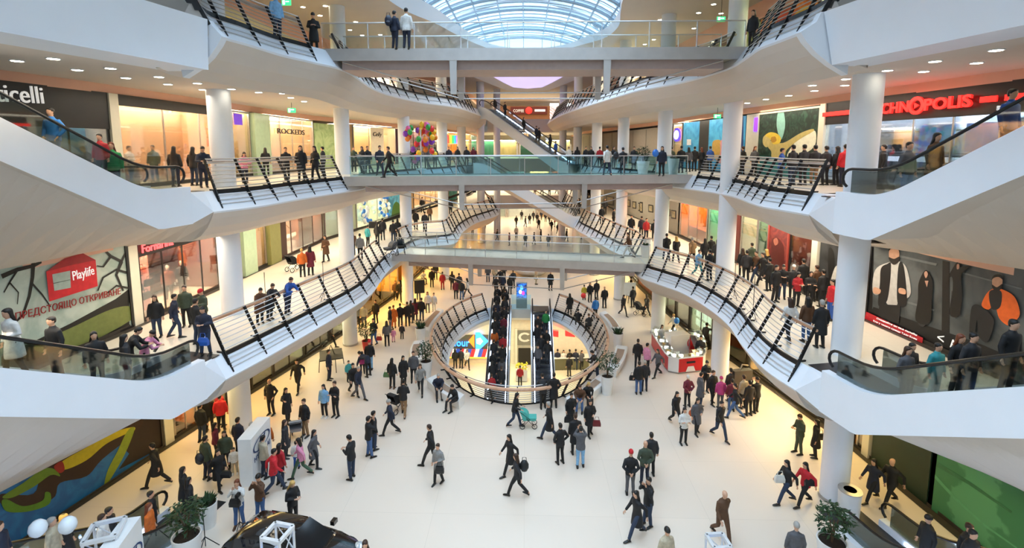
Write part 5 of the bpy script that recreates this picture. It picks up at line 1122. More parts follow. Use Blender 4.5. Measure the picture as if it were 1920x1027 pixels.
# supermarket front and shops in the basement
o = thing('storefront', 'supermarket front in the basement with blue neon name and striped awning', 'shop front', WY(860, 660, 40.3))
NEON = mat('blue_neon', '#2d7dff', .4, var=0, emit=3); yb = 40.36
a, b = WY(838, 647, yb), WY(887, 647, yb)
MB().prism([WY(735, 672, yb), WY(925, 672, yb), WY(925, 628, yb), WY(735, 628, yb)], (0, .08, 0)).build('fascia', mat('fascia_dark', '#5c5a44', .5), o)
text_mesh('Carrefour', 'lettering', NEON, o, WY(812, 648, yb - .05), (1, 0, 0), (0, 0, 1), .62, .08, width=(WY(880, 648, yb) - WY(812, 648, yb)).length)
c = WY(896, 639, yb - .06); RN, BN = mat('orange_neon', '#ff6a1e', .4, var=0, emit=2), NEON
MB().prism([c + Vector((.15, 0, .75)), c + Vector((.9, 0, .0)), c + Vector((.15, 0, -.75)), c + Vector((-.2, 0, -.75)), c + Vector((-.2, 0, .75))], (0, -.04, 0)).build('blue_mark', BN, o)
MB().prism([c + Vector((-.3, 0, .6)), c + Vector((-.3, 0, -.6)), c + Vector((-.8, 0, 0))], (0, -.04, 0)).build('orange_mark', RN, o)
MB().prism([c + Vector((.45, -.05, .0)), c + Vector((.2, -.05, .32)), c + Vector((-.12, -.05, .2)), c + Vector((-.12, -.05, -.2)), c + Vector((.2, -.05, -.32))], (0, -.02, 0)).build('white_mark', WHITEL, o)
z0, z1 = WY(880, 668, yb).z, WY(880, 653, yb).z; x0, x1 = WY(838, 660, yb).x, WY(924, 660, yb).x
for k in range(12):
    u0 = x0 + (x1 - x0) * k / 12; w_ = (x1 - x0) / 12
    MB().prism([(u0, yb - .1, z0), (u0 + w_, yb - .1, z0), (u0 + w_ * 1.6, yb - .1, z1), (u0 + w_ * .6, yb - .1, z1)], (0, -.03, 0)).build('awning_stripe', mat(('stripe_red', 'stripe_white', 'stripe_blue')[k % 3], ('#d8333a', '#f0ece6', '#3a5ac0')[k % 3], .5, var=0, emit=.3), o)
MB().box((-5.2, 40.3, WY(860, 650, yb).z - .9), (4.6, .1, .12)).build('amber_strip', mat('amber_strip', '#ffae2a', .5, var=0, emit=2), o)
o = thing('storefront', 'dark basement doorway under a grey banner between the escalators', 'shop front', WY(985, 690, 40.3))
MB().prism([WY(972, 694, yb), WY(997, 694, yb), WY(997, 652, yb), WY(972, 652, yb)], (0, -.06, 0)).build('door', mat('dark_door', '#171310', .4), o)
MB().prism([WY(968, 646, yb), WY(1000, 646, yb), WY(1000, 619, yb), WY(968, 619, yb)], (0, -.06, 0)).build('banner', mat('grey_banner', '#77756a', .6), o)
c = WY(984, 632, yb - .08); MB().strip([c + Vector((.55 * math.cos(t), 0, .42 * math.sin(t))) for t in [R(40 + 28 * k) for k in range(11)]], [c + Vector((.33 * math.cos(t), 0, .25 * math.sin(t))) for t in [R(40 + 28 * k) for k in range(11)]]).build('banner_mark', mat('banner_white', '#d8d6cc', .5), o)
MB().prism([WY(966, 698, yb), WY(970, 698, yb), WY(970, 615, yb), WY(966, 615, yb)], (0, -.1, 0)).build('frame', mat('divider_paint', '#dcd8c6'), o)
for x0, x1, lab in ((1034, 1047, 'red lit hanging box in the basement beside the emptier escalator'), (1060, 1078, 'red lit hanging box in the basement, further from the escalator')):
    o = MB().prism([WY(x0, 630, 38.5), WY(x1, 632, 38.5), WY(x1, 621, 38.5), WY(x0, 619, 38.5)], (0, .3, 0)).build('hanging_sign', RED); tag(o, lab, 'sign')
c = W(978, 712, -5.5); o = thing('flower_cart', 'cart of yellow flowers in the basement', 'cart', c); MB().box(c + Vector((0, 0, .5)), (.9, .7, .9)).build('box', POT, o)
random.seed(3); mb = MB()
for k in range(60): mb.ball(c + Vector((random.uniform(-.45, .45), random.uniform(-.35, .35), random.uniform(.95, 1.35))), .07, 5)
mb.build('blooms', mat('yellow_bloom', '#d9d03a', .6), o)
o = thing('counter', 'basement cafe counter beside the red hanging boxes', 'counter', W(1060, 690, -5.5)); c = W(1062, 690, -5.5)
MB().box(c + Vector((0, 0, .5)), (3.6, .7, 1.0), .1).build('body', mat('counter_olive', '#6d6a4c', .5), o); MB().box(c + Vector((0, 0, 1.03)), (3.8, .85, .06), .1).build('top', POT, o)
# bags carried by people
def bag(px, py, z, lv, label, col='#19191b', w_=.34, h_=.26, back=False):
    c = W(px, py, FL[lv] + z)
    if lv >= 2: q = W(px + (6 if lv == 2 else -3), 331 if lv == 2 else 94, FL[lv]); c = Vector((q.x, q.y, FL[lv] + z)) + Vector((0, -.2, 0))
    o = thing('backpack' if back else 'handbag', label, 'backpack' if back else 'handbag', c); m_ = mat('bag_' + col[1:], col, .45, var=.08)
    if back: MB().ball((0, 0, 0), (.17, .11, .24), 10).build('body', m_, o, True, local=True); MB().ball((0, -.03, -.08), (.13, .11, .1), 8).build('pocket', m_, o, True, local=True)
    else: MB().rings([[(-w_ / 2, -.06, -h_ / 2), (w_ / 2, -.06, -h_ / 2), (w_ / 2, .06, -h_ / 2), (-w_ / 2, .06, -h_ / 2)], [(-w_ / 2, -.07, 0), (w_ / 2, -.07, 0), (w_ / 2, .07, 0), (-w_ / 2, .07, 0)], [(-w_ * .4, -.03, h_ / 2), (w_ * .4, -.03, h_ / 2), (w_ * .4, .03, h_ / 2), (-w_ * .4, .03, h_ / 2)]]).build('body', m_, o, local=True)
    MB().tube([(-w_ * .3, 0, h_ * .4), (-w_ * .2, 0, h_ * 1.1), (w_ * .2, 0, h_ * 1.1), (w_ * .3, 0, h_ * .4)], .012, 5).build('strap', m_, o, True, local=True)
for a_ in ((824, 880, .72, 0, 'black handbag held by the woman in the grey coat'), (1065, 786, .6, 0, 'square black bag held by the woman in black by the white bench'), (1119, 793, .8, 0, 'dark red bag of the woman with the grey scarf', '#6b1a1e'), (1538, 818, .9, 0, 'black shoulder bag beside the man reading his phone'), (1462, 897, 1.0, 0, 'white handbag of the woman beside the red jacket', '#d8d6d0'), (1518, 903, 1.0, 0, 'black shoulder bag of the woman in bright red'), (1186, 708, .75, 0, 'dark bag of the man in jeans seen from behind'), (1299, 774, .6, 0, 'orange bag carried by the woman in the grey coat near the onlookers', '#d8622a'), (725, 702, .7, 0, 'green bag of the woman with long black hair', '#5a7a4a'), (711, 634, .5, 0, 'red bag carried by the man in black and jeans', '#a01f24'), (424, 888, .9, 0, 'black shoulder bag near the escalator foot'), (440, 942, 1.0, 0, 'black camera bag of the curly haired woman in white'), (381, 640, .8, 1, 'blue bag held beside the open navy jacket', '#2458b0'), (28, 632, .9, 1, 'black handbag of the woman in the white coat', '#17130f')): bag(*a_)
for a_ in ((983, 873, 1.25, 0, 'dark backpack on the woman walking alone', '#1a1b1d', .3, .3, True), (374, 860, 1.2, 0, 'dark backpack on the man in the olive jacket', '#22242a', .3, .3, True), (1147, 305, 1.2, 2, 'dark backpack on the man in the white jumper', '#23252b', .3, .3, True), (735, 74, 1.2, 3, 'navy backpack on the person on the top footbridge', '#1d2438', .3, .3, True)): bag(*a_)
# recessed lamps in the gallery ceilings and hanging exit signs
def downlight(px, py, z, lab, grp):
    p = W(px, py, z); o = thing('downlight', lab, 'ceiling lamp', p, 0, grp)
    MB().lathe([(.17, -.012), (.17, .01)], p, 16).build('rim', WHITE, o); MB().lathe([(.005, -.016), (.135, -.016), (.135, 0)], p, 16).build('lens', mat('downlight_lens', '#fff3d6', .4, var=0, emit=16), o)
for pts, z, lab, grp in (([(32,114),(100,110),(145,131),(207,128),(236,146),(298,144),(315,158),(370,156),(380,168),(434,167),(485,173),(530,175),(545,183),(570,190)], F3 - 1.86, 'small round lamp in the ceiling above the empty peach shop side', 'lamps of the gallery ceiling on the lamp shop side'),
    ([(1753,115),(1831,118),(1868,94),(1732,134),(1664,132),(1586,148),(1584,160),(1527,170),(1523,160),(1479,179),(1436,186),(1401,193)], F3 - 1.86, 'small round lamp in the ceiling above the electronics shop side', 'lamps of the gallery ceiling on the electronics shop side'),
    ([(568,13),(610,11),(600,29),(667,41),(679,66),(713,65),(656,56)], 21.19, 'small round lamp in the top ceiling on the yellow shop side', 'top ceiling lamps on the yellow shop side'),
    ([(1338,8),(1310,24),(1352,25),(1301,53),(1263,52),(1238,37),(1226,74),(1209,83)], 21.19, 'small round lamp in the top ceiling on the orange picture side', 'top ceiling lamps on the orange picture side')):
    for x, y in pts: downlight(x, y, z, lab, grp)
for x, y, Y, zt, lab in ((547, 207, 27, F3 - 1.85, 'green exit sign hanging above the bag shop'), (1345, 218, 31, F3 - 1.85, 'green exit sign hanging before the blue hoarding'), (537, 5, 24, 21.2, 'green exit sign hanging in front of the yellow lit shop'), (1352, 36, 27, 21.2, 'green exit sign hanging above the top footbridge end')):
    p = WY(x, y, Y); o = thing('exit_sign', lab, 'exit sign', p); MB().box(p, (.42, .06, .24)).build('panel', mat('exit_green', '#2fbf6a', .4, var=0, emit=1.6), o)
    MB().prism([p + Vector((-.02, -.034, .06)), p + Vector((.14, -.034, .06)), p + Vector((.14, -.034, .02)), p + Vector((-.02, -.034, .02))], (0, -.004, 0)).prism([p + Vector((-.16, -.034, -.09)), p + Vector((-.06, -.034, -.09)), p + Vector((-.06, -.034, .09)), p + Vector((-.16, -.034, .09))], (0, -.004, 0)).build('white_symbol', mat('exit_white', '#f4fff8', .4, var=0, emit=2), o)
    MB().tube([p + Vector((0, 0, .12)), (p.x, p.y, zt)], .012, 5).build('rod', BLACK, o)
# ---------------------------------------------------------------- people
SK = {'l': mat('skin_light', '#d2a487', .6, var=.04), 'm': mat('skin_mid', '#b98565', .6, var=.04)}
EYE_M = mat('eye_dark', '#1d1512', .3, var=0); LIP = mat('lip', '#a8584e', .5, var=0)
HAIRM = {'k': mat('hair_black', '#14100e', .5, var=.2), 'b': mat('hair_brown', '#3a2417', .5, var=.2), 'y': mat('hair_blond', '#c9a25c', .5, var=.15), 'g': mat('hair_grey', '#a6a29c', .6, var=.1), 'r': mat('hair_auburn', '#6e3418', .5, var=.2), 'w': mat('knit_white', '#e2dfd8', .8, var=.1), 'R': mat('knit_red', '#c2242c', .8, var=.1), 'P': mat('knit_pink', '#c43f78', .8, var=.1)}
SHOE = {'k': mat('shoe_black', '#15130f', .4, var=.1), 'w': mat('shoe_white', '#d9d7d2', .5, var=.1), 'b': mat('shoe_brown', '#5a3a22', .5, var=.1)}
# joints for the pose: e elbow, w wrist, k knee, a ankle for the two sides (x is multiplied by the side), lean in degrees, pelvis height
PO = {
 'stand': dict(e=((.25, .02, 1.13),) * 2, w=((.26, -.04, .87),) * 2, k=((.10, -.02, .50),) * 2, a=((.115, .03, .09),) * 2),
 'walk': dict(e=((.25, .19, 1.17), (.25, -.10, 1.14)), w=((.26, .22, .92), (.24, -.30, .94)), k=((.09, -.21, .53), (.10, .05, .50)), a=((.09, -.35, .10), (.10, .40, .17)), lean=5),
 'step': dict(e=((.26, .02, 1.13), (.25, .10, 1.14)), w=((.24, -.14, .92), (.27, .04, .88)), k=((.10, .02, .50), (.09, -.16, .53)), a=((.10, .24, .13), (.09, -.16, .09)), lean=4),
 'phone': dict(e=((.25, -.02, 1.13),) * 2, w=((.09, -.27, 1.17),) * 2, k=((.10, -.02, .50), (.11, .0, .5)), a=((.12, .03, .09), (.13, -.04, .09)), nod=18),
 'camera': dict(e=((.25, -.16, 1.26),) * 2, w=((.09, -.21, 1.53),) * 2, k=((.10, -.02, .50),) * 2, a=((.12, .03, .09), (.12, -.06, .09))),
 'pocket': dict(e=((.32, .07, 1.15),) * 2, w=((.22, -.08, .93),) * 2, k=((.10, -.02, .50),) * 2, a=((.12, .03, .09),) * 2),
 'behind': dict(e=((.28, .12, 1.14),) * 2, w=((.07, .19, .96),) * 2, k=((.10, -.02, .50),) * 2, a=((.12, .03, .09),) * 2),
 'crossed': dict(e=((.26, -.07, 1.13),) * 2, w=((-.06, -.21, 1.16), (-.08, -.17, 1.12)), k=((.10, -.02, .50),) * 2, a=((.12, .03, .09),) * 2),
 'rail': dict(e=((.26, -.36, 1.08),) * 2, w=((.10, -.52, 1.10),) * 2, k=((.10, .04, .49), (.10, -.02, .5)), a=((.11, .12, .09), (.11, .03, .09)), lean=24, nod=12),
 'push': dict(e=((.26, -.03, 1.12),) * 2, w=((.22, -.34, 1.03),) * 2, k=((.09, -.18, .53), (.10, .04, .50)), a=((.09, -.28, .10), (.10, .34, .15)), lean=10),
 'sit': dict(e=((.26, -.10, .78),) * 2, w=((.13, -.38, .63),) * 2, k=((.13, -.43, .50), (.12, -.46, .5)), a=((.14, -.40, .09), (.12, -.52, .09)), lean=14, p=.52, nod=14),
 'bend': dict(e=((.24, -.55, .70),) * 2, w=((.16, -.66, .52),) * 2, k=((.12, .05, .50),) * 2, a=((.15, .10, .09), (.15, .02, .09)), lean=74),
 'point': dict(e=((.25, .04, 1.13), (.38, -.22, 1.36)), w=((.25, -.02, .88), (.42, -.48, 1.40)), k=((.10, -.02, .50), (.10, -.12, .52)), a=((.12, .06, .09), (.11, -.16, .09))),
 'carry': dict(e=((.27, -.01, 1.13), (.25, .02, 1.13)), w=((.10, -.22, 1.10), (.26, -.05, .88)), k=((.10, -.02, .50), (.09, -.12, .52)), a=((.12, .12, .11), (.10, -.16, .09)), lean=3),
}
def ell(c, rx, ry, fx, fy, n=12):
    return [c + fx * (rx * math.cos(2 * math.pi * k / n)) + fy * (ry * math.sin(2 * math.pi * k / n)) for k in range(n)]
class Fig:
    def __init__(s, pose):
        d = PO[pose]; s.d = d; s.ph = d.get('p', .95); s.lean = R(d.get('lean', 0)); s.nod = R(d.get('nod', 0))
    def sp(s, z, x=0, y=0):
        """a point of the upright trunk carried into the leaning trunk"""
        dz = z - .95; a = s.lean * min(1, max(0, (dz + .05) / .3)); b = a * .5 if dz < .25 else a
        if s.lean and dz > 0:
            return Vector((x, y * math.cos(a) - dz * math.sin(b), s.ph + dz * math.cos(b) + y * math.sin(a) * 1.0))
        return Vector((x, y, s.ph + dz))
    def frame(s, z):
        a = s.lean * min(1, max(0, (z - .9) / .3)); return Vector((1, 0, 0)), Vector((0, math.cos(a), math.sin(a)))
    def trunk(s, mb, rings, g=0.0):
        mb.rings([ell(s.sp(z, 0, y), rx + g, ry + g, *s.frame(z), 16) for z, rx, ry, y in rings])
    def head_m(s):
        c = s.sp(1.50); return Matrix.Translation(c) @ Matrix.Rotation(s.lean * .55 + s.nod, 4, 'X') @ Matrix.Translation((0, -.015, .145))
    def limb(s, mb, pts, rad):
        pts = [Vector(p) for p in pts]
        P = [pts[0], pts[0].lerp(pts[1], .5), pts[1], pts[1].lerp(pts[2], .45), pts[2]]
        mb.tube(P, rad, 10)
    def side(s, i):
        sg = 1 if i == 0 else -1; f = lambda t: Vector((t[0] * sg, t[1], t[2])); return sg, f(s.d['e'][i]), f(s.d['w'][i]), f(s.d['k'][i]), f(s.d['a'][i])
TR = [(.84, .15, .11, .01), (.93, .168, .12, .01), (1.03, .148, .105, 0), (1.12, .145, .10, 0), (1.25, .165, .112, 0), (1.36, .172, .105, 0), (1.43, .135, .085, .005), (1.475, .07, .065, .005), (1.54, .055, .058, -.005)]
def remesh(mb, name, vox, smooth=2):
    me = bpy.data.meshes.new('t'); me.from_pydata(mb.v, [], mb.f); bm = bmesh.new(); bm.from_mesh(me); bmesh.ops.recalc_face_normals(bm, faces=bm.faces); bm.to_mesh(me); bm.free()
    o = bpy.data.objects.new('t', me); COL.objects.link(o)
    m = o.modifiers.new('r', 'REMESH'); m.mode = 'VOXEL'; m.voxel_size = vox; m.use_smooth_shade = True
    k = o.modifiers.new('s', 'SMOOTH'); k.factor = .5; k.iterations = smooth
    bpy.context.view_layer.update(); dg = bpy.context.evaluated_depsgraph_get(); r = bpy.data.meshes.new_from_object(o.evaluated_get(dg)); bpy.data.objects.remove(o); r.name = name
    r.polygons.foreach_set('use_smooth', [True] * len(r.polygons)); return r
def add_to(me, mb):
    """append extra shapes (with their material slots) to a finished mesh"""
    bm = bmesh.new(); bm.from_mesh(me); vs = [bm.verts.new(v) for v in mb.v]
    for f, m in zip(mb.f, mb.m):
        try: q = bm.faces.new([vs[i] for i in f]); q.material_index = m; q.smooth = True
        except ValueError: pass
    bmesh.ops.recalc_face_normals(bm, faces=bm.faces); bm.to_mesh(me); bm.free()
def body_mesh(pose):
    F = Fig(pose); mb = MB(); F.trunk(mb, [(z, rx - (.03 if z < 1.45 else .006), ry - (.025 if z < 1.45 else .004), y) for z, rx, ry, y in TR]); H = F.head_m()
    hd = [(-.125, .045, .05, .01), (-.10, .056, .066, -.004), (-.05, .068, .088, -.006), (0, .075, .098, 0), (.05, .074, .097, .004), (.085, .058, .078, .008), (.108, .02, .03, .01)]
    mb.rings([[H @ Vector((rx * math.cos(2 * math.pi * k / 16), y + ry * math.sin(2 * math.pi * k / 16), z)) for k in range(16)] for z, rx, ry, y in hd])
    mb.rings([[H @ (Vector((dx, dy, z)) ) for dx, dy in ((-w, -.088), (0, -.09 - d), (w, -.088), (0, -.07))] for z, w, d in ((.022, .008, .006), (-.012, .014, .02), (-.022, .013, .014))])
    for sx in (-1, 1): mb.ball(H @ Vector((sx * .076, .005, -.01)), (.012, .022, .032), 6)
    hands = MB()
    for i in (0, 1):
        sg, e, w, k, a = F.side(i); sh = F.sp(1.37, sg * .155); hp = Vector((sg * .09, 0, F.ph - .03))
        F.limb(mb, (sh, e, w), (.046, .044, .04, .037, .026)); F.limb(mb, (hp, k, a), (.09, .078, .055, .056, .036))
        t = (w - e).normalized(); c = w + t * .05; sd = t.cross(Vector((0, 0, 1)) if abs(t.z) < .8 else Vector((0, 1, 0))).normalized(); nn = sd.cross(t)
        mb.rings([ell(w - t * .02, .026, .02, sd, nn, 8), ell(w + t * .03, .038, .019, sd, nn, 8), ell(w + t * .085, .042, .016, sd, nn, 8), ell(w + t * .095, .036, .012, sd, nn, 8)])
        b0 = w + t * .085
        for j, ln in enumerate((.062, .074, .07, .055)):
            u = sd * (-.03 + .02 * j); q = b0 + u; hands.tube([q, q + t * ln * .45 + nn * .004, q + t * ln * .8 - nn * .012, q + t * ln * .95 - nn * .03], [.0095, .009, .008, .006], 5)
        q = w + t * .03 - sd * .03; hands.tube([q, q - sd * .025 + t * .025, q - sd * .03 + t * .055 - nn * .008], [.012, .0105, .008], 5)
        f = a + Vector((0, -.06, -.05)); mb.rings([ell(a + Vector((0, .02, .02)), .036, .042, Vector((1, 0, 0)), Vector((0, 1, 0)), 8), ell(a + Vector((0, -.0, -.04)), .036, .06, Vector((1, 0, 0)), Vector((0, 1, 0)), 8), ell(a + Vector((0, -.03, -.07)), .038, .10, Vector((1, 0, 0)), Vector((0, 1, 0)), 8)])
    me = remesh(mb, 'body_' + pose, .02, 1)
    for sx in (-1, 1): hands.ball(H @ Vector((sx * .03, -.088, .012)), (.013, .008, .008), 6, 1)
    hands.ball(H @ Vector((0, -.09, -.052)), (.022, .009, .007), 6, 2); add_to(me, hands)
    me.materials.clear()
    for m in (SK['l'], EYE_M, LIP): me.materials.append(m)
    return me
def jacket_mesh(pose, kind):
    F = Fig(pose); mb = MB(); g = .026
    if kind == 'coat' and F.ph > .8: rings = [(.50, .20, .18, .01), (.62, .195, .17, .01), (.78, .185, .15, .01)] + TR[1:7]
    else: rings = [(.80, .165, .13, .01)] + TR[1:7]
    if F.ph < .8: rings = TR[1:7]
    F.trunk(mb, rings, g); z0 = 1.47
    mb.rings([ell(F.sp(z), r, r * .95, *F.frame(z), 14) for z, r in ((1.40, .12), (1.465, .085), (1.515, .074))])
    for i in (0, 1):
        sg, e, w, k, a = F.side(i); F.limb(mb, (F.sp(1.395, sg * .16), e, w + (w - e).normalized() * .0), (.078, .07, .06, .054, .046))
    return remesh(mb, kind + '_' + pose, .027, 2)
def trouser_mesh(pose, skirt=False):
    F = Fig(pose); mb = MB(); F.trunk(mb, [(.86, .155, .118, .01), (.93, .17, .125, .01), (1.0, .158, .115, .005)], .012)
    for i in (0, 1):
        sg, e, w, k, a = F.side(i); F.limb(mb, (Vector((sg * .09, 0, F.ph - .02)), k, a + Vector((0, 0, .0))), (.105, .09, .068, .066, .056))
    return remesh(mb, 'trousers_' + pose, .025, 2)
def shoe_mesh(pose, i):
    F = Fig(pose); sg, e, w, k, a = F.side(i); lift = a.z - .09; tilt = Matrix.Translation(a) @ Matrix.Rotation(-min(.7, lift * 4), 4, 'X')
    mb = MB(); S = [(.085, .03, .03, -.06), (.075, .043, .055, -.03), (.03, .046, .075, -.01), (-.03, .048, .085, .0), (-.09, .05, .06, .0), (-.15, .05, .045, 0), (-.195, .036, .03, 0), (-.21, .01, .015, 0)]
    rr = []
    for y, rx, h, _ in S:
        rr.append([tilt @ Vector((rx * math.cos(t), y, -.09 + max(0, h * 1.1 * (math.sin(t) * .5 + .5)))) for t in [2 * math.pi * k / 10 for k in range(10)]])
    mb.rings(rr); mb.tube([tilt @ Vector((0, .02, -.03)), a + (k - a).normalized() * .10], [.048, .05], 10)
    me = bpy.data.meshes.new('shoe_' + pose); me.from_pydata(mb.v, [], mb.f); bm = bmesh.new(); bm.from_mesh(me); bmesh.ops.recalc_face_normals(bm, faces=bm.faces); bm.to_mesh(me); bm.free()
    me.polygons.foreach_set('use_smooth', [True] * len(me.polygons)); return me
def hair_mesh(pose, kind):
    F = Fig(pose); H = F.head_m(); mb = MB(); n = 14
    def ring(z, rx, ry, y, front):
        out = []
        for k in range(n):
            t = 2 * math.pi * k / n; s_ = math.sin(t); yy = y + ry * s_
            if s_ < 0: yy = max(yy, front)
            out.append(H @ Vector((rx * math.cos(t), yy, z)))
        return out
    if kind == 'short': L = [(-.06, .06, .085, .02, .02), (-.02, .078, .10, .012, -.0), (.02, .084, .108, .008, -.035), (.055, .080, .106, .006, -.082), (.09, .068, .092, .008, -.09), (.118, .035, .05, .01, -.04), (.124, .005, .008, .01, 0)]
    elif kind == 'hat': L = [(.015, .088, .112, .004, -.2), (.05, .092, .114, .004, -.2), (.10, .078, .098, .006, -.2), (.135, .045, .06, .008, -.2), (.145, .02, .025, .008, -.2), (.15, .004, .005, .008, -.2)]
    else: L = [(-.32, .11, .035, .105, .07), (-.22, .12, .05, .09, .05), (-.12, .105, .075, .055, .02), (-.05, .092, .10, .02, .0), (.0, .09, .11, .012, -.02), (.05, .087, .11, .008, -.08), (.09, .07, .094, .008, -.09), (.12, .036, .05, .01, -.04), (.126, .005, .008, .01, 0)]
    mb.rings([ring(*l) for l in L])
    me = bpy.data.meshes.new('hair_%s_%s' % (kind, pose)); me.from_pydata(mb.v, [], mb.f); bm = bmesh.new(); bm.from_mesh(me); bmesh.ops.recalc_face_normals(bm, faces=bm.faces); bm.to_mesh(me); bm.free()
    me.polygons.foreach_set('use_smooth', [True] * len(me.polygons)); return me
CACHE = {}
def part(key, fn):
    if key not in CACHE: CACHE[key] = fn()
    return CACHE[key]
def put(name, me, root, m, tint=True):
    o = bpy.data.objects.new(name, me); COL.objects.link(o); o.parent = root
    if not me.materials: me.materials.append(m)
    if tint and o.material_slots: o.material_slots[0].link = 'OBJECT'; o.material_slots[0].material = m
    return o
HAIRK = {'s': 'short', 'l': 'long', 'h': 'hat'}
def person(p, pose, heading, label, top='#1a1a1c', legs='#202126', hair='sk', kind='j', h=1.74, shoe='k', skin='l', group=None, small=False):
    r = thing('person', label, 'person', p, R(heading), group); s_ = h / 1.75; r.scale = (s_ * (1 if h > 1.3 else 1.1), s_ * (1 if h > 1.3 else 1.1), s_)
    if kind == 'j' and False: pass
    put('body', part(('b', pose), lambda: body_mesh(pose)), r, SK[skin])
    kd = 'coat' if kind == 'c' else 'jacket'
    put(kd, part((kd, pose), lambda: jacket_mesh(pose, kd)), r, hexmat(top))
    put('trousers', part(('t', pose), lambda: trouser_mesh(pose)), r, hexmat(legs))
    if hair[0] != '0': put('hat' if hair[0] == 'h' else 'hair', part(('h', hair[0], pose), lambda: hair_mesh(pose, HAIRK[hair[0]])), r, HAIRM[hair[1]])
    for i in (0, 1): put('shoe', part(('s', pose, i), lambda: shoe_mesh(pose, i)), r, SHOE[shoe])
    return r
C = {'k': '#17171a', 'd': '#26262a', 'g': '#55555a', 'G': '#8b8a88', 'w': '#dcdad6', 'n': '#1d2438', 'b': '#2b57a8', 'B': '#2a78c8', 'L': '#7fb0d8', 'r': '#a81f28', 'R': '#c8202c', 'm': '#6b1c30', 'p': '#d389a8', 'P': '#b03a7a', 'o': '#c8641e', 't': '#8a6a48', 'T': '#5a3c26', 'e': '#b8ab92', 'G2': '#3f4a3a', 'v': '#3f5a44', 'V': '#1f8a4a', 'j': '#3f5f8f', 'J': '#27364f', 'q': '#2f8f96', 'y': '#c8b43a'}
CROWD = []
def keep_in(p, lv, allow):
    if lv == -5.5: return Vector((min(12, max(-12, p.x)), min(39.5, p.y), p.z))
    sd = -1 if p.x < 0 else 1
    for _ in range(60):
        w = WALLS[(lv, sd)]; wx = w[-1].x
        for a, b in zip(w, w[1:]):
            if a.y <= p.y <= b.y: wx = a.lerp(b, (p.y - a.y) / (b.y - a.y)).x
        if abs(p.x) <= abs(wx) + allow: break
        p = Vector((p.x * .985, p.y * .985, p.z))
    return p
def spread_out(dmin=.5, most=.35):
    """people who stand together keep a little distance from each other and from the columns"""
    start = [o.location.copy() for o, l in CROWD]
    for _ in range(40):
        for i, (a, la) in enumerate(CROWD):
            for b, lb in CROWD[i + 1:]:
                if la != lb: continue
                d = b.location - a.location; d.z = 0; L = d.length
                if 1e-4 < L < dmin: m = d / L * (dmin - L) * .25; a.location -= m; b.location += m
            for x, y, _l in COLS:
                d = Vector((a.location.x - x, a.location.y - y, 0))
                if d.length < .82: a.location += d.normalized() * (.82 - d.length)
    for (o, l), s_ in zip(CROWD, start):
        d = o.location - s_
        if d.length > most and l != 2: o.location = s_ + d * (most / d.length)
        o.matrix_basis = Matrix.Translation(o.location) @ o.rotation_euler.to_matrix().to_4x4() @ Matrix.Diagonal((*o.scale, 1))
def crowd(lv, rows, base=''):
    """px py pose heading top legs hair kind height | label"""
    F = FL[lv] if lv in FL else lv
    for line in rows.strip().splitlines():
        a, lab = line.split('|'); a = a.replace(' sb ', ' 0b ') if ' bald ' in lab.lower() + ' ' and 'balding' not in lab else a; f = a.split(); p = keep_in(W(float(f[0]), float(f[1]), F), lv, 2.2 if 'shop' in lab and 'in the' in lab else -.4)
        o_ = person(p, f[2], float(f[3]), lab.strip(), C.get(f[4], '#1a1a1c'), C.get(f[5], '#202126'), f[6], f[7], float(f[8]) if len(f) > 8 else 1.74, f[9] if len(f) > 9 else 'k'); CROWD.append((o_, lv))
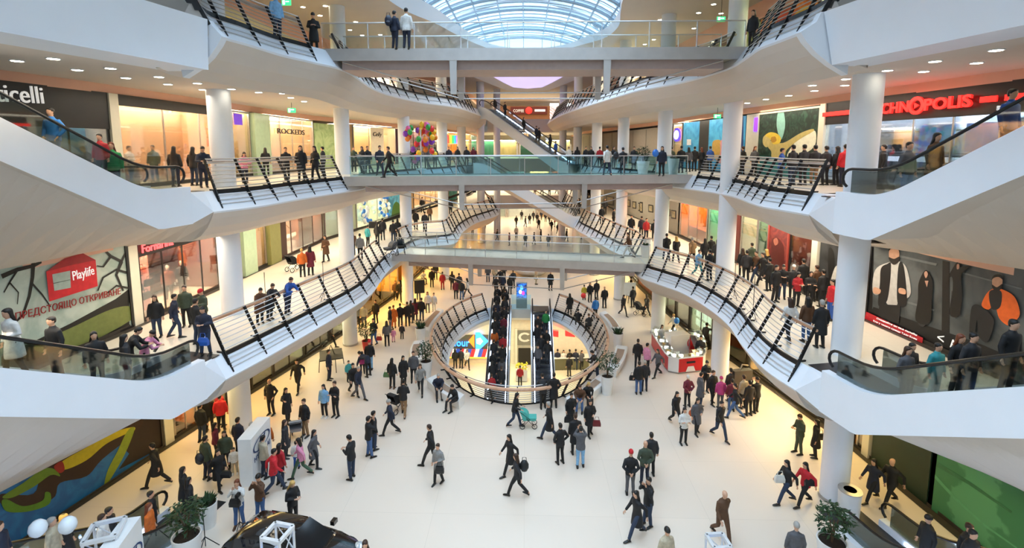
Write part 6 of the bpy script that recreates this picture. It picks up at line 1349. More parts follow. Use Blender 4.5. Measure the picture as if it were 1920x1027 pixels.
crowd(0, '''
660 897 phone 255 k J sk j 1.8 | man in black hooded jacket and jeans, hand at his face, alone mid floor
693 857 camera 130 k j sk j 1.8 | man in black jacket and light jeans holding a camera to his face
702 842 stand 130 k J sk j 1.72 | dark dressed person half hidden behind the man with the camera
733 815 walk 275 n k hg j 1.66 | person in grey knit hat and navy jacket striding past the man with the camera
757 779 push 185 k t sk j 1.78 | man in black jacket and khaki trousers pushing a dark pram, seen from behind
809 873 walk 262 k k sb j 1.76 | balding man in black coat walking beside the woman in the grey coat
823 905 carry 335 G k sb c 1.62 | woman in grey coat with black handbag walking on the empty floor
957 888 walk 300 k k lk c 1.66 | woman in long black coat just behind the one with the dark backpack
970 930 walk 255 d k lb j 1.66 | woman in dark jacket with a backpack walking alone
965 800 push 80 k J lk j 1.66 | woman in black top and jeans pushing the turquoise toy pushcart
1030 825 walk 245 k J sg c 1.76 | grey haired man in black coat and jeans walking below the railing
1050 868 pocket 205 k k sk j 1.72 | man in shiny black jacket standing beside the padded grey jacket
1078 850 stand 190 k k sb c 1.78 | balding man in black coat in front of the padded grey jacket
1088 876 camera 180 g L sk j 1.76 | person in padded grey jacket and light jeans raising a camera
1070 800 carry 20 k k sk c 1.66 | woman in black coat carrying a square black bag by the white bench
1105 815 carry 15 k k lk c 1.68 | woman in black coat with grey scarf and dark red bag
1018 764 rail 185 d k sk j 1.7 | person in grey top leaning on the oval timber rail, seen from behind
1038 763 pocket 180 k k sk c 1.78 | man in long black coat at the oval rail beside the grey top
1119 712 rail 262 k J sk j 1.74 | man in black leaning on the oval rail by the potted tree
1197 738 stand 180 k j sk j 1.76 | man in black jacket and jeans seen from behind, dark bag at his side
1208 732 stand 175 d n sg j 1.66 | grey haired person close in front of the man in jeans with dark bag
1195 690 stand 170 k k sk j 1.76 | man in black standing next to the pink shirt at the jewellery kiosk
1212 698 stand 120 p k sk j 1.74 | man in pink shirt at the jewellery kiosk
1233 706 walk 300 g k lk j 1.62 | woman in grey striped top walking along the kiosk
1312 683 carry 330 d k sk j 1.78 | man in dark coat with red scarf at the corner of the kiosk
1323 655 point 120 k k sk j 1.76 | person in black reaching towards the lit optician cases
1263 628 walk 280 w k sy j 1.5 w | girl in white holding a blue balloon near the right shops
1288 762 behind 190 m k sw j 1.64 | white haired woman in burgundy jacket seen from behind
1322 735 phone 10 k k sk j 1.76 | man in black suit with white shirt between kiosk and the onlookers
1312 760 stand 100 g J sk c 1.72 | person in dark grey coat beside the burgundy jacket
1337 758 carry 20 k k sb j 1.76 | man in dark suit and white shirt holding papers in the onlooking group
1353 765 stand 180 P g hP j 1.62 | woman in pink headscarf and pink coat among the onlookers
1364 768 stand 170 m j sk j 1.62 | woman in plum jacket right behind the pink headscarf
1378 785 walk 250 k j sk j 1.74 | man in black jacket and jeans stepping away from the onlookers
1392 765 stand 200 e k sb j 1.7 | person in beige jacket deep in the onlooking group
1403 778 stand 190 k k sk j 1.74 | man in black at the outer edge of the onlookers, hands down
1417 773 camera 200 k k hk j 1.78 | tall man in black with red scarf at the outer edge of the onlookers
1368 752 stand 190 d d sk j 1.74 | dark dressed onlooker standing right against the grey equipment board
1266 797 walk 15 k k lk j 1.66 | woman in black leather jacket walking ahead of the burgundy jacket
1281 832 crossed 5 w k lk j 1.66 | woman in white top and black trousers walking to the front
1305 812 carry 10 g k lk c 1.68 | woman in grey coat carrying an orange bag
1348 822 walk 20 k J sk j 1.78 | young man in open black coat walking to the front
1497 850 phone 280 G2 G2 sb j 1.76 | man in khaki hooded jacket reading his phone
1527 857 stand 250 k k lk c 1.66 | woman in black coat with a shoulder bag behind the man reading his phone
1473 944 walk 275 k J lk j 1.68 | woman in black jacket and jeans with white handbag, beside the red jacket
1507 947 walk 285 R k lk j 1.66 | woman in bright red jacket with long black hair
1634 940 walk 285 n k lk c 1.66 | woman in navy coat swinging her arm beside the green hoarding
1668 947 walk 285 k k sb j 1.8 | bald man in black walking beside the green hoarding
1352 1012 walk 10 T T sb j 1.78 | bald man in brown jacket and brown trousers walking to the front
1181 926 behind 175 k g hR j 1.74 | man in red cap and black jacket seen from behind
1208 908 behind 178 G2 n sb j 1.76 | bald man in grey green jacket, hands clasped behind him
1219 890 stand 178 d k sk j 1.76 | man with dark jacket mostly hidden by the grey green jacket
1214 985 camera 300 k J sk j 1.76 | man in black jacket lifting his hands to his face, below the grey green jacket
1193 1008 walk 290 k J lk c 1.68 | woman in long black coat striding in front of the man with raised hands
1247 1085 stand 20 e d hk j 1.66 | person in black knit cap and beige fur coat at the bottom edge
1487 1078 stand 170 g k hg j 1.7 | person in grey hooded jacket at the bottom edge by the potted tree
688 1112 stand 10 k k lb j 1.66 | dark haired woman whose head just shows at the bottom edge
560 733 walk 5 k k sk j 1.78 | man in black cap and black clothes walking under the lower gallery
509 777 pocket 350 k k sb j 1.8 | bald heavy man in black standing with hands in his pockets
539 792 point 60 k k lk c 1.7 | woman in long black coat stretching out an arm
573 818 stand 340 k t sb j 1.76 | balding man in black jacket and khaki trousers beside the pram
609 782 stand 350 L k lk j 1.64 w | woman in light blue jacket with white shoes
630 781 crossed 340 k k sb j 1.78 | balding man in black next to the light blue jacket
537 858 stand 100 d d lb c 1.66 | woman in dark brown coat behind the pram
566 895 walk 280 p v lk j 1.64 | girl in pale pink jacket and dark green tights walking
590 877 step 90 g k lk c 1.62 | woman in grey coat with head bent, next to the pink jacket
557 877 stand 190 w b sk j 1.15 | small child in white top and blue trousers
515 925 walk 120 R J sk j 1.76 | man in red jacket and jeans striding, nearest of the red jackets
527 908 stand 160 r n lk j 1.66 | woman in red jacket close behind the striding red jacket
497 895 stand 150 e n sk j 1.74 | man in beige grey jacket among the crowd at the white show block
465 905 stand 150 g d sb c 1.64 | woman in grey tweed coat with auburn hair
441 888 stand 20 w e sk j 1.1 w | small child in white jumper in the crowd
477 868 stand 170 R k hg j 1.74 | man in red jacket with grey hood at the white show block
450 858 stand 170 n k sk j 1.76 | man in navy black jacket leaning on the white show block
500 862 stand 200 o k hk j 1.7 | person in orange red jacket with dark hood by the show block
425 880 stand 20 G2 k lk j 1.64 | woman in dark olive top behind the child in white jumper
412 918 step 60 k k lk c 1.64 | woman in black coat with a shoulder bag near the escalator foot
390 898 stand 160 G2 n sk j 1.78 | man in olive jacket with a backpack
407 862 stand 120 m k lk j 1.62 | woman in dark plum top in the crowd in front of the lit shop
380 828 stand 170 k J sk j 1.78 | man in black jacket by the lit white shop sign
400 806 stand 200 k k sk j 1.74 | man in dark clothes in front of the orange lit shop
412 803 stand 160 r J sk j 1.76 | man in dark red jacket in front of the orange lit shop
424 805 stand 200 R k sk j 1.76 | man in red and white track jacket against the stout column
296 912 walk 280 k k sk c 1.76 | man in black coat walking alone past the blue swimmer hoarding
450 985 camera 10 w j lr j 1.68 b | curly haired woman in white padded jacket and jeans
490 975 camera 350 T j hk j 1.7 b | person in brown jacket and dark hat holding a camera
551 985 phone 60 k k ly j 1.66 | blonde woman in black clapping beside the show car
618 712 stand 90 n n sk j 1.74 | man in dark jacket in front of the folded trampoline
655 715 stand 40 q k sb j 1.2 | child in teal jumper by the bending person
690 705 bend 240 n k sk j 1.76 | person in navy jacket bending far forward
680 700 stand 200 P k lk j 1.3 | girl in purple pink jacket beside the bending person
663 740 walk 40 k k sk j 1.74 | man in black walking next to the grey haired man in navy
673 748 walk 60 n g sg j 1.76 | grey haired man in navy jacket walking
694 693 stand 185 k L hR j 1.76 | man in black jacket with red collar and light jeans seen from behind
736 728 stand 170 k k lk j 1.68 b | woman with long black hair, white belt and green bag
757 722 stand 40 k k lk c 1.66 | woman in black coat in front of the man with the dark pram
776 716 stand 10 g k sb j 1.76 | man in dark grey suit near the potted palm
789 738 walk 10 G k lb j 1.64 | woman in grey cardigan walking past the bench
619 652 walk 90 k k sk j 1.76 | man in black striding past the pale glass shop
702 646 carry 340 k j sk j 1.78 | man in black jacket and jeans carrying a red bag
726 648 stand 200 g k lk j 1.66 | woman in grey with a child in pink at her side
738 641 stand 200 p p sk j 0.95 | toddler in pink beside the woman in grey
754 635 stand 180 d d sk j 1.05 | small child in dark clothes standing alone
732 619 stand 90 k g sk j 1.72 | man in black jacket facing the person in the orange coat
741 614 stand 180 o o sr c 1.66 | person in long orange coat
751 612 stand 190 k k sk j 1.7 | person in black directly beside the orange coat
762 611 stand 200 k k sk j 1.78 | broad man in black, second from the orange coat
771 605 stand 170 d J lk c 1.68 | woman in long dark coat beyond the broad man
779 600 stand 180 m k lk c 1.66 | woman in dark plum coat in the waiting group
791 601 stand 180 k J sk j 1.74 | man in dark jacket at the end of the waiting group
683 613 stand 0 e g sg j 1.74 | man in beige jacket in front of the gold lit shop
671 612 stand 10 G k sk j 1.7 | person in grey at the edge of the gold lit shop
705 606 stand 350 k k sk j 1.76 | man in black alone in front of the gold lit shop
742 562 stand 10 T k lk j 1.66 | woman in brown at the doorway of the gold lit shop
749 564 walk 20 k k sk j 1.76 | man in black at the doorway of the gold lit shop
785 561 stand 200 k J sk j 1.74 | man in black jacket beside the black loudspeaker board
804 585 stand 10 w g lr j 1.64 | girl in white with red hair near the railing
812 584 stand 0 w w sk j 1.5 w | child in white near the railing
793 531 sit 40 w k sk j 1.7 | person in white seated on the orange counter
810 538 stand 180 k k sk j 1.76 | man in black in front of the orange counter
817 524 stand 190 d k sk j 1.72 | dark person behind the man at the orange counter
830 543 stand 200 r r sk j 1.66 | person dressed all in red
848 543 stand 180 k k lk j 1.7 | woman in black at the rear of the cluster near the red person
855 560 stand 190 m k sk j 1.7 | person in dark plum in the cluster near the red person
861 548 stand 200 d k sk j 1.74 | man in dark grey in the cluster near the red person
866 562 stand 170 k j sk j 1.74 | man in black and jeans at the front of the cluster near the red person
877 557 walk 250 w k lk j 1.66 | woman in white top and black trousers near the escalator head
915 528 stand 0 g J sk j 1.74 | man in grey, one of two below the lowest footbridge
928 531 carry 350 e k sk j 1.72 | person in beige, one of two below the lowest footbridge
945 524 stand 180 d k sk j 1.7 | person in dark clothes just behind the beige one
1005 533 stand 90 e e sg c 1.7 | person in long beige coat beside the round white seat
1032 544 stand 10 k k sk c 1.78 | man in long black coat below the lowest footbridge
1068 590 stand 190 k k lk c 1.68 | person in long black coat behind the oval railing
1095 562 stand 180 y k sk j 1.3 | child in yellow green jacket
1106 566 stand 10 k k lk j 1.68 | woman in black beside the yellow green child
1118 562 stand 200 d d sk j 1.74 | man in dark clothes beside the woman with the green child
1116 598 stand 200 B k sk j 1.72 | person in bright blue shirt near the red balloon
1133 577 stand 190 k k sb j 1.76 | bald man in black near the blue shirt
1168 592 walk 30 k k lk j 1.66 | woman in black walking past the easel
1183 556 carry 250 k k sk j 1.76 | man in black bending by the white column
1186 576 stand 200 d k sk j 1.72 | man in dark jacket at the easel
1212 592 walk 200 d k lb j 1.66 | woman in dark coat walking behind the pram by the easel
1084 612 sit 180 k k sk j 1.7 | person in black seated behind the oval railing
1105 622 sit 190 d k sb j 1.7 | person in dark grey seated behind the oval railing
822 742 sit 15 n d sg j 1.74 | man in navy jacket seated on the curved bench
854 765 sit 320 k d sk j 1.76 | man in black seated at the end of the curved bench
1087 765 sit 350 T j sb j 1.78 | man in brown jacket and jeans seated holding a white phone
1101 757 sit 10 k k ly j 1.66 | blonde woman in black seated beside the brown jacket
1240 655 stand 10 w k lb j 1.62 | kiosk seller in black and white behind the glass
1290 668 stand 60 R k lk j 1.5 | kiosk seller in red bending over the trays
''')
# far ground floor, seen between the decks
rows = ''; random.seed(11)
for i, (x, y) in enumerate(((800, 470), (812, 455), (824, 474), (873, 468), (886, 440), (908, 438), (932, 452), (955, 460), (968, 446), (985, 462), (1001, 458), (1014, 452), (1028, 462), (1046, 440), (1062, 452), (1090, 448), (1118, 455), (1010, 430), (985, 425), (1040, 425))):
    P_ = ('stand', 'walk', 'step', 'pocket')[i % 4]; hd = (180, 10, 90, 270)[i % 4]; col = 'kdngkGkmwkdkgnkbkdkr'[i]
    nm = {'k': 'black', 'd': 'charcoal', 'n': 'navy', 'g': 'dark grey', 'G': 'light grey', 'm': 'plum', 'w': 'white', 'b': 'blue', 'r': 'red'}[col]
    od = ('first', 'second', 'third', 'fourth', 'fifth', 'sixth', 'seventh', 'eighth', 'ninth', 'tenth', 'eleventh', 'twelfth', 'thirteenth', 'fourteenth', 'fifteenth', 'sixteenth', 'seventeenth', 'eighteenth', 'nineteenth', 'twentieth')[sorted(range(20), key=lambda k: (800, 812, 824, 873, 886, 908, 932, 955, 968, 985, 1001, 1014, 1028, 1046, 1062, 1090, 1118, 1010, 985.5, 1040)[k]).index(i)]
    rows += '%d %d %s %d %s k %s j %.2f | person in %s on the far floor above the lowest footbridge, %s from the left\n' % (x, y, P_, hd, col, ('sk', 'lk')[i % 2], random.uniform(1.62, 1.8), nm, od)
crowd(0, rows)
crowd(1, '''
541 588 rail 62 b n sb j 1.74 | man in blue jacket leaning on the timber rail of the lower gallery
490 606 rail 45 T k sk c 1.64 | older woman in dark fur coat leaning on the rail, first of the couple
506 600 rail 60 d d sb c 1.68 | older man in dark coat leaning on the rail beside the fur coat
571 518 stand 200 o k sy j 1.62 | blonde woman in orange top by the beauty shop
580 516 stand 190 m k lk c 1.7 | woman in burgundy jacket pushing a pram by the beauty shop
612 490 carry 350 T k lk c 1.7 | woman in brown fur coat beside the second white column
387 665 phone 10 n J sk j 1.78 | man in open navy jacket over a white shirt by the escalator comb
372 645 stand 160 k J sk j 1.74 | man in dark jacket with blue bag behind the open navy jacket
384 620 phone 340 G2 k hR j 1.72 | person in dark green coat and red hat by the shoe shop
351 612 stand 20 G2 k sk j 1.72 | man in olive jacket in front of the shoe shop
330 633 step 120 n J sk j 1.72 | man in navy jersey bending in front of the shoe shop
296 632 stand 20 k J lb j 1.66 | woman in black top in front of the pink display wall
676 486 stand 190 G k sk j 1.7 | person in light grey coat near the balloon wall
662 478 stand 200 T k lk j 1.64 | woman in brown near the dark doorway by the balloon wall
690 462 stand 150 q k sk j 1.6 | person in teal under the balloons
708 458 stand 170 k k lk j 1.64 | person in black in front of the balloons, second along from the teal one
718 450 stand 200 d k sk j 1.74 | person in charcoal in front of the balloons, third along from the teal one
738 455 stand 190 k J sk j 1.76 | man in black beside the parked prams
748 448 stand 200 k k lk j 1.66 | woman in black beside the parked prams
780 430 stand 180 k k sk j 1.76 | man in black by the dark crane boom, first on its near side
797 434 stand 190 d k sk j 1.76 | man in charcoal by the dark crane boom, beyond the first
806 416 stand 190 T k lk j 1.64 | woman in brown by the timber framed shop
792 398 stand 200 k k sk j 1.74 | dark figure in the lit doorway of the timber framed shop
845 404 stand 170 k k sk j 1.74 | dark figure at the curling railing beyond the crane
1249 489 walk 180 k J sk j 1.78 | man in black cap and jacket walking away beside the blonde
1267 492 walk 180 k k ly j 1.68 | blonde woman in black walking away on the lower gallery
1297 498 walk 185 t k sg j 1.76 | older man in tan jacket walking away on the lower gallery
1308 520 walk 20 L q sb j 1.6 w | nurse like figure in pale blue with teal trousers
1320 497 stand 180 k k lk j 1.68 | dark haired person before the green lit shop, first of three
1332 493 stand 190 k k sk j 1.74 | dark haired person before the green lit shop, second of three
1343 499 stand 180 d k lk j 1.66 | dark haired person before the green lit shop, third of three
1340 528 stand 200 k d sk j 1.74 | person in black touching the column of the lower gallery
1390 520 stand 180 k k lb j 1.66 | woman in black right beside the column, facing the cream shop
1400 528 stand 170 d k sk j 1.74 | man in charcoal beside the column, facing the cream shop
1408 500 stand 190 G2 k sk j 1.74 | man in dark green facing the green glass shop
1416 530 walk 280 T J sk j 1.74 | man in brown jacket and jeans stepping along the gallery
1428 534 walk 275 k k sk j 1.76 | man in black stepping along behind the brown jacket
1436 505 stand 200 k w ly j 1.66 | blonde woman in black before the red framed poster
1452 566 stand 20 k k sk j 1.78 | tall man in black beside the red framed poster
1466 560 phone 340 k J sk j 1.7 | man in black filming near the lingerie shop
1484 560 stand 180 d k hw j 1.66 | person in white knit hat in the gallery crowd
1492 575 phone 10 r k lk j 1.64 | woman in red scarf in the gallery crowd
1503 552 stand 180 k k sk j 1.8 | tall man in black in front of the lingerie shop
1516 575 crossed 350 k k lk j 1.66 | woman with folded arms in the gallery crowd
1528 560 stand 200 T k sb j 1.74 | man in brown suede jacket in front of the black poster
1540 575 stand 190 k k sk j 1.74 | man in black between the brown suede and the red jacket
1556 600 stand 270 R b sk j 1.76 | man in bright red jacket against the stout column
1552 655 stand 180 k k sg c 1.78 | grey haired man in black coat, nearest to the stout column
1478 640 step 185 w d lb j 1.66 | woman in white jacket with long brown hair by the timber rail
1510 640 stand 185 T j lk j 1.72 | person in brown striped jumper and jeans by the timber rail
1440 545 stand 200 k k sk j 1.7 | short haired person in black at the front of the gallery crowd
1178 484 walk 250 T w sb j 1.72 | woman in brown jacket and white trousers on the lowest footbridge
1183 443 stand 350 k k sk j 1.76 | man in black with folded hands by the framed pictures
1202 445 stand 190 n k sb j 1.74 | man in navy by the framed pictures
1211 450 stand 10 r n sb j 1.74 | person in red scarf and jacket by the framed pictures
1226 452 stand 180 k k sk j 1.72 | person in black half behind the slim column at the pictures
1128 420 stand 180 k k sk j 1.76 | man in black, first of two with folded arms at the far railing
1134 402 stand 350 d k sk j 1.78 | man in charcoal talking beside the far railing
1150 426 stand 100 k k sk j 1.74 | person in black leaning by the slim column near the pictures
1086 400 stand 270 k J lk j 1.68 | person in black at the foot of the far escalator
''')
crowd(2, '''
331 350 stand 190 k n lk j 1.7 | woman with bushy black hair beside the escalator loop, black jacket
366 348 stand 180 k J lk j 1.68 | woman with bushy black hair and an orange strap, behind the first post
409 350 rail 40 n n sk j 1.76 | young man in navy jacket leaning on the upper rail
460 343 rail 35 p n lk j 1.5 | girl in pink jacket with hands at her face leaning on the upper rail
500 330 stand 200 k k lk j 1.64 | woman in black looking into the bag shop, near the green pilaster
538 337 carry 30 k k sk j 1.66 | woman in black jacket walking by the bag shop
566 339 stand 20 k k lk c 1.74 | woman in long black coat with hand to face
593 338 carry 340 k k lk j 1.72 | woman in black with a dark headscarf at the upper rail
607 330 stand 270 d k sk j 1.7 | dark person half hidden by the second white column
292 341 stand 10 G2 k sk j 1.76 | man in olive jacket in the empty peach shop
246 342 carry 90 w k sk j 1.72 | person in white reaching across in the empty peach shop
713 332 walk 30 n J sk j 1.76 | man in navy jacket walking on the middle footbridge
731 333 walk 300 k k sb j 1.7 | person in black stepping on the middle footbridge, next to the navy jacket
664 322 stand 20 G2 k sk j 1.7 | person in dark green behind the glass, by the scripted name board
680 325 stand 340 d J lk j 1.72 | person in charcoal behind the glass, by the scripted name board
690 324 stand 30 k J sk j 1.74 | man with dark hair behind the glass, by the scripted name board
1138 330 walk 190 w J sk j 1.76 | man in white jumper with dark backpack on the middle footbridge
1167 329 stand 190 d n sk j 1.66 w | person in charcoal with white shoes on the middle footbridge
1240 330 stand 330 n k lk j 1.72 | woman in navy with long black hair and blue balloon on the footbridge
1258 320 stand 190 G2 k sk j 1.7 | person in olive by the white bin on the upper gallery
1276 324 stand 180 k J sk j 1.76 | man in black before the blue hoarding, first along
1290 322 stand 180 g k lk j 1.66 | woman in grey before the blue hoarding, second along
1301 321 stand 180 k k sk j 1.72 | man in black before the blue hoarding, third along
1314 319 stand 200 d k lr j 1.66 | auburn haired woman before the black gap panel
1330 319 stand 190 b k sk j 1.74 | man in blue before the black gap panel
1391 326 stand 210 k k sb j 1.72 | person in black beside the pale wall panel
1413 330 stand 10 g k lr j 1.72 | red haired person in grey beside the pale wall panel
1482 347 stand 60 b k sk j 1.62 | boy in blue in front of the underwater picture
1496 347 stand 200 k J sk j 1.76 | man in black hood with back turned by the underwater picture
1510 347 stand 190 k k sk j 1.78 | tall man in black by the pale pillar
1524 347 stand 180 k t sk j 1.76 | man in black jacket and khaki trousers by the pale pillar
1538 347 stand 190 d k sk j 1.72 | dark man at the corner of the electronics shop
1556 347 stand 200 k k lk j 1.7 | person in black behind the raked end post
1566 347 stand 180 k J sk j 1.74 | dark haired man beside the red and white jacket
1583 350 stand 180 R n sk j 1.78 | man in red and white jacket in the queue
1600 350 stand 180 k J sk j 1.76 | man in black jersey in the queue, just after the red jacket
1625 350 stand 185 k k lk j 1.68 | woman with long black hair in the queue
1652 350 stand 240 k n sk j 1.76 | man in black jacket seen from the side at the end of the queue
''')
# heads behind the middle footbridge glass, on the upper gallery beyond it
rows = ''
for i, (x, y, c_) in enumerate(((772, 316, 'k'), (786, 315, 'd'), (800, 316, 'g'), (816, 314, 'k'), (842, 312, 'n'), (858, 311, 'k'), (875, 310, 'd'), (888, 310, 'm'), (1066, 309, 'w'), (1082, 309, 'k'), (1098, 311, 'd'), (1108, 312, 'k'), (1124, 314, 'r'), (1150, 316, 'k'), (1188, 318, 'd'))):
    nm = {'k': 'black', 'd': 'charcoal', 'n': 'navy', 'g': 'grey', 'm': 'plum', 'w': 'white', 'r': 'red'}[c_]
    wh = ('first', 'second', 'third', 'fourth', 'fifth', 'sixth', 'seventh', 'eighth')[i if i < 8 else i - 8]
    rows += '%d %d stand %d %s k %s j 1.72 | person in %s beyond the middle footbridge, %s along from the %s\n' % (x, y, (180, 20, 340)[i % 3], c_, ('sk', 'lk')[i % 2], nm, wh, 'balloon tree' if i < 8 else 'far escalator foot')
crowd(2, rows)
crowd(3, '''
521 75 stand 60 L J sk j 1.78 | man in light blue shirt and jeans on the top gallery
590 100 phone 20 k k hk c 1.76 | person in black hooded coat at the end of the top footbridge
741 94 stand 150 n n sk j 1.66 | person in navy with a backpack on the top footbridge
763 94 stand 170 w n sk j 1.78 | person in checked white and blue shirt on the top footbridge
357 22 stand 30 k k lk j 1.7 | woman in black with long hair at the end of the white parapet
1409 95 stand 300 k k lb j 1.72 | person in black behind the railing by the lime green picture
''')
rows = ''
for i, (x, y, c_) in enumerate(((1003, 367, 'k'), (1016, 365, 'd'), (1030, 366, 'n'), (1044, 364, 'k'), (1058, 365, 'r'), (1072, 366, 'k'), (1092, 371, 'd'), (1104, 374, 'k'))):
    rows += '%d %d %s %d %s k %s j 1.74 | person in %s on the distant lower deck behind the crossing escalator, %s along\n' % (x, y, ('stand', 'walk')[i % 2], (180, 20)[i % 2], c_, ('sk', 'lk')[i % 2], {'k': 'black', 'd': 'charcoal', 'n': 'navy', 'r': 'red'}[c_], ('first', 'second', 'third', 'fourth', 'fifth', 'sixth', 'seventh', 'eighth')[i])
crowd(1, rows)
rows = ''
for i, (x, y, c_) in enumerate(((993, 420, 'k'), (1000, 414, 'd'), (1007, 418, 'k'), (1015, 412, 'n'), (1023, 416, 'k'), (1030, 420, 'd'), (978, 412, 'k'), (968, 424, 'k'), (1052, 420, 'k'), (1034, 433, 'k'))):
    rows += '%d %d %s %d %s k %s j 1.74 | person in %s in the most distant ground floor cluster, %s\n' % (x, y, ('stand', 'step')[i % 2], (180, 20)[i % 2], c_, ('sk', 'lk')[i % 2], {'k': 'black', 'd': 'charcoal', 'n': 'navy'}[c_], ('third along', 'fourth along', 'fifth along', 'sixth along', 'seventh along', 'eighth along', 'second along', 'first along', 'tenth along', 'ninth along')[i])
crowd(0, rows)
C_ = C
def ride(i, s_, v, pose, col, legs, hair, kind, h, label, turn=0, shoe='k'):
    q, deck, d, fb, run_, rise = ESC[i]
    k = math.floor((s_ - fb) / (run_ / (int(run_ / .4) + 1)) ) if fb < s_ < fb + run_ else None
    z = deck(s_)
    if k is not None: z = rise * (k + .5) / (int(run_ / .4) + 1)
    p = q(s_, v, z + .005); hd = math.degrees(math.atan2(d.x, -d.y)) + turn
    return person(p, pose, hd, label, C_.get(col, '#1a1a1c'), C_.get(legs, '#202126'), hair, kind, h, shoe)
ride(0, 3.45, -.2, 'pocket', 'B', 'j', 'sk', 'j', 1.78, 'man in bright blue padded jacket riding the escalator', 10)
ride(0, 2.0, .1, 'stand', 'V', 'k', 'lr', 'j', 1.7, 'person in green top near the foot of the upper escalator', 40)
ride(0, 2.5, .3, 'stand', 'r', 'k', 'sk', 'j', 1.5, 'child in red and black on the escalator behind the green top', 20)
ride(1, 1.35, .1, 'stand', 'g', 'j', 'sk', 'j', 1.78, 'man in grey hooded jacket with backpack stepping onto the escalator')
ride(1, 2.4, -.2, 'stand', 'T', 'k', 'lk', 'c', 1.7, 'woman with long black hair and brown coat on the escalator')
ride(1, 3.95, .0, 'stand', 'b', 'k', 'sk', 'j', 1.8, 'person in blue top with the number 1958')
Q = [o for o in COL.objects if o.get('label', '').startswith('person in blue top with')][0]
Qm = Q.matrix_basis
text_mesh('1958', 'back_number', WHITEL, Q, Qm @ Vector((.115, .185, 1.27)), Qm.to_3x3() @ Vector((-1, 0, 0)), (0, 0, 1), .12, .03, width=.24)
ride(2, 4.55, .1, 'carry', 'w', 'k', 'lk', 'c', 1.72, 'woman in white coat with black handbag riding the lower escalator')
ride(2, 3.45, -.25, 'stand', 'k', 'd', 'sk', 'j', 1.78, 'broad man in black riding below the woman in white')
ride(2, 2.85, .3, 'stand', 'k', 'd', 'lk', 'j', 1.64, 'woman in black with her face turned, under the broad man', 60)
ride(2, 2.0, .25, 'stand', 'd', 'J', 'lk', 'j', 1.68, 'woman in charcoal with bright blue scarf on the lower escalator', 150)
ride(2, 1.5, -.25, 'rail', 'k', 'e', 'sk', 'j', 1.76, 'man in black bending over the lower escalator side', 130)
ride(2, .95, -.3, 'rail', 'p', 'k', 'hk', 'j', 1.5, 'girl in pink jacket and dark hat bending over the escalator side', 120)
ride(3, 2.0, -.2, 'stand', 'g', 'J', 'lb', 'j', 1.66, 'woman in grey with a brown backpack on the escalator below the fashion poster')
ride(3, 2.35, .35, 'stand', 'q', 'q', 'sk', 'j', 1.64, 'person in pale teal on the escalator below the fashion poster')
ride(3, 1.6, .4, 'stand', 'k', 'k', 'sk', 'j', 1.6, 'person in black cap beside the brown backpack')
ride(3, 3.0, .2, 'stand', 'k', 'k', 'lr', 'j', 1.7, 'woman with curly fair hair in black, on the escalator past the red strip')
ride(3, 3.55, -.15, 'stand', 'd', 'J', 'sk', 'j', 1.74, 'man with white stripes on his dark jacket on the escalator')
ride(3, 4.1, .2, 'stand', 'k', 'k', 'sk', 'j', 1.8, 'tall man in black suit on the escalator beside the striped jacket')
for s_, v, col, lg, hr, kd, hh, lab in ((-.5, -.3, 'k', 'k', 'lk', 'c', 1.66, 'woman in black with bent head at the escalator foot by the potted tree'), (-.1, .35, 'k', 'k', 'lk', 'j', 1.64, 'second woman in black with bent head at the escalator foot'), (.8, -.2, 'k', 'k', 'sk', 'j', 1.7, 'person in black leather crouched just past the escalator foot'),
    (1.3, .3, 'o', 'k', 'lr', 'j', 1.66, 'woman with orange scarf and fair hair on the bottom escalator'), (2.1, -.2, 'k', 'k', 'sk', 'j', 1.78, 'man in dark suit and light blue shirt on the bottom escalator'), (2.7, .35, 'w', 'k', 'lb', 'c', 1.66, 'woman in pale fur on the bottom escalator'), (3.2, -.3, 'k', 'k', 'ly', 'c', 1.7, 'older fair haired woman in black on the bottom escalator'), (3.8, .2, 'e', 't', 'sg', 'j', 1.7, 'white haired man in beige jacket on the bottom escalator'), (4.7, -.1, 'n', 'k', 'sb', 'j', 1.78, 'man in navy jacket at the frame edge on the bottom escalator')):
    ride(4, s_ + .3, v, 'stand', col, lg, hr, kd, hh, lab, 150 if 'bent' in lab else 120)
ride(5, 2.1, .1, 'stand', 'k', 'k', 'hk', 'j', 1.76, 'man in black flat cap at the bottom edge by the hoarding escalator', -100)
ride(5, 3.0, .3, 'stand', 'k', 'k', 'sb', 'j', 1.74, 'brown haired head at the bottom edge on the hoarding escalator')
ride(5, 3.45, -.2, 'stand', 'k', 'k', 'sk', 'j', 1.76, 'dark haired head at the bottom edge on the hoarding escalator')
ORD = ('first', 'second', 'third', 'fourth', 'fifth', 'sixth', 'seventh', 'eighth', 'ninth', 'tenth', 'eleventh', 'twelfth', 'thirteenth', 'fourteenth')
NM = {'k': 'black', 'd': 'charcoal', 'n': 'navy', 'g': 'grey', 'm': 'plum', 'o': 'orange', 'r': 'red', 'w': 'white', 'j': 'denim blue', 'b': 'blue', 'G': 'light grey'}
q, deck, d, fb, run_, rise = ESC[6]; T_ = fb + run_ + .4
for f, v, cols in (('left', -.32, 'kdkmkrkgkndkj'), ('right', .32, 'knkkodkkrkdnk')):
    for i, c_ in enumerate(cols):
        s_ = T_ - .2 - i * .8 - (.25 if v > 0 else 0); random.seed(i * 7 + (v > 0))
        lab = 'rider in %s, %s from the top in the %s file of the packed escalator' % (NM[c_], ORD[i], f)
        ride(6, s_, v, 'stand', c_, 'k', ('sk', 'lk', 'sb')[i % 3], 'j', random.uniform(1.6, 1.8), lab, 0)
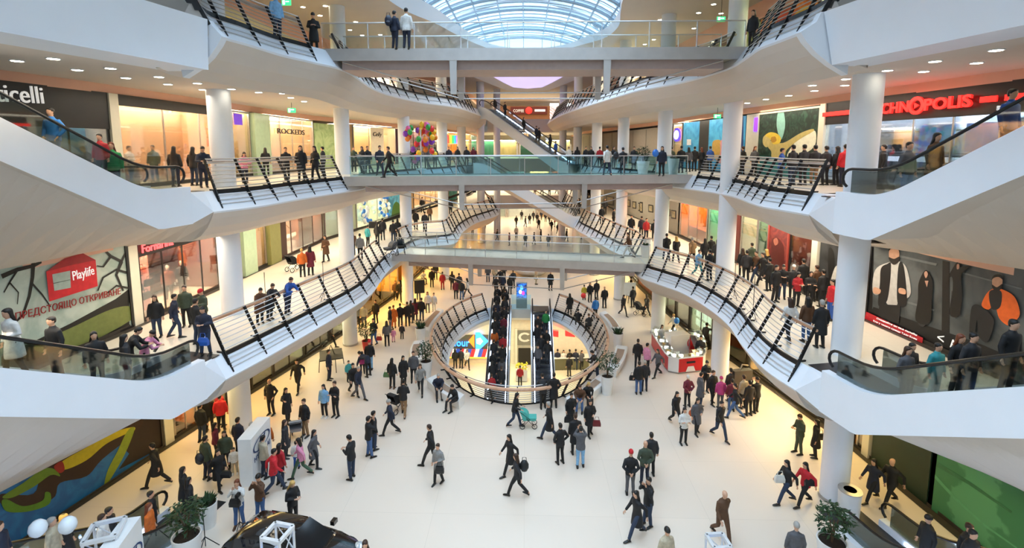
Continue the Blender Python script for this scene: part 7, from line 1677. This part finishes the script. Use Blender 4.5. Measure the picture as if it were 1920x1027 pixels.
for s_, v, c_, hr, lab in ((8.6, -.3, 'V', 'sk', 'man in green shirt on the emptier escalator'), (8.1, .3, 'k', 'lk', 'woman in black beside the green shirt on the emptier escalator'), (7.1, -.3, 'k', 'sk', 'person in black, below the green shirt on the emptier escalator'), (6.7, .1, 'd', 'sk', 'person in charcoal in the middle of the emptier escalator'), (6.3, -.35, 'k', 'lk', 'long haired person in black on the emptier escalator'), (5.9, .35, 'g', 'lk', 'lowest rider on the emptier escalator, dressed in grey'), (7.5, .35, 'k', 'sk', 'man in black close below the woman beside the green shirt')):
    ride(7, s_, v, 'stand', c_, 'k', hr, 'j', 1.72, lab, 180)
crowd(0, '''
933 575 stand 180 k k sk j 1.76 | person in black stepping off the packed escalator, facing the lit totem
946 572 stand 170 d k lk j 1.66 | woman in charcoal stepping off the packed escalator
930 553 walk 180 k k sk j 1.74 | man in black just beyond the head of the packed escalator
943 549 stand 190 n k sk j 1.72 | person in navy just beyond the head of the packed escalator
956 551 stand 160 k k lk j 1.66 | woman in black beside the lit totem
938 538 walk 170 k k sk j 1.76 | man in black walking away from the escalator head
962 540 stand 200 d k sk j 1.72 | person in charcoal behind the lit totem
''')
crowd(-5.5, '''
782 686 stand 170 T k lb c 1.66 | woman in brown coat on the basement floor under the supermarket sign
800 690 stand 10 e k sk j 1.74 | person in beige on the basement floor
815 695 stand 180 w k sk j 1.7 | person in white on the basement floor beyond the beige one
830 682 stand 200 k k sk j 1.74 | person in black at the striped awning of the basement
858 690 stand 190 k k lk j 1.68 | person in black near the packed escalator in the basement
845 660 stand 170 k k sk j 1.74 | dark figure in the basement doorway below the sign
872 690 walk 20 w k lk j 1.66 | woman in white top near the packed escalator in the basement
868 678 stand 160 d k sk j 1.74 | man in charcoal by the basement awning
850 728 stand 200 k t lk c 1.68 | person in black and tan crouching by the basement railing
822 722 stand 100 o k sk j 1.3 | child in orange in the basement
1045 680 stand 180 n J sk j 1.74 | person in navy vest on the basement floor beside the red signs
1073 682 stand 170 n J sk j 1.76 | second person in navy vest on the basement floor
1052 650 stand 10 w k lk j 1.66 | person in white in the basement cafe
1062 640 stand 200 k k sk j 1.72 | person in black in the basement cafe
1075 655 stand 30 g k lk j 1.66 | person in grey in the basement cafe
1067 705 stand 200 k k sk j 1.74 | person in black near the basement counter
975 722 stand 180 r k sk j 1.6 | person in red beside the yellow flower cart in the basement
''')
for s_, v, c_, hr, lab in ((10.3, .2, 'k', 'lk', 'first rider from the top on the far blue lit escalator'), (9.3, -.3, 'd', 'sk', 'second rider from the top on the far blue lit escalator'), (6.2, .3, 'k', 'lk', 'third rider from the top on the far blue lit escalator'), (4.9, -.2, 'n', 'sk', 'fourth rider from the top on the far blue lit escalator'), (4.2, .3, 'k', 'sk', 'fifth rider from the top on the far blue lit escalator'), (3.0, 0, 'd', 'lk', 'sixth rider from the top on the far blue lit escalator'), (2.1, .3, 'b', 'sk', 'rider in blue near the foot of the far blue lit escalator')):
    ride(9, s_, v, 'stand', c_, 'k', hr, 'j', 1.74, lab, 180 if s_ > 4 else 0)

spread_out()

# past the three hundred people that show largest, the small distant rest is one object
def shrink(me, k):
    key = ('small', me.name)
    if key not in CACHE:
        o = bpy.data.objects.new('t', me); COL.objects.link(o); m = o.modifiers.new('d', 'DECIMATE'); m.ratio = k; bpy.context.view_layer.update()
        CACHE[key] = bpy.data.meshes.new_from_object(o.evaluated_get(bpy.context.evaluated_depsgraph_get())); bpy.data.objects.remove(o)
    return CACHE[key]
PEOPLE = [o for o in COL.objects if o.name.split('.')[0] == 'person']
eye = Vector((0, 0, EYE)); PEOPLE.sort(key=lambda o: o.scale.z / (o.location - eye).length, reverse=True)
REST = PEOPLE[298:]
if REST:
    vs, fs, ms, mats = [], [], [], []
    for p in REST:
        Mp = Matrix.Translation(p.location) @ p.rotation_euler.to_matrix().to_4x4() @ Matrix.Diagonal((*p.scale, 1))
        for c in list(p.children):
            sm = shrink(c.data, .16 if len(c.data.vertices) > 300 else .5); idx = []
            for k, sl in enumerate(c.material_slots):
                if sl.material not in mats: mats.append(sl.material)
                idx.append(mats.index(sl.material))
            o = len(vs); vs += [tuple(Mp @ v.co) for v in sm.vertices]
            for f in sm.polygons: fs.append([o + i for i in f.vertices]); ms.append(idx[min(f.material_index, len(idx) - 1)])
            bpy.data.objects.remove(c)
        bpy.data.objects.remove(p)
    me = bpy.data.meshes.new('distant_crowd'); me.from_pydata(vs, [], fs)
    for m in mats: me.materials.append(m)
    me.polygons.foreach_set('material_index', ms); me.polygons.foreach_set('use_smooth', [True] * len(fs))
    o = bpy.data.objects.new('distant_crowd', me); COL.objects.link(o); o['kind'] = 'stuff'
    tag(o, 'small distant people scattered over the far decks and ground floor', 'crowd')

# dress forms standing in shop windows
def mannequin(p, hd, label, top, col='#e4ded4'):
    r = thing('mannequin', label, 'mannequin', p, R(hd)); put('body', part(('b', 'stand'), lambda: body_mesh('stand')), r, mat('mannequin_' + col[1:], col, .4, var=.02)); put('jacket', part(('jacket', 'stand'), lambda: jacket_mesh('stand', 'jacket')), r, hexmat(top)); put('trousers', part(('t', 'stand'), lambda: trouser_mesh('stand')), r, hexmat('#2a2a2e'))
for lv, sd, x, py, top, lab in ((1, 1, 1502, 480, '#e6e2d6', 'mannequin in a cream top in the lingerie shop window'), (1, -1, 375, 520, '#2a2422', 'mannequin in dark clothes behind the neon shop glass'), (1, -1, 350, 520, '#8a4a30', 'mannequin in rust brown behind the neon shop glass'), (2, -1, 520, 270, '#3a2a20', 'mannequin in dark brown in the bag shop window'), (1, 1, 1486, 480, '#7a2a2a', 'mannequin in red in the lingerie shop window')):
    A, B, t, n = span(lv, sd, x, x + 4, py); mannequin(A - n * .9, 60 if sd < 0 else -60, lab, top)
# ---------------------------------------------------------------- lamps of the galleries
for lv in (1, 2, 3):
    for sd in (-1, 1):
        for (y, ln) in ((24, 12), (36, 10), (48, 10)):
            z = FL[lv] - 2.0; x = {24: 13.2, 36: 12.2, 48: 9.5}[y] * sd - (.6 if sd < 0 else 0)
            area_light('gallery_lamp', (x, y, z - .12), 1.6, ln, (180, 260, 150)[lv - 1] * (ln / 12), (1.0, .73, .24) if lv == 1 else (1.0, .86, .66))
        area_light('gallery_lamp', (13.0 * sd, 13.0, FL[lv] - 2.75), 1.4, 7, (32, 60, 60)[lv - 1], (1.0, .74, .25) if lv == 1 else (1.0, .86, .66))
area_light('basement_lamp', (-.3, 37, -1.6), 14, 5, 420, (1.0, .88, .55))
area_light('basement_lamp', (-.3, 26, -1.6), 14, 5, 200, (1.0, .88, .55))
for z in (4.6, 9.0, 15, 21): area_light('far_lamp', (0, 87, z - 1.6 if z < 20 else 20.6), 20, 14, 900, (1, .85, .62))
